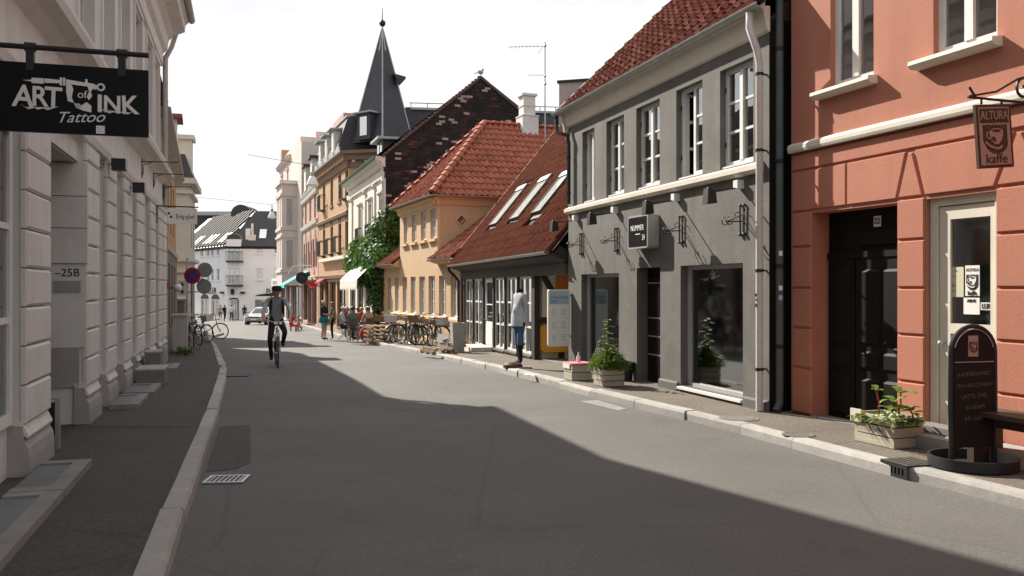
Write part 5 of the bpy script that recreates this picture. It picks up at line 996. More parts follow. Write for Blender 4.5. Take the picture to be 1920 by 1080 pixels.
# small white sign
es_ = V((-.303*17.5-1.78, 17.5, 2.9)); eg = thing('hanging_sign', 'small white shop sign with two black dots hanging beyond the white house', 'sign', es_, math.atan2(.29, .957))
MB().tube([(0, 0, .385), (.80, 0, .375)], .014, 6).tube([(0.02, 0, .40), (.02, 0, .05)], .012, 6).build('bar', IRON, eg); bb = MB().box(.21, .775, -.012, .012, .03, .345).build('board', LAMPW, eg); txt(bb, 'Evig-glad', .125, .55, -.014, .18, LETTERB, ext=.001, sx=.82)
MB().lathe([(.024, -.001), (.024, .001)], (.245, -.0135, .24), 12, Matrix.Rotation(R(90), 3, 'X')).lathe([(.024, -.001), (.024, .001)], (.285, -.0135, .17), 12, Matrix.Rotation(R(90), 3, 'X')).build('printed_dot', LETTERB, bb)
for x in (.25, .72): MB().box(x-.006, x+.006, -.006, .006, .34, .39).build('hanger', IRON, eg)

# ------------------------------------------------------------------ next houses on the left
Q2 = Fr((-8.15, 20.2), (-12.75, 33.4), -.12); T = Q2.thing('ochre_house', 'ochre and grey brown house with dark red mansard roof beyond the white one', 'building'); L = Q2.len
gw_ = [(1+i*2.4, 2.2+i*2.4) for i in range(5)]
m = MB(); wall(m, 0, L, 2.9, 5.9, [(a, b, 3.5, 5.2, .18) for a, b in gw_]); m.build('wall', OCHRE, T); m = MB(); wall(m, 0, L, -1, 2.9, [(a, b, .5, 2.5, .2) for a, b in gw_], y=-.03); m.build('ground_floor', GREYBROWN, T); m = MB(); shell(m, 0, L, -1, 5.9, 9); m.build('side_wall', OCHRE, T)
for a, b in gw_: window(T, a, b, 3.5, 5.2, .08, 2, 3, WOODW, sepp=False); window(T, a, b, .5, 2.5, .08, 2, 2, TIMBER, sepp=False)
MB().prismx([(0, 5.6), (-.12, 5.7), (-.3, 5.85), (-.3, 5.95), (0, 5.95)], 0, L).build('cornice', GREYPL, T); MB().prismx([(0, 2.8), (-.08, 2.85), (-.08, 3.0), (0, 3.02)], 0, L).build('string_course', GREYPL, T)
MB().prismx([(-.25, 5.95), (.05, 7.2), (3, 8.3), (9, 5.95)], .02, L).build('mansard_roof', FARTILE, T)
for x in (11.2,): q = MB(); q.box(x-.55, x+.55, -.12, 1.6, 6.1, 7.6).build('dormer', WHITEW2, T); MB().box(x-.7, x+.7, -.3, 1.7, 7.61, 7.75).build('dormer_roof', TILE_D, T); MB().box(x-.35, x+.35, -.14, -.121, 6.4, 7.4).build('dormer_window', GLASSD, T)
SHADEC = mk('shaded_cream_render', (.50, .48, .44), .75, .07, 1, .1, 30, dirt=.3, dirtcol=(.36, .34, .3))  # cream darkened, the house's shade is put into the colour
Q3 = Fr((-14.75, 40.2), (-16.0, 44.4), -.75); T = Q3.thing('cream_house', 'pale cream corner house with slate mansard on the left', 'building'); L = Q3.len
m = MB(); wall(m, 0, L, -.5, 7.4, [(1.2, 2.2, 4.3, 6.1, .18), (2.9, 3.8, 4.3, 6.1, .18), (1.0, 3.6, .3, 2.8, .2)]); shell(m, 0, L, -.5, 7.4, 8); m.build('wall', SHADEC, T)
for a, b, c, d in ((1.2, 2.2, 4.3, 6.1), (2.9, 3.8, 4.3, 6.1)): window(T, a, b, c, d, .08, 2, 3, WOODW, sepp=False)
window(T, 1.0, 3.6, .3, 2.8, .1, 2, 2, TIMBER, sepp=False)
for z in (0, .55, 1.1, 1.65, 2.2): MB().box(-.05, .4, -.05, .9, z, z+.50).build('quoin_block', SHADEC, T)
m = MB(); m.prismx([(.02, 4.3), (.02, 6.1), (.0, 6.1)], -.05, -.03)
for y in (1.1, 3.0): MB().box(-.03, -.001, y, y+.9, 4.4, 6.1).build('side_window', GLASSD, T); MB().box(-.06, -.0305, y-.12, y+1.02, 4.25, 4.39).build('side_sill', SHADEC, T)
for z0, z1, pr_ in ((3.1, 3.3, .14), (3.6, 3.75, .2), (6.7, 6.85, .15), (7.15, 7.4, .3)): MB().box(-pr_, L+pr_, -pr_, 8.1, z0, z1).build('cornice_band', SHADEC, T)
m = MB(); m.add([(-.2, -.2, 7.41), (L+.2, -.2, 7.41), (L+.2, 8, 7.41), (-.2, 8, 7.41), (.5, .7, 10), (L-.3, .7, 10), (L-.3, 7, 10), (.5, 7, 10)], [(0, 1, 5, 4), (1, 2, 6, 5), (2, 3, 7, 6), (3, 0, 4, 7), (4, 5, 6, 7)]); m.build('mansard_roof', SLATE, T)
q = MB(); q.box(.1, 1.1, -.1, 1.6, 7.7, 9.2).box(-.02, 1.22, -.22, 1.8, 9.201, 9.4); q.build('dormer', WHITEW2, T); q = MB(); q.box(-.1, 1, .9, 1.9, 7.7, 9.2).box(-.25, 1, .78, 2.02, 9.201, 9.4); q.build('dormer', WHITEW2, T); MB().box(-.12, -.101, 1.1, 1.7, 7.9, 9).build('dormer_window', GLASSD, T)
# low yard wall closing the gap, cabinet, signs
w_ = thing('yard_wall', 'low grey yard wall between the ochre and cream houses', 'wall', (-12.9, 35, gz(35)), Q2.ang); MB().box(-1.5, 3.5, .1, .35, -.3, 1.7).build('wall', GREYBROWN, w_); MB().box(-1.55, 3.55, .05, .40, 1.701, 1.78).build('coping', STONE, w_)
sp = P(351, 600, 26.5); sp.z = gz(26.5)+.11; sg = thing('street_sign_pole', 'steel pole with round no parking sign, two sign backs and arrow plate', 'sign', sp, 0)
MB().tube([(0, 0, 0), (0, 0, 2.75)], .03, 8).build('pole', STEEL, sg, True)
cx, cz = (362-351)/FPX*26.5, EYE+(540-517)/FPX*26.5-sp.z
rot = Matrix.Rotation(R(90), 3, 'X')
d_ = MB().lathe([(.25, -.008), (.25, .008)], (cx, -.06, cz), 28, rot).build('no_parking_disc', SIGNR, sg); MB().lathe([(.185, -.003), (.185, .003)], (cx, -.071, cz), 28, rot).build('blue_field', SIGNB, d_); MB().bar((cx-.13, -.077, cz+.13), (cx+.13, -.077, cz-.13), .004, .05, (1, 0, 1)).build('slash', SIGNR, d_)
for px, py in ((383, 506), (381, 537)): MB().lathe([(.225, -.008), (.225, .008)], ((px-351)/FPX*26.5, .05+.02*(py > 520), EYE+(540-py)/FPX*26.5-sp.z), 28, rot).build('sign_back', SIGNBACK, sg)
MB().tube([(0, 0, 2.1), (.5, .03, 2.1)], .018, 6).tube([(0, 0, 1.72), (.5, .03, 1.72)], .018, 6).build('crossbar', STEEL, sg)
ax, az = (343-351)/FPX*26.5, EYE+(540-540)/FPX*26.5-sp.z; ap = MB().box(ax-.13, ax+.13, -.06, -.05, az-.22, az+.22).build('arrow_plate', LAMPW, sg); MB().bar((ax, -.0615, az-.14), (ax, -.0615, az+.14), .03, .002, (0, 1, 0)).prism([(ax-.06, az+.08), (ax+.06, az+.08), (ax, az+.18)], -.0635, -.0605).prism([(ax-.06, az-.08), (ax+.06, az-.08), (ax, az-.18)], -.0635, -.0605).build('arrow', LETTERB, ap)
cb = P(339, 640, 24); cb.z = gz(24)+.11; c_ = thing('utility_cabinet', 'grey utility cabinet on the left pavement', 'cabinet', cb, Q2.ang); MB().box(-.35, .35, -.16, .2, .06, 1.0).build('body', GREYWOOD, c_); MB().box(-.38, .38, -.19, .23, 1.001, 1.06).build('lid', STEEL, c_); MB().box(-.3, .3, -.175, -.161, .15, .92).build('door', GREYWOOD, c_); MB().box(-.33, .33, -.14, .18, 0, .06).build('base', STONED, c_)
gl_ = Q2.world(3.2, 0, 0); lb = thing('globe_lamp', 'white globe wall lamp over the left pavement beside the drainpipe', 'lamp', P(332, 540, 22.5)+V((-.1, 0, 0)), 0); MB().tube([(-.25, .1, 0), (.05, 0, 0)], .015, 6).build('arm', IRON, lb); MB().ball((.12, 0, 0), .11, n=12).build('globe', LAMPW, lb, True)
wv = MB(); wr_ = random.Random(8); wp = P(348, 660, 22.3); wp.z = gz(22.3)+.11; wt = thing('wall_weeds', 'tuft of green weeds at the foot of the ochre house', 'plant', wp)
for _ in range(170): a_ = wr_.uniform(0, 6.3); leaf_at(wv, (wr_.gauss(0, .13), wr_.gauss(0, .08), wr_.uniform(0, .18)), (math.cos(a_), math.sin(a_), wr_.uniform(.2, 1.5)), .12, .04)
wv.build('foliage', LEAFG, wt)
# ------------------------------------------------------------------ tan brick house with the spire
def plain_front(T, fr, z_rows, xs, w, mat_frame, y=.1, hood=None):
    for (z0, z1) in z_rows:
        for x in xs:
            wn = window(T, x-w/2, x+w/2, z0, z1, y, 2, 3, mat_frame, .07, .05, .07, .06, sepp=False)
            if hood: MB().prismx([(0, z1+.02), (-.12, z1+.1), (-.16, z1+.3), (0, z1+.34)], x-w/2-.15, x+w/2+.15).build('hood', hood, wn)
B6 = Fr((-13.75, 62.5), (-9.67, 52.0), -.95); T = B6.thing('spired_house', 'tan brick corner house with black slate mansard and tall spire', 'building'); L = B6.len
xs6 = [B6.x(p) for p in (607.5, 622, 637)]; xs6 += [B6.x(651)-.0]
za = B6.z(637, 333), B6.z(637, 377); za = (B6.z(637, 378), B6.z(637, 328)); zb = (B6.z(637, 472), B6.z(637, 420)); ez = B6.z(653, 283)
w6 = .95; xs6 = [x for x in xs6 if x < L-.6]; xs6.append(L-.55)
sh = [(.5, 2.4, .2, 3.0, .25), (2.9, 4.2, .1, 3.0, .25), (4.7, 7.0, .2, 3.0, .25), (7.5, 10.6, .2, 3.0, .25)]
m = MB(); wall(m, 0, L, -.8, ez, [(x-w6/2, x+w6/2, a, b, .2) for x in xs6 for a, b in (za, zb)]+sh); wl = m.build('wall', BROWNW, T)
cdir = V((math.cos(R(48)), math.sin(R(48)))); ck = 2.6; c2 = (L+ck*cdir.x*.62, ck*cdir.y)
m = MB(); m.poly([(L, 0, -.8), (c2[0], c2[1], -.8), (c2[0], c2[1], ez), (L, 0, ez)]); m.poly([(c2[0], c2[1], -.8), (c2[0]+.2, 16, -.8), (c2[0]+.2, 16, ez), (c2[0], c2[1], ez)]); m.poly([(0, 0, -.8), (0, 0, ez), (0, 14, ez), (0, 14, -.8)]); m.build('chamfer_wall', BROWNW, T)
plain_front(T, B6, (za, zb), xs6, w6, TIMBER, .12)
for x in xs6:
    for a, b in (za, zb):
        for s in (-.28, .28): MB().box(x+s-.1, x+s+.1, -.05, 0, b+.05, b+.38).build('lintel_block', BROWND, T)
        MB().box(x-w6/2-.1, x+w6/2+.1, -.08, 0, a-.15, a-.01).build('window_sill', BROWND, T)
for x, (a, b) in ((xs6[0], za), (xs6[0], zb), (xs6[1], zb), (xs6[3], za), (xs6[2], zb)):
    q = MB(); q.box(x-.65, x+.65, -.38, -.34, a-.1, a-.05).box(x-.65, x+.65, -.38, -.34, a+.9, a+.95).box(x-.65, x-.61, -.34, 0, a+.9, a+.95).box(x+.61, x+.65, -.34, 0, a+.9, a+.95).box(x-.65, x+.65, -.34, 0, a-.1, a-.06)
    for i in range(9): xx = x-.63+1.26*i/8; q.box(xx-.012, xx+.012, -.37, -.35, a-.05, a+.9)
    q.build('balcony_rail', IRON, T)
zs = B6.z(653, 397)
MB().prismx([(0, zs-.2), (-.15, zs-.15), (-.2, zs+.02), (-.1, zs+.1), (0, zs+.12)], 0, L+.1).build('string_course', BROWND, T); MB().prismx([(0, ez-1.0), (-.1, ez-.95), (-.14, ez-.5), (-.35, ez-.25), (-.5, ez-.1), (-.5, ez), (0, ez)], -.05, L+.12).build('cornice', BROWND, T)
for i in range(22): x = .2+i*(L-.3)/21; MB().box(x-.08, x+.08, -.33, -.14, ez-.55, ez-.3).build('cornice_bracket', BROWNW, T)
q = MB()
for d, z0, z1 in ((.1, ez-1.0, ez-.55), (.3, ez-.55, ez-.2), (.5, ez-.2, ez)): q.add([(L+e[0], e[1], z) for z in (z0, z1) for e in ((0, -d), (c2[0]-L+d, c2[1]-d*.6), (c2[0]-L+d, c2[1]+3), (-.02, 3))], [(0, 1, 5, 4), (1, 2, 6, 5), (4, 5, 6, 7), (3, 2, 1, 0)])
q.build('corner_cornice', BROWND, T)
MB().prismx([(0, 3.15), (-.2, 3.2), (-.25, 3.4), (0, 3.45)], 0, L+.05).build('shop_cornice', BROWND, T); MB().prismx([(0, zb[0]-.55), (-.3, zb[0]-.5), (-.3, zb[0]-.3), (0, zb[0]-.28)], 2, L).build('balcony_ledge', CREAM, T)
for a, b, c, d, _ in sh: window(T, a, b, c, d, .15, 2, 2, TIMBER, .1, .06, .1, .06, sepp=False, gl=GLASSD)
room(T, .1, L-.2, 0, 3.1, .3, 2); room(T, .1, L-.2, zb[0]-.2, ez-1, .3, 2)
xq = (c2[0]+L)/2; yq = c2[1]/2
wq = MB(); nrm = V((c2[1], -(c2[0]-L), 0)).normalized(); cc = V(((L+c2[0])/2, c2[1]/2, 0)); al = V((c2[0]-L, c2[1], 0)).normalized()
for zz in (za,):
    wq.add([cc+al*sx*.5+nrm*.03+V((0, 0, z)) for sx, z in ((-1, zz[0]), (1, zz[0]), (1, zz[1]), (-1, zz[1]))], [(0, 1, 2, 3)])
wq.build('chamfer_window', GLASSD, T)
for s in (-.75, 0, .75): q = MB(); p = cc+al*s+nrm*.04; q.ball((p.x, p.y, za[1]+.5), .14, n=6); q.build('chamfer_ornament', CREAM, T)
# mansard along the street and along the side
m = MB(); tz = ez+2.6; m.prismx([(-.3, ez+.02), (.55, tz), (4.5, tz+.9), (5, tz), (5, ez)], 0, L-3.0); roof6 = m.build('mansard_roof', SLATE, T)
MB().bar((0, .55, tz+.05), (L-3, .55, tz+.05), .2, .1).build('roof_flashing', LEAD, roof6)
for i, x in enumerate((1.6, 4.2, 6.8)):
    q = MB(); q.box(x-.5, x+.5, -.15, 1.8, ez+.35, ez+1.9); dm = q.build('dormer', WHITEW2, roof6); MB().prismx([(-.45, ez+1.9), (-.45, ez+1.98), (2, ez+2.1), (2, ez+1.9)], x-.75, x+.75).build('dormer_hat', LEAD, roof6); MB().box(x-.32, x+.32, -.17, -.151, ez+.5, ez+1.75).build('dormer_window', GLASSD, roof6)
for i in range(5): x = 1.2+i*2.1; MB().box(x-.6, x+.6, -.36, -.3, ez+.03, ez+.4).build('parapet_panel', LEAD, roof6)
# the spire: square pyramid turned to the corner, flared foot
ax_ = B6.x(717, -2.2) ; apex = P(717, 52, 55.5); ctr = V((apex.x, apex.y, ez-.95+.0)); zf = EYE+(540-256)/FPX*55.5
sp = thing('spire', 'tall black slate spire with a lead ridge and ball finial on the tan corner house', 'spire', (ctr.x, ctr.y, zf-.5), math.atan2(-apex.y, -apex.x)+R(0))
hh = apex.z-zf+.5; r0 = 2.0; m = MB(); ring = lambda r, z: [(r*math.cos(a), r*math.sin(a), z) for a in (0, math.pi/2, math.pi, 1.5*math.pi)]
m.add(ring(r0, 0)+ring(r0*.86, .9)+ring(.02, hh), [(i, (i+1) % 4, 4+(i+1) % 4, 4+i) for i in range(4)]+[(4+i, 4+(i+1) % 4, 8+(i+1) % 4, 8+i) for i in range(4)]+[(3, 2, 1, 0)]); m.build('spire_roof', SLATE, sp)
for k in range(4):
    a = k*math.pi/2; c_, s_ = math.cos(a), math.sin(a); MB().tube([(r0*c_*1.005, r0*s_*1.005, .0), (r0*.865*c_, r0*.865*s_, .9), (.05*c_, .05*s_, hh-.1)], [.07, .06, .04], 5).build('ridge_flashing', LEAD, sp)
f = MB(); f.lathe([(.32, hh-1.5), (.05, hh-.1), (.06, hh+.05)], n=8).build('lead_cap', LEAD, sp); f = MB(); f.ball((0, 0, hh+.28), .21, n=10).tube([(0, 0, hh), (0, 0, hh+1.25)], [.05, .015], 6); f.build('finial', IRON, sp, True)
for sgn, zz_ in ((-1, .55), ):
    a = sgn*math.pi/4; md = V((math.cos(a), math.sin(a), 0)); tn = V((-md.y, md.x, 0)); q = MB(); rr = r0*.70*.70
    def bx(mb, h, d0, d1, z0, z1): mb.add([md*d+tn*s+V((0, 0, z)) for z in (z0, z1) for d, s in ((d0, -h), (d0, h), (d1, h), (d1, -h))], [(0, 1, 2, 3), (7, 6, 5, 4), (0, 4, 5, 1), (1, 5, 6, 2), (2, 6, 7, 3), (3, 7, 4, 0)])
    bx(q, .55, .5, 1.62, .1, 1.7); q.build('spire_dormer', SLATE, sp); q = MB(); bx(q, .8, .4, 1.85, 1.7, 1.8); q.build('dormer_hat', LEAD, sp); q = MB(); bx(q, .3, 1.6205, 1.65, .35, 1.5); q.build('dormer_window', SKYGL, sp)
h_ = P(752, 150, 55.5)-V((ctr.x, ctr.y, zf-.5)); q = MB(); a = math.atan2(-apex.y, -apex.x); hl = Matrix.Rotation(-a, 3, 'Z') @ h_; q.prism([(-.1, -.3), (.3, .15), (-.5, .35)], -.3, .3); hd_ = q.build('spire_vent', SLATE, sp); hd_.location = hl; hd_.rotation_euler = (0, 0, R(90))
sm = thing('slate_side_wing', 'black slate side wing with a railed flat top right of the spire', 'roof', (-7.0, 57.6, 9.2), R(8)); m = MB(); hw_ = EYE+(540-196)/FPX*57-9.2
m.add([(-.3, -.4, 0), (13, -.4, 0), (13, 9, 0), (-.3, 9, 0), (.2, .45, hw_), (12.5, .45, hw_), (12.5, 8, hw_), (.2, 8, hw_)], [(0, 1, 5, 4), (1, 2, 6, 5), (2, 3, 7, 6), (3, 0, 4, 7), (4, 5, 6, 7)]); m.build('slate_roof', SLATE, sm)
MB().box(.05, 12.6, .30, .55, hw_-.12, hw_+.03).build('roof_flashing', LEAD, sm); q = MB(); q.bar((.3, .5, hw_+.35), (12.5, .5, hw_+.35), .05, .05)
for i in range(12): q.bar((.4+i*1.08, .5, hw_), (.4+i*1.08, .5, hw_+.35), .05, .05)
q.build('railing', COPPER, sm); MB().box(0, 13, 0, 8.8, -9.5, -.0).build('wall', BROWNW, sm); MB().tube([(.0, -.2, .1), (.32, .35, hw_)], .08, 6).build('corner_flashing', LEAD, sm); MB().box(4, 5.2, -.3, .9, .5, 1.9).build('dormer', SLATE, sm); MB().box(3.7, 5.5, -.6, 1.1, 1.901, 2.02).build('dormer_hat', LEAD, sm)

# ------------------------------------------------------------------ pink house, then pale house with a bay
B7 = Fr((-17.6, 74.0), (-13.85, 62.8), -1.2); T = B7.thing('pink_house', 'narrow pink house with grouped tall windows and arched heads', 'building'); L = B7.len
ez = B7.z(596, 348); xs7 = [B7.x(p) for p in (573.5, 582, 591)]; za = (B7.z(591, 408), B7.z(591, 362)); zb = (B7.z(591, 500), B7.z(591, 447)); sh = [(.6, 4, .2, 3.2, .3), (4.6, 7, .2, 3.2, .3), (7.6, 11, .2, 3.2, .3)]
m = MB(); wall(m, 0, L, -.8, ez, [(x-.75, x+.75, a, b, .2) for x in xs7 for a, b in (za, zb)]+sh); shell(m, 0, L, -.8, ez, 9); m.build('wall', PINKW, T); plain_front(T, B7, (za, zb), xs7, 1.5, WOODW, .1)
for x in xs7:
    q = MB(); q.lathe([(.95, -.12), (.95, .0)], (x, 0, zb[1]-.02), 18, Matrix.Rotation(R(90), 3, 'X')); q.build('arched_head', PINKW, T)
    for s in (-.95, .95): MB().box(x+s-.1, x+s+.1, -.1, 0, zb[0], zb[1]).build('colonette', PINKW, T)
for z in (za[0]-.5, ez-.4, 3.4): MB().prismx([(0, z), (-.15, z+.05), (-.22, z+.3), (0, z+.35)], 0, L).build('string_course', CREAM, T)
for a, b, c, d, _ in sh: window(T, a, b, c, d, .2, 2, 2, WOODD, sepp=False, gl=GLASSD)
room(T, .1, L-.1, -.1, ez-.4, .35, 2); MB().prismx([(-.2, ez), (.9, ez+3.6), (5, ez+4.2), (9, ez)], 0, L).build('mansard_roof', COPPER if False else SLATE, T)
for x in (3, 8): MB().box(x-.7, x+.7, -.1, 2, ez+.5, ez+2.4).build('dormer', WHITEW2, T); MB().box(x-.9, x+.9, -.3, 2.2, ez+2.41, ez+2.6).build('dormer_roof', SLATE, T)
MB().box(L-3.2, L-.4, 3, 8, ez+.5, ez+3.4).build('chimney_wall', PINKW, T)
B8 = Fr((-24.0, 90.8), (-17.75, 74.2), -1.5); T = B8.thing('pale_house', 'pale pink four storey house with a projecting bay', 'building'); L = B8.len
ez = B8.z(523, 316); rows = [(B8.z(535, a), B8.z(535, b)) for a, b in ((366, 326), (434, 390), (505, 460))]; xs8 = [B8.x(529), B8.x(539.5)]
sh = [(.8, 5, .2, 3.4, .3), (6, 9, .2, 3.4, .3), (10, 16, .2, 3.4, .3)]
m = MB(); wall(m, 0, L, -.8, ez, [(x-.6, x+.6, a, b, .2) for x in xs8 for a, b in rows]+sh); shell(m, 0, L, -.8, ez, 9); m.build('wall', PALEW, T); plain_front(T, B8, rows, xs8, 1.2, WOODW, .1, PALEW)
x0, x1 = B8.x(546), B8.x(546)+4.4; z0, z1 = rows[2][0]-1.6, rows[1][1]+1.3; bay = MB(); bay.box(x0, x1, -1.3, .0, z0, z1); by = bay.build('bay', PALEW, T)
for a, b in rows[1:]:
    for k in range(2): MB().box(x0+.6+k*2, x0+1.5+k*2, -1.33, -1.301, a, b).build('bay_window', GREYWOOD, by)
    MB().box(x1+.001, x1+.03, -.9, -.4, a, b).build('bay_window', GREYPL, by); MB().box(x0-.1, x1+.1, -1.42, 0, a-.45, a-.2).build('bay_band', PALEW, by); MB().box(x0-.1, x1+.1, -1.42, 0, b+.25, b+.45).build('bay_band', PALEW, by)
MB().box(x0-.2, x1+.2, -1.5, 0, z1, z1+.3).build('bay_cornice', CREAM, by)
for z in (rows[1][1]+1.2, 4.0, ez-.5): MB().prismx([(0, z), (-.25, z+.1), (-.4, z+.4), (0, z+.5)], 0, x0-.12).build('string_course', PALEW, T)
MB().box(.2, L-3, .3, 8, ez, ez+.9).build('parapet', PALEW, T); MB().box(.1, 1.3, .1, 1.2, ez, ez+1.7).build('parapet_pier', BROWNW, T); MB().box(4, 12, 2, 7, ez+.901, ez+1.9).build('attic', PALEW, T); MB().box(9, 15, 4, 8, ez+.9, ez+3.2).build('chimney_wall', PINKW, T)
for a, b, c, d, _ in sh: window(T, a, b, c, d, .2, 3, 2, TIMBER, sepp=False, gl=GLASSD)
room(T, .1, L-.1, -.1, ez-.4, .35, 2); MB().box(0, x0, -.8, 0, 3.3, 4.1).build('shop_fascia', LAMPW, T)
for k in range(5): x = 2+k*1.6; MB().box(x-.25, x+.25, -.83, -.801, 3.5, 3.85).build('fascia_letter', LETTERB, T)

# ------------------------------------------------------------------ white building closing the street
cr9 = V((-31.7, 98.0)); F1 = Fr((cr9.x-.63*16, cr9.y+.777*16), cr9, gz(98)); F2 = Fr((cr9.x+.015, cr9.y+.003), (-19.5, 100.2), gz(98))
T = F1.thing('corner_block', 'white corner wing with pale metal roof and arched ground floor windows at the street end', 'building'); L = F1.len
T2 = F2.thing('corner_block', 'white wing with dark tile roof, stacked balconies and shop window at the street end', 'building'); L2 = F2.len
ez = F2.z(460, 461.5); wz = [(F1.z(400, 479), F1.z(400, 468)), (F1.z(400, 526), F1.z(400, 504.5))]; xs9 = [F1.x(p) for p in (379, 390.5, 398.5, 409.5)]
arc = [(F1.x(376.5), F1.x(391.5)), (F1.x(396.5), F1.x(411.5))]; az = F1.z(400, 562)
m = MB(); wall(m, 0, L, -.8, ez, [(x-.5, x+.5, a_, b_, .2) for x in xs9 for a_, b_ in wz]+[(a_, b_, .3, az, .25) for a_, b_ in arc]); m.build('wall', FARW, T)
def fwin(T, a, b, c, d, nx=1, nz=2, y=.12): window(T, a, b, c, d, y, nx, nz, WOODW, .08, .06, .08, .06, sepp=False)
def archtop(T, a, b, z, mat=None, fl=.45): q = MB(); n = 10; q.prism([((a+b)/2+(b-a)/2*math.cos(math.pi*i/n), z+(b-a)/2*fl*math.sin(math.pi*i/n)) for i in range(n+1)], -.03, .0); q.build('arch_head', mat or IRON, T)
for x in xs9:
    for a_, b_ in wz: fwin(T, x-.5, x+.5, a_, b_); MB().box(x-.6, x+.6, -.1, 0, a_-.14, a_).build('window_sill', FARW, T)
for a_, b_ in arc: archtop(T, a_, b_, az+.08); fwin(T, a_, b_, .3, az, 2, 1)
txt(T, 'MILLER', 1.0, F1.x(395), -.03, F1.z(395, 545.5), LETTERB, ext=.02, sx=1.2)
room(T, .1, L-.1, -.2, az, .3, 2); room(T, .1, L-.1, wz[1][0]-.3, ez-.05, .3, 2)
fd = (F2.x(430.5), F2.x(437), F2.x(441), F2.x(447.5)); dz = [(F2.z(440, 488), ez-.1), (F2.z(440, 533), F2.z(440, 503))]; dr9 = (F2.x(428.5), F2.x(448)); az2 = F2.z(440, 562)
sq = [(F2.x(481), F2.x(492)), (F2.x(514), F2.x(525))]; rz9 = [(F2.z(486, 474.5), ez-.15), (F2.z(486, 524), F2.z(486, 503.5))]; shp = (F2.x(478), F2.x(478)+6, .6, F2.z(486, 562))
m = MB(); wall(m, 0, L2, -.8, ez, [(a_, b_, c_, d_, .2) for a_, b_ in sq for c_, d_ in rz9]+[(*shp, .3), (dr9[0], dr9[1], .0, az2, .3)]+[(q0, q1, c_, d_, .2) for c_, d_ in dz for q0, q1 in ((fd[0]-.1, fd[1]+.05), (fd[2]-.05, fd[3]+.1))]); m.build('wall', FARW, T2)
for c_, d_ in dz:
    fwin(T2, fd[0]-.1, fd[1]+.05, c_, d_, 1, 3); fwin(T2, fd[2]-.05, fd[3]+.1, c_, d_, 1, 3); q = MB(); x0, x1 = fd[0]-.35, fd[3]+.5
    for z in (c_-.12, c_+.9): q.box(x0, x1, -.6, -.55, z, z+.06).box(x0, x0+.05, -.55, 0, z, z+.06).box(x1-.05, x1, -.55, 0, z, z+.06)
    for i in range(14): x = x0+(x1-x0)*i/13; q.box(x-.012, x+.012, -.59, -.56, c_-.1, c_+.9)
    q.box(x0, x1, -.6, 0, c_-.24, c_-.13); q.build('balcony', IRON, T2)
archtop(T2, dr9[0], dr9[1], az2+.05, None, .3); fwin(T2, dr9[0]+.2, dr9[1]-.2, .1, az2, 3, 1, .15)
for a_, b_ in sq:
    for c_, d_ in rz9: fwin(T2, a_, b_, c_, d_, 2, 2); MB().box(a_-.12, b_+.12, -.12, 0, c_-.16, c_).build('window_sill', FARW, T2)
window(T2, *shp, .15, 3, 1, GREYPL, sepp=False, gl=GLASSD); archtop(T2, shp[0], shp[1], shp[3]+.4, None, .12); MB().box(shp[0], shp[1], -.04, 0, shp[3], shp[3]+.38).build('shop_fascia', LAMPW, T2)
txt(T2, 'BANG &', 1.0, F2.x(500)-.1, -.03, F2.z(500, 547.5), LETTERB, ext=.02, align='LEFT'); MB().box(F2.x(433), F2.x(439.5), -.3, -.1, F2.z(436, 552), F2.z(436, 542)).build('wall_emblem', LETTERB, T2)
for p in (419, 455): fr_, t_ = (F1, T) if p < 425 else (F2, T2); MB().box(fr_.x(p)-.25, fr_.x(p)+.25, -.4, -.05, fr_.z(p, 550.5), fr_.z(p, 547)).build('wall_lamp', IRON, t_)
room(T2, .1, L2-.1, -.2, shp[3]+.2, .35, 2); room(T2, .1, L2-.1, rz9[1][0]-.3, ez-.05, .3, 2)
tn_, run = math.tan(R(42)), 4.8; k1 = 2.8/4.8
U1, I1, U2, I2 = F1.U, F1.I, F2.U, F2.I; A2 = U1.x*I2.x+U1.y*I2.y
hip = Matrix(((I1.x, I1.y), (I2.x, I2.y))).inverted() @ V((run, run)); hp = V((hip.x, hip.y, run*tn_)); t1 = -(hip.x*U1.x+hip.y*U1.y); t2 = hip.x*U2.x+hip.y*U2.y; hy_ = .35
eo1 = V((L, -hy_, ez)); q = MB(); q.poly([(L+.2, -hy_, ez), (L-t1, run-hy_, ez+run*tn_), (-2, run-hy_, ez+run*tn_), (-2, -hy_, ez)]); mr = q.build('metal_roof', METALR, T)
i = 0
while i < 17:
    t_ = .4+i*.95; r_ = min(run, t_/max(t1/run, .01)); q = MB(); cs = math.sqrt(1+tn_*tn_); q.bar((L-t_, -hy_, ez+.08), (L-t_, r_-hy_, ez+r_*tn_+.08), .24, .3, (0, -tn_, 1)); q.build('roof_seam', FARTILE, mr); i += 1
q = MB(); q.poly([(L-1.0, r_-hy_, ez+r_*tn_+.1) for r_ in (.2, 1.8)]+[(L-14, r_-hy_, ez+r_*tn_+.1) for r_ in (1.8, .2)]); q.build('skylight_band', FARTILE, mr)
for i in range(9): x = L-1.6-i*1.2; q = MB(); q.add([(x, r_-hy_, ez+r_*tn_+.22) for x, r_ in ((x-.5, .35), (x, .35), (x, 1.6), (x-.5, 1.6))], [(0, 1, 2, 3)]); q.build('roof_skylight', LAMPW, mr)
q = MB(); q.poly([(-.2, -hy_, ez), (L2+1, -hy_, ez), (L2+1, run-hy_, ez+run*tn_), (t2, run-hy_, ez+run*tn_)]); dr_ = q.build('tile_roof', FARTILE, T2)
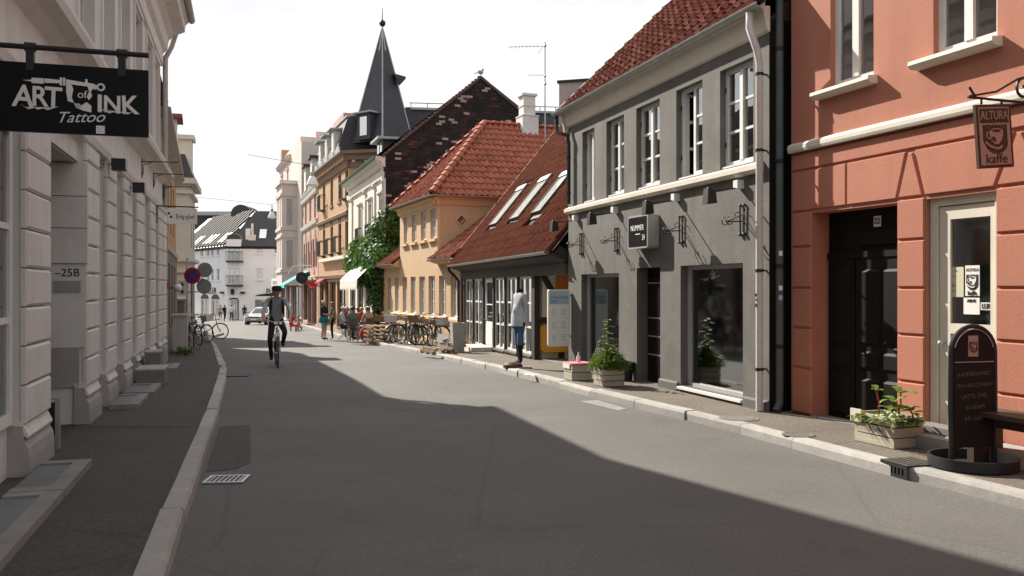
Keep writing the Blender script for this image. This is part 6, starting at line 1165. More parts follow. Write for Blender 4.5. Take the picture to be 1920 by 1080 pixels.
for px0, px1 in ((476, 489), (509, 524)):
    x0, x1 = F2.x(px0)+.5, F2.x(px1)+.5; q = MB(); q.add([(x, r_-hy_, ez+r_*tn_+.14) for x, r_ in ((x0, .9), (x1, .9), (x1, 2.1), (x0, 2.1))], [(0, 1, 2, 3)]); q.build('roof_skylight', SKYGL, dr_)
q = MB(); x = F2.x(456)+.2; q.box(x, x+.5, .5, 1.5, ez+.3, ez+2.0); q.build('roof_vent', LAMPW, dr_); q = MB(); x = F2.x(468)+.2; q.box(x-.4, x+.4, .4, 1.4, ez+.2, ez+1.3).lathe([(.14, ez+1.3), (.12, ez+2.6)], (x, .9, 0), 8); q.build('chimney', CREAM, dr_)
a_, b_ = fd[0]-.3, fd[3]+.3; MB().box(a_, b_, -.42, 2.2, ez-.05, ez+.75).build('balcony_gable', FARW, T2); archtop(T2, a_-.1, b_+.1, ez+.75, GREYPL, .75); q = MB(); n_ = 10; q.prism([((a_+b_)/2+(b_-a_)/2*math.cos(math.pi*i/n_), ez+.751+(b_-a_)/2*.75*math.sin(math.pi*i/n_)) for i in range(n_+1)], -.45, 3.0); q.build('gable_vault', FARTILE, T2)
for fr_, t_, l_ in ((F1, T, L), (F2, T2, L2)): MB().prismx([(0, ez-.3), (-.2, ez-.15), (-.38, ez-.02), (0, ez-.02)], 0, l_).build('eaves', IRON, t_); q = MB(); shell(q, 0, l_, -.8, ez, 9); q.build('rear_wall', FARW, t_)
q = MB(); q.lathe([(1.2, -4), (1.2, 0)], (0, 0, 0), 24, Matrix.Rotation(R(90), 3, 'X')); rb = thing('round_gable', 'dark half round roof gable behind the metal roof', 'roof', P(451, 402, 107), 0); q.build('half_round_roof', FARTILE, rb)
q = MB(); lb_ = thing('low_flat_block', 'low dark flat roofed block beyond the metal roof', 'building', (-46, 118, gz(118)), 0); zt_ = EYE+(540-397)/FPX*118-gz(118); q.box(-2, 14, 0, 5, -.5, zt_-.5).build('wall', SLATE, lb_); MB().box(-2.3, 14.3, -.5, 5.2, zt_-.5, zt_).build('flat_roof', ZINC, lb_)
# hanging street lamps over the roadway
def street_lamp(px, py, d, lab, span):
    p = P(px, py, d); t = thing('hanging_street_lamp', lab, 'street lamp', p, 0, 'white lamps hung over the street'); s = .30; m = MB(); m.lathe([(.10, .34), (.14, .30), (.19, .24), (.30, -.02), (.33, -.14), (.31, -.14), (.27, -.02), (.15, .22)], n=20); m.build('shade', LAMPW, t, True); MB().lathe([(.12, .34), (.12, .55), (.05, .58), (.03, .9)], n=10).build('cap', ZINC, t, True); MB().lathe([(.29, -.13), (.2, -.2), (.05, -.22)], n=16).build('diffuser', LAMPW, t, True)
    MB().tube([(span[0], 0, 1.5), (0, 0, .9), (span[1], 0, 1.5)], .012, 4).build('span_wire', IRON, t)
    for z in (1.1, 1.5, 1.9): pass
    return t
street_lamp(586, 342, 47.5, 'nearer white bell lamp hanging over the street by the tan house', (-3.5, .9)); street_lamp(510, 405, 70, 'farther white bell lamp hanging over the street before the dark roof', (-6, 1.8))
# awnings and signs on the far shops
def awning(label, fr, px0, px1, ztop, zbot, out, mat):
    x0, x1 = fr.x(px0), fr.x(px1); t = thing('shop_awning', label, 'awning', fr.world((x0+x1)/2, 0, 0), fr.ang); h = (x1-x0)/2; q = MB(); q.prismx([(-.05, ztop), (-out, zbot), (-out, zbot-.25), (-out+.02, zbot-.25), (-out+.02, zbot-.02), (-.05, ztop-.04)], -h, h); q.build('canopy', mat, t)
    for s in (-h, h-.03): MB().tube([(s, 0, zbot-.2), (s, -out+.03, zbot-.03)], .02, 5).build('awning_arm', IRON, t)
awning('turquoise awning over the far shop', B7, 568, 581, 4.2, 3.1, 1.95, AWNT); awning('red awning over the tan house shop', B6, 604, 614, 3.3, 2.85, .9, AWNR)
fp = P(585.5, 533, 58); fl = thing('flower_sign', 'round red flower shaped shop sign on the tan house', 'sign', fp, R(12)); fl.scale = (.66,)*3; rot = Matrix.Rotation(R(90), 3, 'X'); MB().lathe([(.3, -.03), (.3, .03)], (0, 0, 0), 16, rot).build('sign_disc', SIGNR, fl)
for i in range(8): a = i*math.pi/4; MB().lathe([(.13, -.025), (.13, .025)], (.42*math.cos(a), 0, .42*math.sin(a)), 10, rot).build('petal', SIGNR, fl); MB().bar((.15*math.cos(a), -.035, .15*math.sin(a)), (.28*math.cos(a), -.035, .28*math.sin(a)), .01, .06, (0, 1, 0)).build('sign_mark', KAFPK, fl)
MB().tube([(.0, .0, .5), (.0, 0, .7), (1.2, .2, .75)], .025, 5).build('bracket', IRON, fl)
rp = P(566, 521, 66); rs = thing('round_sign', 'dark round sign on a pale bracket above the turquoise awning', 'sign', rp, R(10)); MB().lathe([(.45, -.05), (.45, .05)], (0, 0, 0), 20, rot).build('sign_disc', LETTERB, rs); MB().lathe([(.2, -.055), (.2, .055)], (0, 0, 0), 14, rot).build('sign_centre', C_NAVY, rs); MB().tube([(-1.0, .2, .3), (-.7, .1, .85), (0, 0, .95), (1.2, .2, .9)], .04, 6).tube([(.9, .15, .9), (1.1, .15, .0)], .04, 6).build('bracket', LAMPW, rs)
# ------------------------------------------------------------------ people
def seg_d(p, a, b): ab = b-a; t = max(0, min(1, (p-a).dot(ab)/max(ab.length_squared, 1e-9))); return (p-a-ab*t).length
STD = dict(pelvis=(0, 0, .94), waist=(0, 0, 1.08), chest=(0, 0, 1.30), neck=(0, .0, 1.46), chin=(0, -.015, 1.52), head=(0, -.02, 1.60), crown=(0, -.01, 1.68),
           shL=(-.17, 0, 1.39), elL=(-.23, .02, 1.12), wrL=(-.22, -.08, .90), haL=(-.22, -.11, .84), shR=(.17, 0, 1.39), elR=(.23, .02, 1.12), wrR=(.22, -.08, .90), haR=(.22, -.11, .84),
           hiL=(-.09, 0, .88), knL=(-.10, -.03, .49), anL=(-.10, .02, .09), toL=(-.11, -.15, .035), hiR=(.09, 0, .88), knR=(.10, -.03, .49), anR=(.10, .02, .09), toR=(.11, -.15, .035))
RAD = dict(pelvis=.135, waist=.120, chest=.145, neck=.055, chin=.062, head=.088, crown=.055, sh=.068, el=.045, wr=.030, ha=.034, hi=.088, kn=.062, an=.042, to=.036)
BONES = [('pelvis', 'waist', 'top'), ('waist', 'chest', 'top'), ('chest', 'neck', 'top'), ('neck', 'chin', 'skin'), ('chin', 'head', 'skin'), ('head', 'crown', 'skin')]
for s in 'LR': BONES += [('chest', 'sh'+s, 'top'), ('sh'+s, 'el'+s, 'sleeve'), ('el'+s, 'wr'+s, 'forearm'), ('wr'+s, 'ha'+s, 'skin'), ('pelvis', 'hi'+s, 'bottom'), ('hi'+s, 'kn'+s, 'bottom'), ('kn'+s, 'an'+s, 'shin'), ('an'+s, 'to'+s, 'shoe')]
def person(label, loc, rz, pose=None, cols=None, hair=None, hairm=None, scale=1., group=None, name='person', cat='person', headless=False, fat=1., parent_extra=None):
    J = {k: V(v) for k, v in STD.items()}
    for k, v in (pose or {}).items(): J[k] = V(v)
    c = dict(skin=SKIN, top=C_GREY, sleeve=C_GREY, forearm=SKIN, bottom=C_DENIM, shin=C_DENIM, shoe=C_BLACK); c.update(cols or {})
    bones = [b for b in BONES if not (headless and b[1] in ('head', 'crown', 'chin'))]
    bm = bmesh.new(); sk = bm.verts.layers.skin.verify(); vv = {}
    def vert(k, p, r, root=False): v = bm.verts.new(p); v[sk].radius = (r, r); v[sk].use_root = root; vv[k] = v
    for k in J:
        if headless and k in ('chin', 'head', 'crown'): continue
        b = k if k in RAD else k[:2]; r = RAD[b]*(fat if b in ('pelvis', 'waist', 'chest') else 1); vert(k, J[k], r, k == 'pelvis')
    for a, b, _ in bones: bm.edges.new((vv[a], vv[b]))
    for s in 'LR':
        h, w = J['ha'+s], J['wr'+s]; d = (h-w).normalized(); side = d.cross(V((0, 1, .2))).normalized(); curl = V((0, -1, -.2))
        for i in range(5):
            if i < 4: base = h+d*.02+side*(.022*(i-1.5)); tip = base+d*(.055+.008*(1.5-abs(i-1.4)))+curl*.012; mid = base.lerp(tip, .5)-curl*.004
            else: base = h-d*.01+side*-.035; mid = base+side*-.02+d*.02; tip = mid+d*.035-side*.004
            ks = [f'f{s}{i}{q}' for q in 'abc']
            for k_, p_ in zip(ks, (base, mid, tip)): vert(k_, p_, .0095)
            bm.edges.new((vv['ha'+s], vv[ks[0]])); bm.edges.new((vv[ks[0]], vv[ks[1]])); bm.edges.new((vv[ks[1]], vv[ks[2]]))
    me = bpy.data.meshes.new('skeleton'); bm.to_mesh(me); bm.free(); o = bpy.data.objects.new('skeleton_tmp', me); COL.objects.link(o)
    m1 = o.modifiers.new('s', 'SKIN'); m1.use_smooth_shade = True; m2 = o.modifiers.new('u', 'SUBSURF'); m2.levels = 1; m2.render_levels = 1
    res = bpy.data.meshes.new_from_object(o.evaluated_get(bpy.context.evaluated_depsgraph_get())); bpy.data.objects.remove(o)
    order = ['skin', 'top', 'sleeve', 'forearm', 'bottom', 'shin', 'shoe']; res.materials.clear()
    for k in order: res.materials.append(c[k])
    idx = []
    for p in res.polygons:
        q = p.center; best = min(bones, key=lambda b: seg_d(q, J[b[0]], J[b[1]])/(RAD.get(b[0], RAD.get(b[0][:2], .06))+RAD.get(b[1], RAD.get(b[1][:2], .06)))); idx.append(order.index(best[2]))
    res.polygons.foreach_set('material_index', idx); res.polygons.foreach_set('use_smooth', [True]*len(idx)); res.name = 'body'
    root = thing(name, label, cat, loc, rz, group); root.scale = (scale,)*3; link('body', res, root)
    if not headless:
        hd = J['head']; hdir = (J['crown']-J['chin']).normalized(); m = MB(); f = V((0, -1, 0)) if abs(hdir.y) < .8 else V((0, 0, -1))
        m.ball(hd+f*.088, .014, .022, .022, 6); 
        m.build('nose', c['skin'], root, True)
        for s in (-1, 1): MB().ball(hd+V((s*.032, 0, .022))+f*.079, .011, .008, .008, 6).build('eye', C_BLACK, root); MB().ball(hd+V((s*.086, .01, .005)), .014, .024, .03, 6).build('ear', c['skin'], root, True)
        MB().ball(hd+V((0, 0, -.045))+f*.074, .024, .008, .006, 6).build('mouth', C_PLUM, root)
        if hair:
            m = MB(); m.ball(hd+V((0, .022, .030)), .098, .098, .085, 12)
            if hair == 'long': m.tube([hd+V((0, .05, .03)), hd+V((0, .085, -.08)), hd+V((0, .09, -.22))], [.085, .085, .05], 8)
            if hair == 'bun': m.ball(hd+V((0, .10, .07)), .05, n=8)
            m.build('hair', hairm or HAIRG, root, True)
    return root
def at(px, py, lift=0.): p = G(px, py, lift); return p
SIT = lambda h=.46: dict(pelvis=(0, .12, h+.10), waist=(0, .13, h+.24), chest=(0, .10, h+.46), neck=(0, .07, h+.62), chin=(0, .05, h+.68), head=(0, .035, h+.76), crown=(0, .04, h+.84), shL=(-.17, .09, h+.55), elL=(-.23, .02, h+.30), wrL=(-.16, -.18, h+.26), haL=(-.14, -.24, h+.27), shR=(.17, .09, h+.55), elR=(.23, .02, h+.30), wrR=(.16, -.18, h+.26), haR=(.14, -.24, h+.27),
    hiL=(-.09, .08, h+.07), knL=(-.12, -.36, h+.06), anL=(-.12, -.33, .09), toL=(-.12, -.49, .035), hiR=(.09, .08, h+.07), knR=(.12, -.36, h+.06), anR=(.12, -.33, .09), toR=(.12, -.49, .035))
def chair(label, loc, rz, group, mat):
    t = thing('cafe_chair', label, 'chair', loc, rz, group); MB().box(-.21, .21, -.2, .22, .42, .45).build('seat', mat, t); MB().box(-.2, .2, .22, .24, .62, .86).build('backrest', mat, t)
    for x in (-.19, .19): MB().tube([(x, -.18, 0), (x, .2, .43)], .013, 5).build('leg', STEEL, t); MB().tube([(x, .2, 0), (x, -.1, .40), (x, -.18, .43)], .013, 5).build('leg', STEEL, t); MB().tube([(x, .2, .43), (x, .24, .86)], .013, 5).build('back_post', STEEL, t)
    return t
def toward(a, b): return math.atan2((b-a).y, (b-a).x)+math.pi/2
# ------------------------------------------------------------------ bicycles
def bicycle(paint, basket=None, bmat=None, step=False):
    t = thing('bicycle', 'x', 'bicycle', (0, 0, 0)); Rw = .335; wb = .53
    m = MB(); r = .016; bb = (-.06, 0, .28); st = (-.19, 0, .72); hdT, hdB = (.36, 0, .86), (.40, 0, .62); ra = (-wb, 0, Rw)
    m.tube([bb, st, (-.22, 0, .86)], r, 6); m.tube([hdT, hdB], r*1.1, 6); m.tube([bb, hdB], r*1.1, 6)
    if step: m.tube([(-.13, 0, .5), (.15, 0, .52), (.375, 0, .78)], r, 6)
    else: m.tube([(-.19, 0, .72), (.37, 0, .80)], r, 6)
    for s in (-.05, .05): m.tube([(-.06, s*.5, .28), (-wb, s, Rw)], .010, 5); m.tube([(-.19, s*.4, .70), (-wb, s, Rw)], .009, 5); m.tube([(.405, s*.5, .60), (.44, s, .5), (wb, s, Rw)], .011, 5)
    m.build('frame', paint, t, True)
    for x in (-wb, wb):
        k = MB(); k.tube([(x+(Rw-.03)*math.cos(2*math.pi*i/24), 0, Rw+(Rw-.03)*math.sin(2*math.pi*i/24)) for i in range(24)], .009, 4, True)
        for i in range(16): a = 2*math.pi*i/16; k.bar((x, .02*(-1)**i, Rw), (x+(Rw-.03)*math.cos(a), 0, Rw+(Rw-.03)*math.sin(a)), .003, .003, (0, 1, 0))
        k.tube([(x, -.05, Rw), (x, .05, Rw)], .02, 6); w = k.build('wheel', STEEL, t); MB().tube([(x+(Rw-.012)*math.cos(2*math.pi*i/28), 0, Rw+(Rw-.012)*math.sin(2*math.pi*i/28)) for i in range(28)], .019, 6, True).build('tyre', RUBBER, w, True)
        f = MB(); R2 = Rw+.025; a0, a1 = (R(20), R(185)) if x < 0 else (R(35), R(150))
        pts = [(x+R2*math.cos(a0+(a1-a0)*i/12), 0, Rw+R2*math.sin(a0+(a1-a0)*i/12)) for i in range(13)]
        for p, q in zip(pts, pts[1:]): f.bar(p, q, .05, .006, (0, 0, 1) if abs(p[0]-x) < R2*.8 else (1, 0, 0))
        f.build('mudguard', paint, t)
    s = MB(); s.add([(-.36, -.09, .89), (-.36, .09, .89), (-.2, .05, .90), (-.06, .015, .90), (-.06, -.015, .90), (-.2, -.05, .90), (-.34, -.08, .94), (-.34, .08, .94), (-.2, .05, .93), (-.07, .012, .93), (-.07, -.012, .93), (-.2, -.05, .93)], [(5, 4, 3, 2, 1, 0), (6, 7, 8, 9, 10, 11)]+[(i, (i+1) % 6, 6+(i+1) % 6, 6+i) for i in ()]+[(0, 1, 7, 6), (1, 2, 8, 7), (2, 3, 9, 8), (3, 4, 10, 9), (4, 5, 11, 10), (5, 0, 6, 11)]); s.build('saddle', LEATHER, t)
    h = MB(); h.tube([(.36, 0, .86), (.345, 0, 1.0)], .014, 6); h.tube([(.20, -.28, 1.02), (.30, -.24, 1.05), (.36, -.1, 1.01), (.345, 0, 1.0), (.36, .1, 1.01), (.30, .24, 1.05), (.20, .28, 1.02)], .011, 6); hb = h.build('handlebar', STEEL, t, True)
    for s_ in (-1, 1): MB().tube([(.12, s_*.285, 1.01), (.22, s_*.28, 1.02)], .017, 6).build('grip', RUBBER, hb)
    c = MB(); c.lathe([(.09, -.004), (.09, .004)], (-.06, -.05, .28), 16, Matrix.Rotation(R(90), 3, 'X')); c.bar((-.06, -.06, .28), (.02, -.065, .13), .012, .02); c.bar((-.06, .06, .28), (-.14, .065, .43), .012, .02); c.box(-.03, .07, -.15, -.07, .12, .14).box(-.19, -.09, .07, .15, .42, .44); c.bar((-.06, -.055, .36), (-wb, -.055, Rw+.04), .006, .012).bar((-.06, -.055, .2), (-wb, -.055, Rw-.04), .006, .012); c.build('crank', STEEL, t)
    k = MB(); k.bar((-.25, 0, .70), (-.75, 0, .70), .12, .012)
    for s_ in (-.05, .05): k.tube([(-.62, s_, .70), (-wb, s_, Rw)], .006, 4)
    k.build('rack', STEEL, t); MB().ball((.45, 0, .82), .04, n=8).build('headlight', STEEL, t); MB().box(-.79, -.77, -.03, .03, .62, .68).build('rear_reflector', SIGNR, t); MB().tube([(-.1, .06, .26), (-.14, .2, .02)], .009, 5).build('kickstand', STEEL, t)
    if basket: q = MB(); q.add([(x_, y_, z_) for z_, e in ((.80, .0), (1.02, .04)) for x_, y_ in ((.44-e*.3, -.15-e), (.72+e, -.15-e), (.72+e, .15+e), (.44-e*.3, .15+e))], [(0, 1, 2, 3), (0, 1, 5, 4), (1, 2, 6, 5), (2, 3, 7, 6), (3, 0, 4, 7)]); q.build('basket', bmat or WICKER, t)
    return t
BK = bicycle(BIKEK); BK2 = bicycle(BIKER, True, WICKER, True); BK3 = bicycle(BIKEG, True, C_WHITE, True); BK4 = bicycle(BIKEB, None, None, True)
used = set()
def put_bike(proto, px, py, d, heading, label, group, lean=R(6), lift=.11):
    o = proto if proto.name not in used else copy_tree(proto); used.add(proto.name)
    if d is None: p = G(px, py, lift)
    else: p = P(px, py, d); p.z = gz(d)+lift
    o.location = p; o.rotation_euler = (lean, 0, heading); o['label'] = label; o['category'] = 'bicycle'; o['group'] = group; return o
GR = 'bicycles parked along the yellow house'
put_bike(BK2, 731, 640, 33.4, R(-62), 'dark red bicycle with wicker basket next to the pallet crates', GR)
put_bike(BK3, 752, 651, 31.4, R(-128), 'grey bicycle with white basket standing across the pavement', GR, R(-5))
put_bike(BK, 771, 654, 30.3, R(-40), 'black bicycle turned toward the road in the middle of the row', GR)
put_bike(BK4, 790, 655, 30.0, R(-105), 'teal bicycle behind the one with a white carrier box', GR, R(5))
b = put_bike(BK, 806, 656, 29.5, R(150), 'black bicycle with white bag on its carrier at the near end', GR, R(-6)); 
MB().box(-.72, -.42, -.13, .13, .715, .93).build('carrier_bag', C_WHITE, b); MB().box(-.72, -.42, -.14, .14, .93, .96).build('bag_lid', PINKC, b)
put_bike(BK, 742, 646, 32.3, R(-95), 'black bicycle between the wicker basket one and the white basket one', GR, R(4))
put_bike(BK4, 762, 652, 30.9, R(-70), 'teal bicycle leaning in just past the white basket one', GR, R(-4))
put_bike(BK2, 781, 655, 30.15, R(-85), 'dark red bicycle with basket amid the black and teal ones', GR, R(6))
put_bike(BK, 816, 658, 29.0, R(-100), 'black bicycle nearest the concrete trough, front wheel to the road', GR, R(5))
put_bike(BK2, 722, 637, 35.2, R(-95), 'bicycle half hidden behind the pallet crates', GR, R(5))
GL = 'bicycles parked on the left pavement'
for px, d, hd, pr_, lb in ((350, 25.4, -70, BK, 'black bicycle nearest the utility cabinet on the left'), (357, 27.4, -62, BK4, 'teal bicycle second from the utility cabinet on the left'), (363, 29.8, -50, BK, 'black bicycle in the middle of the left row'), (371, 32.5, -30, BK3, 'grey bicycle with white basket in the left row'), (388, 36.0, 8, BK, 'black bicycle parked broadside at the far end of the left pavement')): put_bike(pr_, px, 600, d, R(hd), lb, GL, R(5))
# ------------------------------------------------------------------ cyclist
cp = G(519, 687); hd_ = math.atan2(-cp.y, -cp.x)+R(2); rb = bicycle(BIKEK); rb.location = cp; rb.rotation_euler = (0, 0, hd_); rb['label'] = 'black bicycle ridden by the man with the hat'; rb['group'] = 'ridden bicycle'
del rb['group']
for ch in list(rb.children):
    if ch.name.startswith('kickstand'): bpy.data.objects.remove(ch)
MB().box(.46, .50, -.05, .05, .6, .78).build('front_plate', PAPER, rb); MB().ball((.45, -.05, .98), .035, n=8).ball((.45, .06, .98), .035, n=8).build('lamp_pair', LAMPW, rb)
# rider faces -Y in his own frame: bike +x is rider -y
rid = dict(pelvis=(0, .22, 1.02), waist=(0, .19, 1.16), chest=(0, .10, 1.38), neck=(0, .04, 1.54), chin=(0, .0, 1.59), head=(0, -.02, 1.67), crown=(0, -.01, 1.75), shL=(-.19, .08, 1.47), elL=(-.30, -.04, 1.22), wrL=(-.275, -.17, 1.06), haL=(-.27, -.20, 1.045), shR=(.19, .08, 1.47), elR=(.30, -.04, 1.22), wrR=(.275, -.17, 1.06), haR=(.27, -.20, 1.045),
           hiL=(-.09, .18, .97), knL=(-.15, -.10, .60), anL=(-.115, .08, .22), toL=(-.125, -.07, .165), hiR=(.09, .18, .97), knR=(.17, -.20, .78), anR=(.13, .05, .50), toR=(.135, -.09, .465))
cy_ = person('man in grey shirt and dark hat with a backpack riding toward the viewer', cp+V((0, 0, .0)), hd_+R(90), rid, dict(top=C_GREY, sleeve=C_LGREY, forearm=SKIN, bottom=C_BLACK, shin=C_BLACK, shoe=C_BLACK), None, None, 1.0, fat=1.1)
hh_ = V(rid['head']); m = MB(); m.lathe([(.104, .02), (.112, .05), (.108, .10), (.08, .13), (.02, .135)], hh_, 14).lathe([(.15, .018), (.15, .026), (.1, .03)], hh_+V((0, -.02, 0)), 14); m.build('hat', C_BLACK, cy_, True)
m = MB()
for s in (-.12, .12): m.tube([(s, .22, 1.40), (s, .12, 1.545), (s*1.02, -.025, 1.46), (s*1.05, -.045, 1.32), (s*1.25, .08, 1.18)], .024, 6)
m.build('backpack_strap', C_BLACK, cy_, True); MB().box(-.15, .15, .26, .42, 1.1, 1.52).build('backpack', C_BLACK, cy_)
# ------------------------------------------------------------------ standing and seated cafe guests
p1 = G(607, 637.5, .02); person('blonde woman in black top and grey skirt standing by the cafe', p1, R(70), dict(elL=(-.22, -.05, 1.14), wrL=(-.12, -.22, 1.1), haL=(-.08, -.27, 1.1), elR=(.22, -.05, 1.14), wrR=(.12, -.22, 1.08), haR=(.08, -.27, 1.08)), dict(top=C_BLACK, sleeve=C_BLACK, bottom=C_GREY, shin=SKIN, shoe=C_BLACK), 'bun', HAIRB, 1.0)
tp = thing('tied_jacket', 'teal jacket tied round the waist of the blonde woman', 'jacket', p1, R(70)); q = MB(); q.lathe([(.18, .74), (.20, .82), (.18, .98), (.15, 1.02)], (0, 0.02, 0), 14); q.build('skirt_cloth', C_TEAL, tp, True); MB().tube([(-.05, -.16, .95), (-.06, -.2, .8)], .03, 6).tube([(.05, -.16, .95), (.07, -.2, .78)], .03, 6).build('sleeve', C_TEAL, tp)
p2 = G(623, 637, .02); person('woman with long brown hair and dark trousers facing the blonde woman', p2, R(-75), dict(elL=(-.22, -.06, 1.14), wrL=(-.1, -.24, 1.12), haL=(-.06, -.29, 1.12)), dict(top=C_GREEN, sleeve=C_BEIGE, forearm=SKIN, bottom=C_BLACK, shin=C_BLACK, shoe=C_WHITE), 'long', HAIRG, .97)
bg_ = V((p2.x+.02, p2.y-.2, p2.z)); hb = thing('shoulder_bag', 'pale bag hanging at the brown haired woman', 'bag', (p2.x-.22, p2.y-.12, p2.z+.62), 0); MB().box(-.13, .13, -.05, .05, 0, .3).build('body', C_CREAM, hb); MB().tube([(-.12, 0, .3), (0, 0, .8), (.12, 0, .3)], .012, 5).build('strap', C_CREAM, hb)
tc_ = G(668, 636, .12); GC = 'cafe chairs at the pavement table'; 
tb = thing('cafe_table', 'small round cafe table among the seated guests', 'table', tc_); MB().lathe([(.38, .70), (.38, .725)], n=18).build('tabletop', WOODD, tb); MB().tube([(0, 0, .0), (0, 0, .7)], .025, 6).build('leg', IRON, tb); MB().lathe([(.22, 0), (.2, .02)], n=12).build('foot', IRON, tb); 
cups = [V((.1, -.1, 0)), V((-.15, .08, 0)), V((.0, .2, 0))]
for i, c in enumerate(cups): cu_ = thing('coffee_cup', 'white coffee cup on the cafe table, '+('nearest the road', 'left of the others', 'nearest the climber')[i], 'cup', tc_+c+V((0, 0, .726)), 0, 'cups on the cafe table'); MB().lathe([(.025, 0), (.04, .07), (.036, .07), (.022, .01)], n=10).build('cup', LAMPW, cu_, True)
guests = [(645, 636, 'seated man in pale cap and grey shirt left at the cafe table', dict(top=C_LGREY, sleeve=C_LGREY, bottom=C_NAVY, shin=C_NAVY), 'short', HAIRG, 'cap'), (662, 640, 'large seated guest in dark green jacket with his back to the road', dict(top=C_GREEN, sleeve=C_GREEN, forearm=C_GREEN, bottom=C_BEIGE, shin=SKIN), 'short', HAIRD, None),
          (651, 632, 'seated woman in plum top behind the man in the pale cap', dict(top=C_PLUM, sleeve=C_PLUM), 'long', HAIRG, None), (671, 629, 'seated man in white shirt farthest behind the cafe table', dict(top=C_WHITE, sleeve=C_WHITE), 'short', HAIRG, None),
          (658, 630, 'seated guest with light hair behind the cafe table', dict(top=C_BEIGE, sleeve=C_BEIGE), 'long', HAIRB, None), (678, 632, 'seated woman in red top at the cafe table', dict(top=C_RED, sleeve=C_RED), 'bun', HAIRB, None), (688, 637, 'seated man in beige shirt with white cap right at the cafe table', dict(top=C_BEIGE, sleeve=C_BEIGE, bottom=C_GREY, shin=C_GREY), 'short', HAIRD, 'cap')]
for px, py, lb, cc_, hr, hm, extra in guests:
    p = G(px, py, .12); a = toward(p, tc_); chair('cafe chair under the '+' '.join(lb.replace(' at the cafe table', '').split()[:11]), p, a, GC, TIMBERG); pp = person(lb, p, a, SIT(), cc_, hr, hm, 1.0, fat=1.25 if 'large' in lb else 1.)
    if extra: h = V(SIT()['head']); MB().lathe([(.103, .02), (.108, .05), (.09, .1), (.02, .12)], h, 12).box(h.x-.07, h.x+.07, h.y-.2, h.y-.08, h.z+.02, h.z+.03).build('cap', C_WHITE, pp, True)
rbk = G(684, 638, .12)+V((.05, -.35, 0)); rk = thing('red_backpack', 'red backpack standing on the ground beside the cafe chairs', 'backpack', rbk); q = MB(); q.ball((0, 0, .26), .2, .14, .27, 12); q.build('body', C_RED, rk, True); MB().ball((0, -.12, .18), .12, .06, .13, 10).build('pocket', C_PLUM, rk, True); MB().tube([(-.08, .12, .45), (-.1, .2, .3), (-.08, .14, .1)], .015, 5).build('strap', C_NAVY, rk)
# children and sitters further along
q1 = G(549, 621, .02); person('child in red sitting by the far kerb behind the cyclist', q1, R(60), {k: v for k, v in SIT(.3).items()}, dict(top=C_RED, sleeve=C_RED, bottom=C_RED, shin=SKIN), 'short', HAIRD, .95)
q2 = G(560, 619, .02); person('child in pink and grey crouching by the far kerb', q2, R(20), SIT(.22), dict(top=C_GREY, sleeve=C_GREY, bottom=PINKC, shin=PINKC), 'long', HAIRG, .85)
for q_, hgt in ((q1, .29), (q2, .18)): st_ = thing('low_stool', 'low wooden stool under the child in red' if hgt > .2 else 'low wooden stool under the crouching child', 'stool', q_); MB().box(-.2, .2, -.05, .3, hgt-.02, hgt+.02).build('seat', WOODP, st_); [MB().box(x-.02, x+.02, y-.02, y+.02, 0, hgt-.02).build('leg', WOODP, st_) for x in (-.15, .15) for y in (0, .25)]
fp_ = [(430, 600, 'far pedestrian in dark shirt and beige shorts before the arched windows', dict(top=C_NAVY, sleeve=C_NAVY, bottom=C_BEIGE, shin=SKIN), 15), (413, 599, 'far pedestrian in pink before the arched windows', dict(top=C_BEIGE, sleeve=C_BEIGE, bottom=C_CREAM, shin=SKIN), 120), (431.5, 599.5, 'x', {}, 0), (432, 600.5, 'x', {}, 0)]
for px, py, lb, cc_, hr in ((413, 602, 'far pedestrian in beige shirt left of the white wall doorway', dict(top=C_BEIGE, sleeve=C_BEIGE, bottom=C_NAVY, shin=SKIN), 200), (421, 602.5, 'far pedestrian in black leaning by the arched shop windows', dict(top=C_BLACK, sleeve=C_BLACK, bottom=C_BLACK, shin=C_BLACK), 60), (434, 602.5, 'far pedestrian in white shirt and dark trousers before the shop door', dict(top=C_WHITE, sleeve=C_WHITE, bottom=C_NAVY, shin=C_NAVY), 170), (458.5, 603, 'far pedestrian in dark clothes just left of the silver car', dict(top=C_NAVY, sleeve=C_NAVY, bottom=C_BLACK, shin=C_BLACK), 30)):
    p = G(px, py); person(lb, p, R(hr), dict(knL=(-.1, -.12, .5), anL=(-.1, -.02, .1), toL=(-.1, -.19, .04), anR=(.1, .18, .12), toR=(.1, .04, .035)), cc_, 'short', HAIRD, 1.0)
# white scooter beside the car
sp_ = G(461, 609); sc_ = thing('white_scooter', 'small white scooter standing left of the silver car', 'scooter', sp_, R(-70)); q = MB(); q.prism([(-.75, .35), (-.7, .75), (-.1, .75), (-.05, .35), (.35, .3), (.5, .95), (.6, .95), (.62, .3), (.3, .22), (-.4, .25)], -.14, .14); q.build('body', LAMPW, sc_)
for x in (-.55, .6): MB().lathe([(.24, -.05), (.24, .05)], (x, 0, .24), 16, rot).build('wheel', RUBBER, sc_)
MB().tube([(.5, -.3, 1.08), (.52, 0, 1.0), (.5, .3, 1.08)], .02, 6).tube([(.52, 0, 1.0), (.6, 0, .3)], .03, 6).build('handlebar', IRON, sc_); MB().box(-.7, -.1, -.13, .13, .75, .82).build('saddle', IRON, sc_)
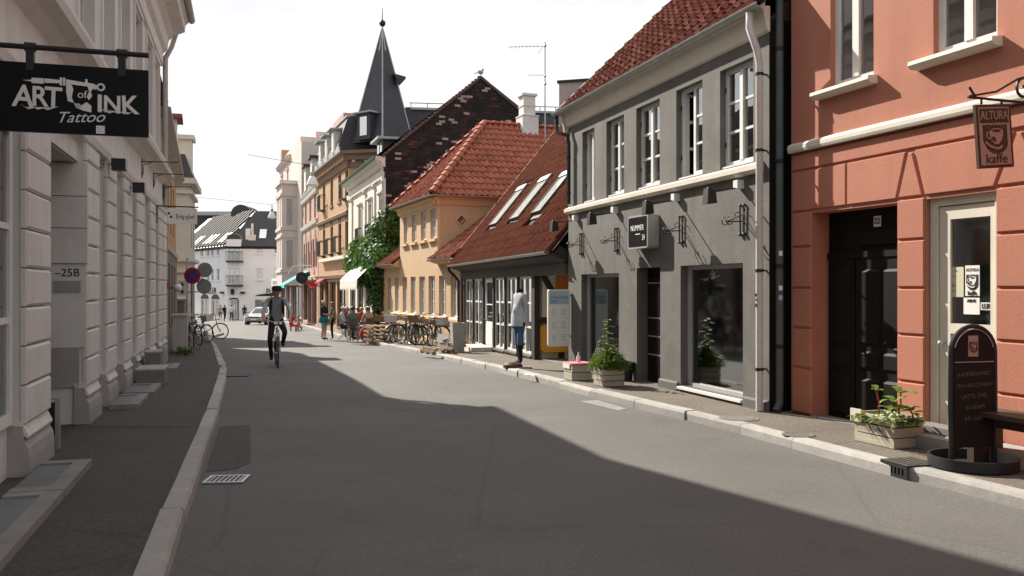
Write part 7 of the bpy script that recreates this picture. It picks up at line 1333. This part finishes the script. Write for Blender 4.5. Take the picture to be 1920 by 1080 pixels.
# ------------------------------------------------------------------ silver hatchback, nose to the viewer (-y)
cc = G(480, 609.5); car = thing('parked_car', 'small silver hatchback facing the viewer at the sunny street end', 'car', cc+V((0, 2.0, 0)), R(-6)); 
prof = [(-1.85, .28, .72, .74), (-1.92, .45, .78, .76), (-1.86, .68, .80, .76), (-1.0, .86, .82, .80), (-.75, .90, .83, .82), (-.2, 1.36, .62, .84), (.3, 1.43, .62, .84), (1.2, 1.40, .60, .84), (1.75, .95, .76, .82), (1.85, .6, .80, .80), (1.82, .3, .76, .78)]
q = MB(); n = 6; vs = []
for y, z, wt, wb_ in prof: vs += [(-wb_, y, .25), (-wb_*1.03, y, min(z, .62)), (-wt, y, z), (wt, y, z), (wb_*1.03, y, min(z, .62)), (wb_, y, .25)]
q.add(vs, [(i*n+j, i*n+j+1, (i+1)*n+j+1, (i+1)*n+j) for i in range(len(prof)-1) for j in range(n-1)]+[tuple(range(n)), tuple((len(prof)-1)*n+j for j in range(n-1, -1, -1))]); bd_ = q.build('body', CARS, car, True)
def on(a, b, f): return a+(b-a)*f
ws = MB(); ws.add([(-.70, -.73, .925), (.70, -.73, .925), (.55, -.25, 1.335), (-.55, -.25, 1.335)], [(0, 1, 2, 3)]); ws.build('windscreen', CARGL, car); q = MB(); q.add([(-.69, -.715, .90), (.69, -.715, .90), (.54, -.235, 1.31), (-.54, -.235, 1.31)], [(0, 1, 2, 3)]); q.build('dashboard', DARKROOM, car)
for s in (-1, 1):
    MB().add([(s*.835, -.5, .95), (s*.70, -.12, 1.33), (s*.66, 1.2, 1.33), (s*.83, 1.5, .97)], [(0, 1, 2, 3)]).build('side_window', CARGL, car); MB().ball((s*.58, -1.88, .66), .15, .07, .09, 10).build('headlight', STEEL, car, True); MB().ball((s*.93, -.55, .98), .10, .06, .07, 8).build('mirror', CARS, car, True)
    for y in (-1.2, 1.2): w = MB().lathe([(.29, -.09), (.30, 0), (.29, .09)], (s*.76, y, .30), 18, Matrix.Rotation(R(90), 3, 'Y')).build('wheel', RUBBER, car); MB().lathe([(.17, -.10), (.17, .10)], (s*.765, y, .30), 14, Matrix.Rotation(R(90), 3, 'Y')).build('rim', STEEL, w)
MB().box(-.42, .42, -1.95, -1.90, .58, .68).build('grille', IRON, car); MB().box(-.78, .78, -1.97, -1.88, .36, .52).build('bumper', GREYPL, car); MB().box(-.24, .24, -1.985, -1.971, .40, .50).build('number_plate', PAPER, car); MB().box(-.6, .6, -1.94, -1.86, .20, .34).build('air_intake', IRON, car)
# ------------------------------------------------------------------ mannequin, panels and clutter before the timbered shop
mp = G(974, 690, .11); MN = dict(shL=(-.17, 0, 1.38), elL=(-.21, .03, 1.12), wrL=(-.20, -.02, .88), haL=(-.20, -.03, .82), elR=(.21, .03, 1.12), wrR=(.20, -.02, .88), haR=(.20, -.03, .82), anL=(-.05, .04, .1), anR=(.05, .0, .1), toL=(-.06, -.12, .05), toR=(.05, -.16, .05), knL=(-.07, 0, .5), knR=(.07, -.04, .5))
mn = person('headless shop dummy in pale grey jacket, denim shorts and black tights on the pavement', mp+V((0, 0, .03)), R(-58), MN, dict(skin=C_BLACK, top=C_LGREY, sleeve=C_LGREY, forearm=C_LGREY, bottom=C_DENIM, shin=C_BLACK, shoe=C_NAVY), name='shop_mannequin', cat='mannequin', headless=True, scale=1.0)
MB().lathe([(.065, 1.46), (.06, 1.53), (.055, 1.53)], n=12).build('neck_cap', C_BLACK, mn, True); MB().lathe([(.215, .80), (.205, 1.0), (.16, 1.18)], n=16, ax=Matrix.Diagonal((1, .72, 1))).build('jacket_hem', C_LGREY, mn, True); MB().tube([(-.05, -.13, 1.42), (.0, -.16, 1.28), (-.06, -.15, 1.1)], .022, 6).build('scarf', C_WHITE, mn, True)
MB().lathe([(.24, -.03), (.24, .0)], n=20).build('stand_plate', STEEL, mn)
sb_ = thing('foot_stone', 'brown stone lying at the feet of the shop dummy', 'stone', mp+V((-.13, -.12, 0))); MB().ball((0, 0, .05), .2, .14, .09, 8).build('stone', LEATHER, sb_, True)
ww = H.world(H.x(1003)+.45, .55, 0); Lx = H.x(1003)
yb = thing('yellow_wall_box', 'yellow plastic letter box with rounded corners in the shaded porch bay', 'box', H.world(xpost+.19, .40, .18), H.ang+R(90)); MB().prism([(x, z+.31) for x, z in rrect(.30, .31, .07)], -.12, .12).build('body', YELBOX, yb, True); MB().box(-.2, .2, -.13, -.1205, .42, .46).build('slot', KAFBR, yb); MB().lathe([(.04, -.13), (.04, -.12)], (-.2, 0, .52), 10, rot).build('knob', KAFBR, yb)
ob = thing('orange_board', 'orange brown arched board under the porch roof of the timbered shop', 'sign', H.world(xpost+.13, .74, 1.44), H.ang+R(90)); MB().prism([(-.26, 0), (.26, 0), (.26, .46), (.16, .54), (.0, .58), (-.16, .54), (-.26, .46)], -.03, .03).build('board', ORANGE, ob)
dx = (H.x(907)+H.x(924.5))/2; stp = thing('doorstep', 'white stone step before the timbered shop door', 'step', H.world(dx-.0, -.3, H.gnd(dx)+.11), H.ang); MB().box(-.75, .75, -.35, .26, 0, .15).build('block', PLASTER, stp)
cpn = thing('concrete_planter', 'tall pale concrete trough at the yellow house corner', 'planter', V((*G(858, 661, .11).xy, G(858, 661, .11).z)), H.ang); MB().add([(x*k, y*k, z) for z, k in ((0, .82), (.82, 1), (.82, .86), (.7, .86)) for x, y in ((-.22, -.18), (.22, -.18), (.22, .18), (-.22, .18))], [(3, 2, 1, 0)]+[(4*j+i, 4*j+(i+1) % 4, 4*j+4+(i+1) % 4, 4*j+4+i) for j in range(3) for i in range(4)]+[(12, 13, 14, 15)]).build('trough', GREYPL, cpn)
def pallet(label, loc, rz, w, d, h, lay, name='pallet_crate'):
    t = thing(name, label, 'crate', loc, rz)
    for k in range(lay):
        z = h*k/lay; hh = h/lay
        for i in range(3): y = -d/2+d*(i+.5)/3; MB().box(-w/2, w/2, y-.045, y+.045, z+hh*.62, z+hh*.95).build('slat', WOODP, t)
        for x in (-w/2+.05, 0, w/2-.05):
            for y in (-d/2+.05, d/2-.05): MB().box(x-.05, x+.05, y-.05, y+.05, z, z+hh*.61).build('block', WOODP, t)
        MB().box(-w/2, w/2, -d/2-.001, -d/2+.02, z+hh*.3, z+hh*.6).build('stringer', WOODP, t)
    return t
pa = G(706, 641, .11); pallet('stack of pale pallets used as a low table beside the cafe', pa+V((0, .3, 0)), R(-70), 1.5, .8, .62, 4)
pa = G(822, 663, .11); pallet('single pallet lying on the pavement by the pile of boards', pa, R(-65), 1.0, .7, .17, 1)
rp_ = random.Random(3); pb = G(842, 660, .11); bp_ = thing('board_pile', 'heap of broken pale boards and cardboard against the yellow wall', 'rubble', pb)
for i in range(12): c_ = V((rp_.uniform(-.35, .3), rp_.uniform(-.2, .3), rp_.uniform(.03, .35))); d_ = V((rp_.uniform(-1, 1), rp_.uniform(-1, 1), rp_.uniform(-.1, .5))).normalized()*rp_.uniform(.15, .32); MB().bar(c_-d_, c_+d_, rp_.uniform(.12, .28), .02, (0, .3, 1)).build('board', WOODC if i % 3 else PAPER, bp_)
pb = G(846, 653, .11); gv = MB(); gr_ = random.Random(6); dg = thing('dry_grass_tuft', 'dry tuft of weeds against the yellow wall', 'plant', pb+V((.1, .35, 0)))
for _ in range(260): a_ = gr_.uniform(0, 6.3); leaf_at(gv, (gr_.gauss(0, .28), gr_.gauss(0, .1), .0), (math.cos(a_)*.5, math.sin(a_)*.5, 1.4), gr_.uniform(.3, .7), .02, .3)
gv.build('foliage', leafmat('dry_grass', (.28, .20, .09), (.40, .30, .14)), dg)
pp_ = G(993, 703, .115); pg = thing('paper_scrap', 'white paper scrap lying on the pavement near the shop dummy', 'paper', pp_); MB().add([(-.1, -.04, .006), (.09, -.05, .012), (.1, .05, .006), (-.07, .06, .015)], [(0, 1, 2, 3)]).add([(-.1, -.04, .003), (.09, -.05, .009), (.1, .05, .003), (-.07, .06, .012)], [(3, 2, 1, 0)]).build('sheet', PAPER, pg)
for o in list(bpy.data.objects):
    if o.type == 'EMPTY' and o.get('label') == 'x': bpy.data.objects.remove(o)
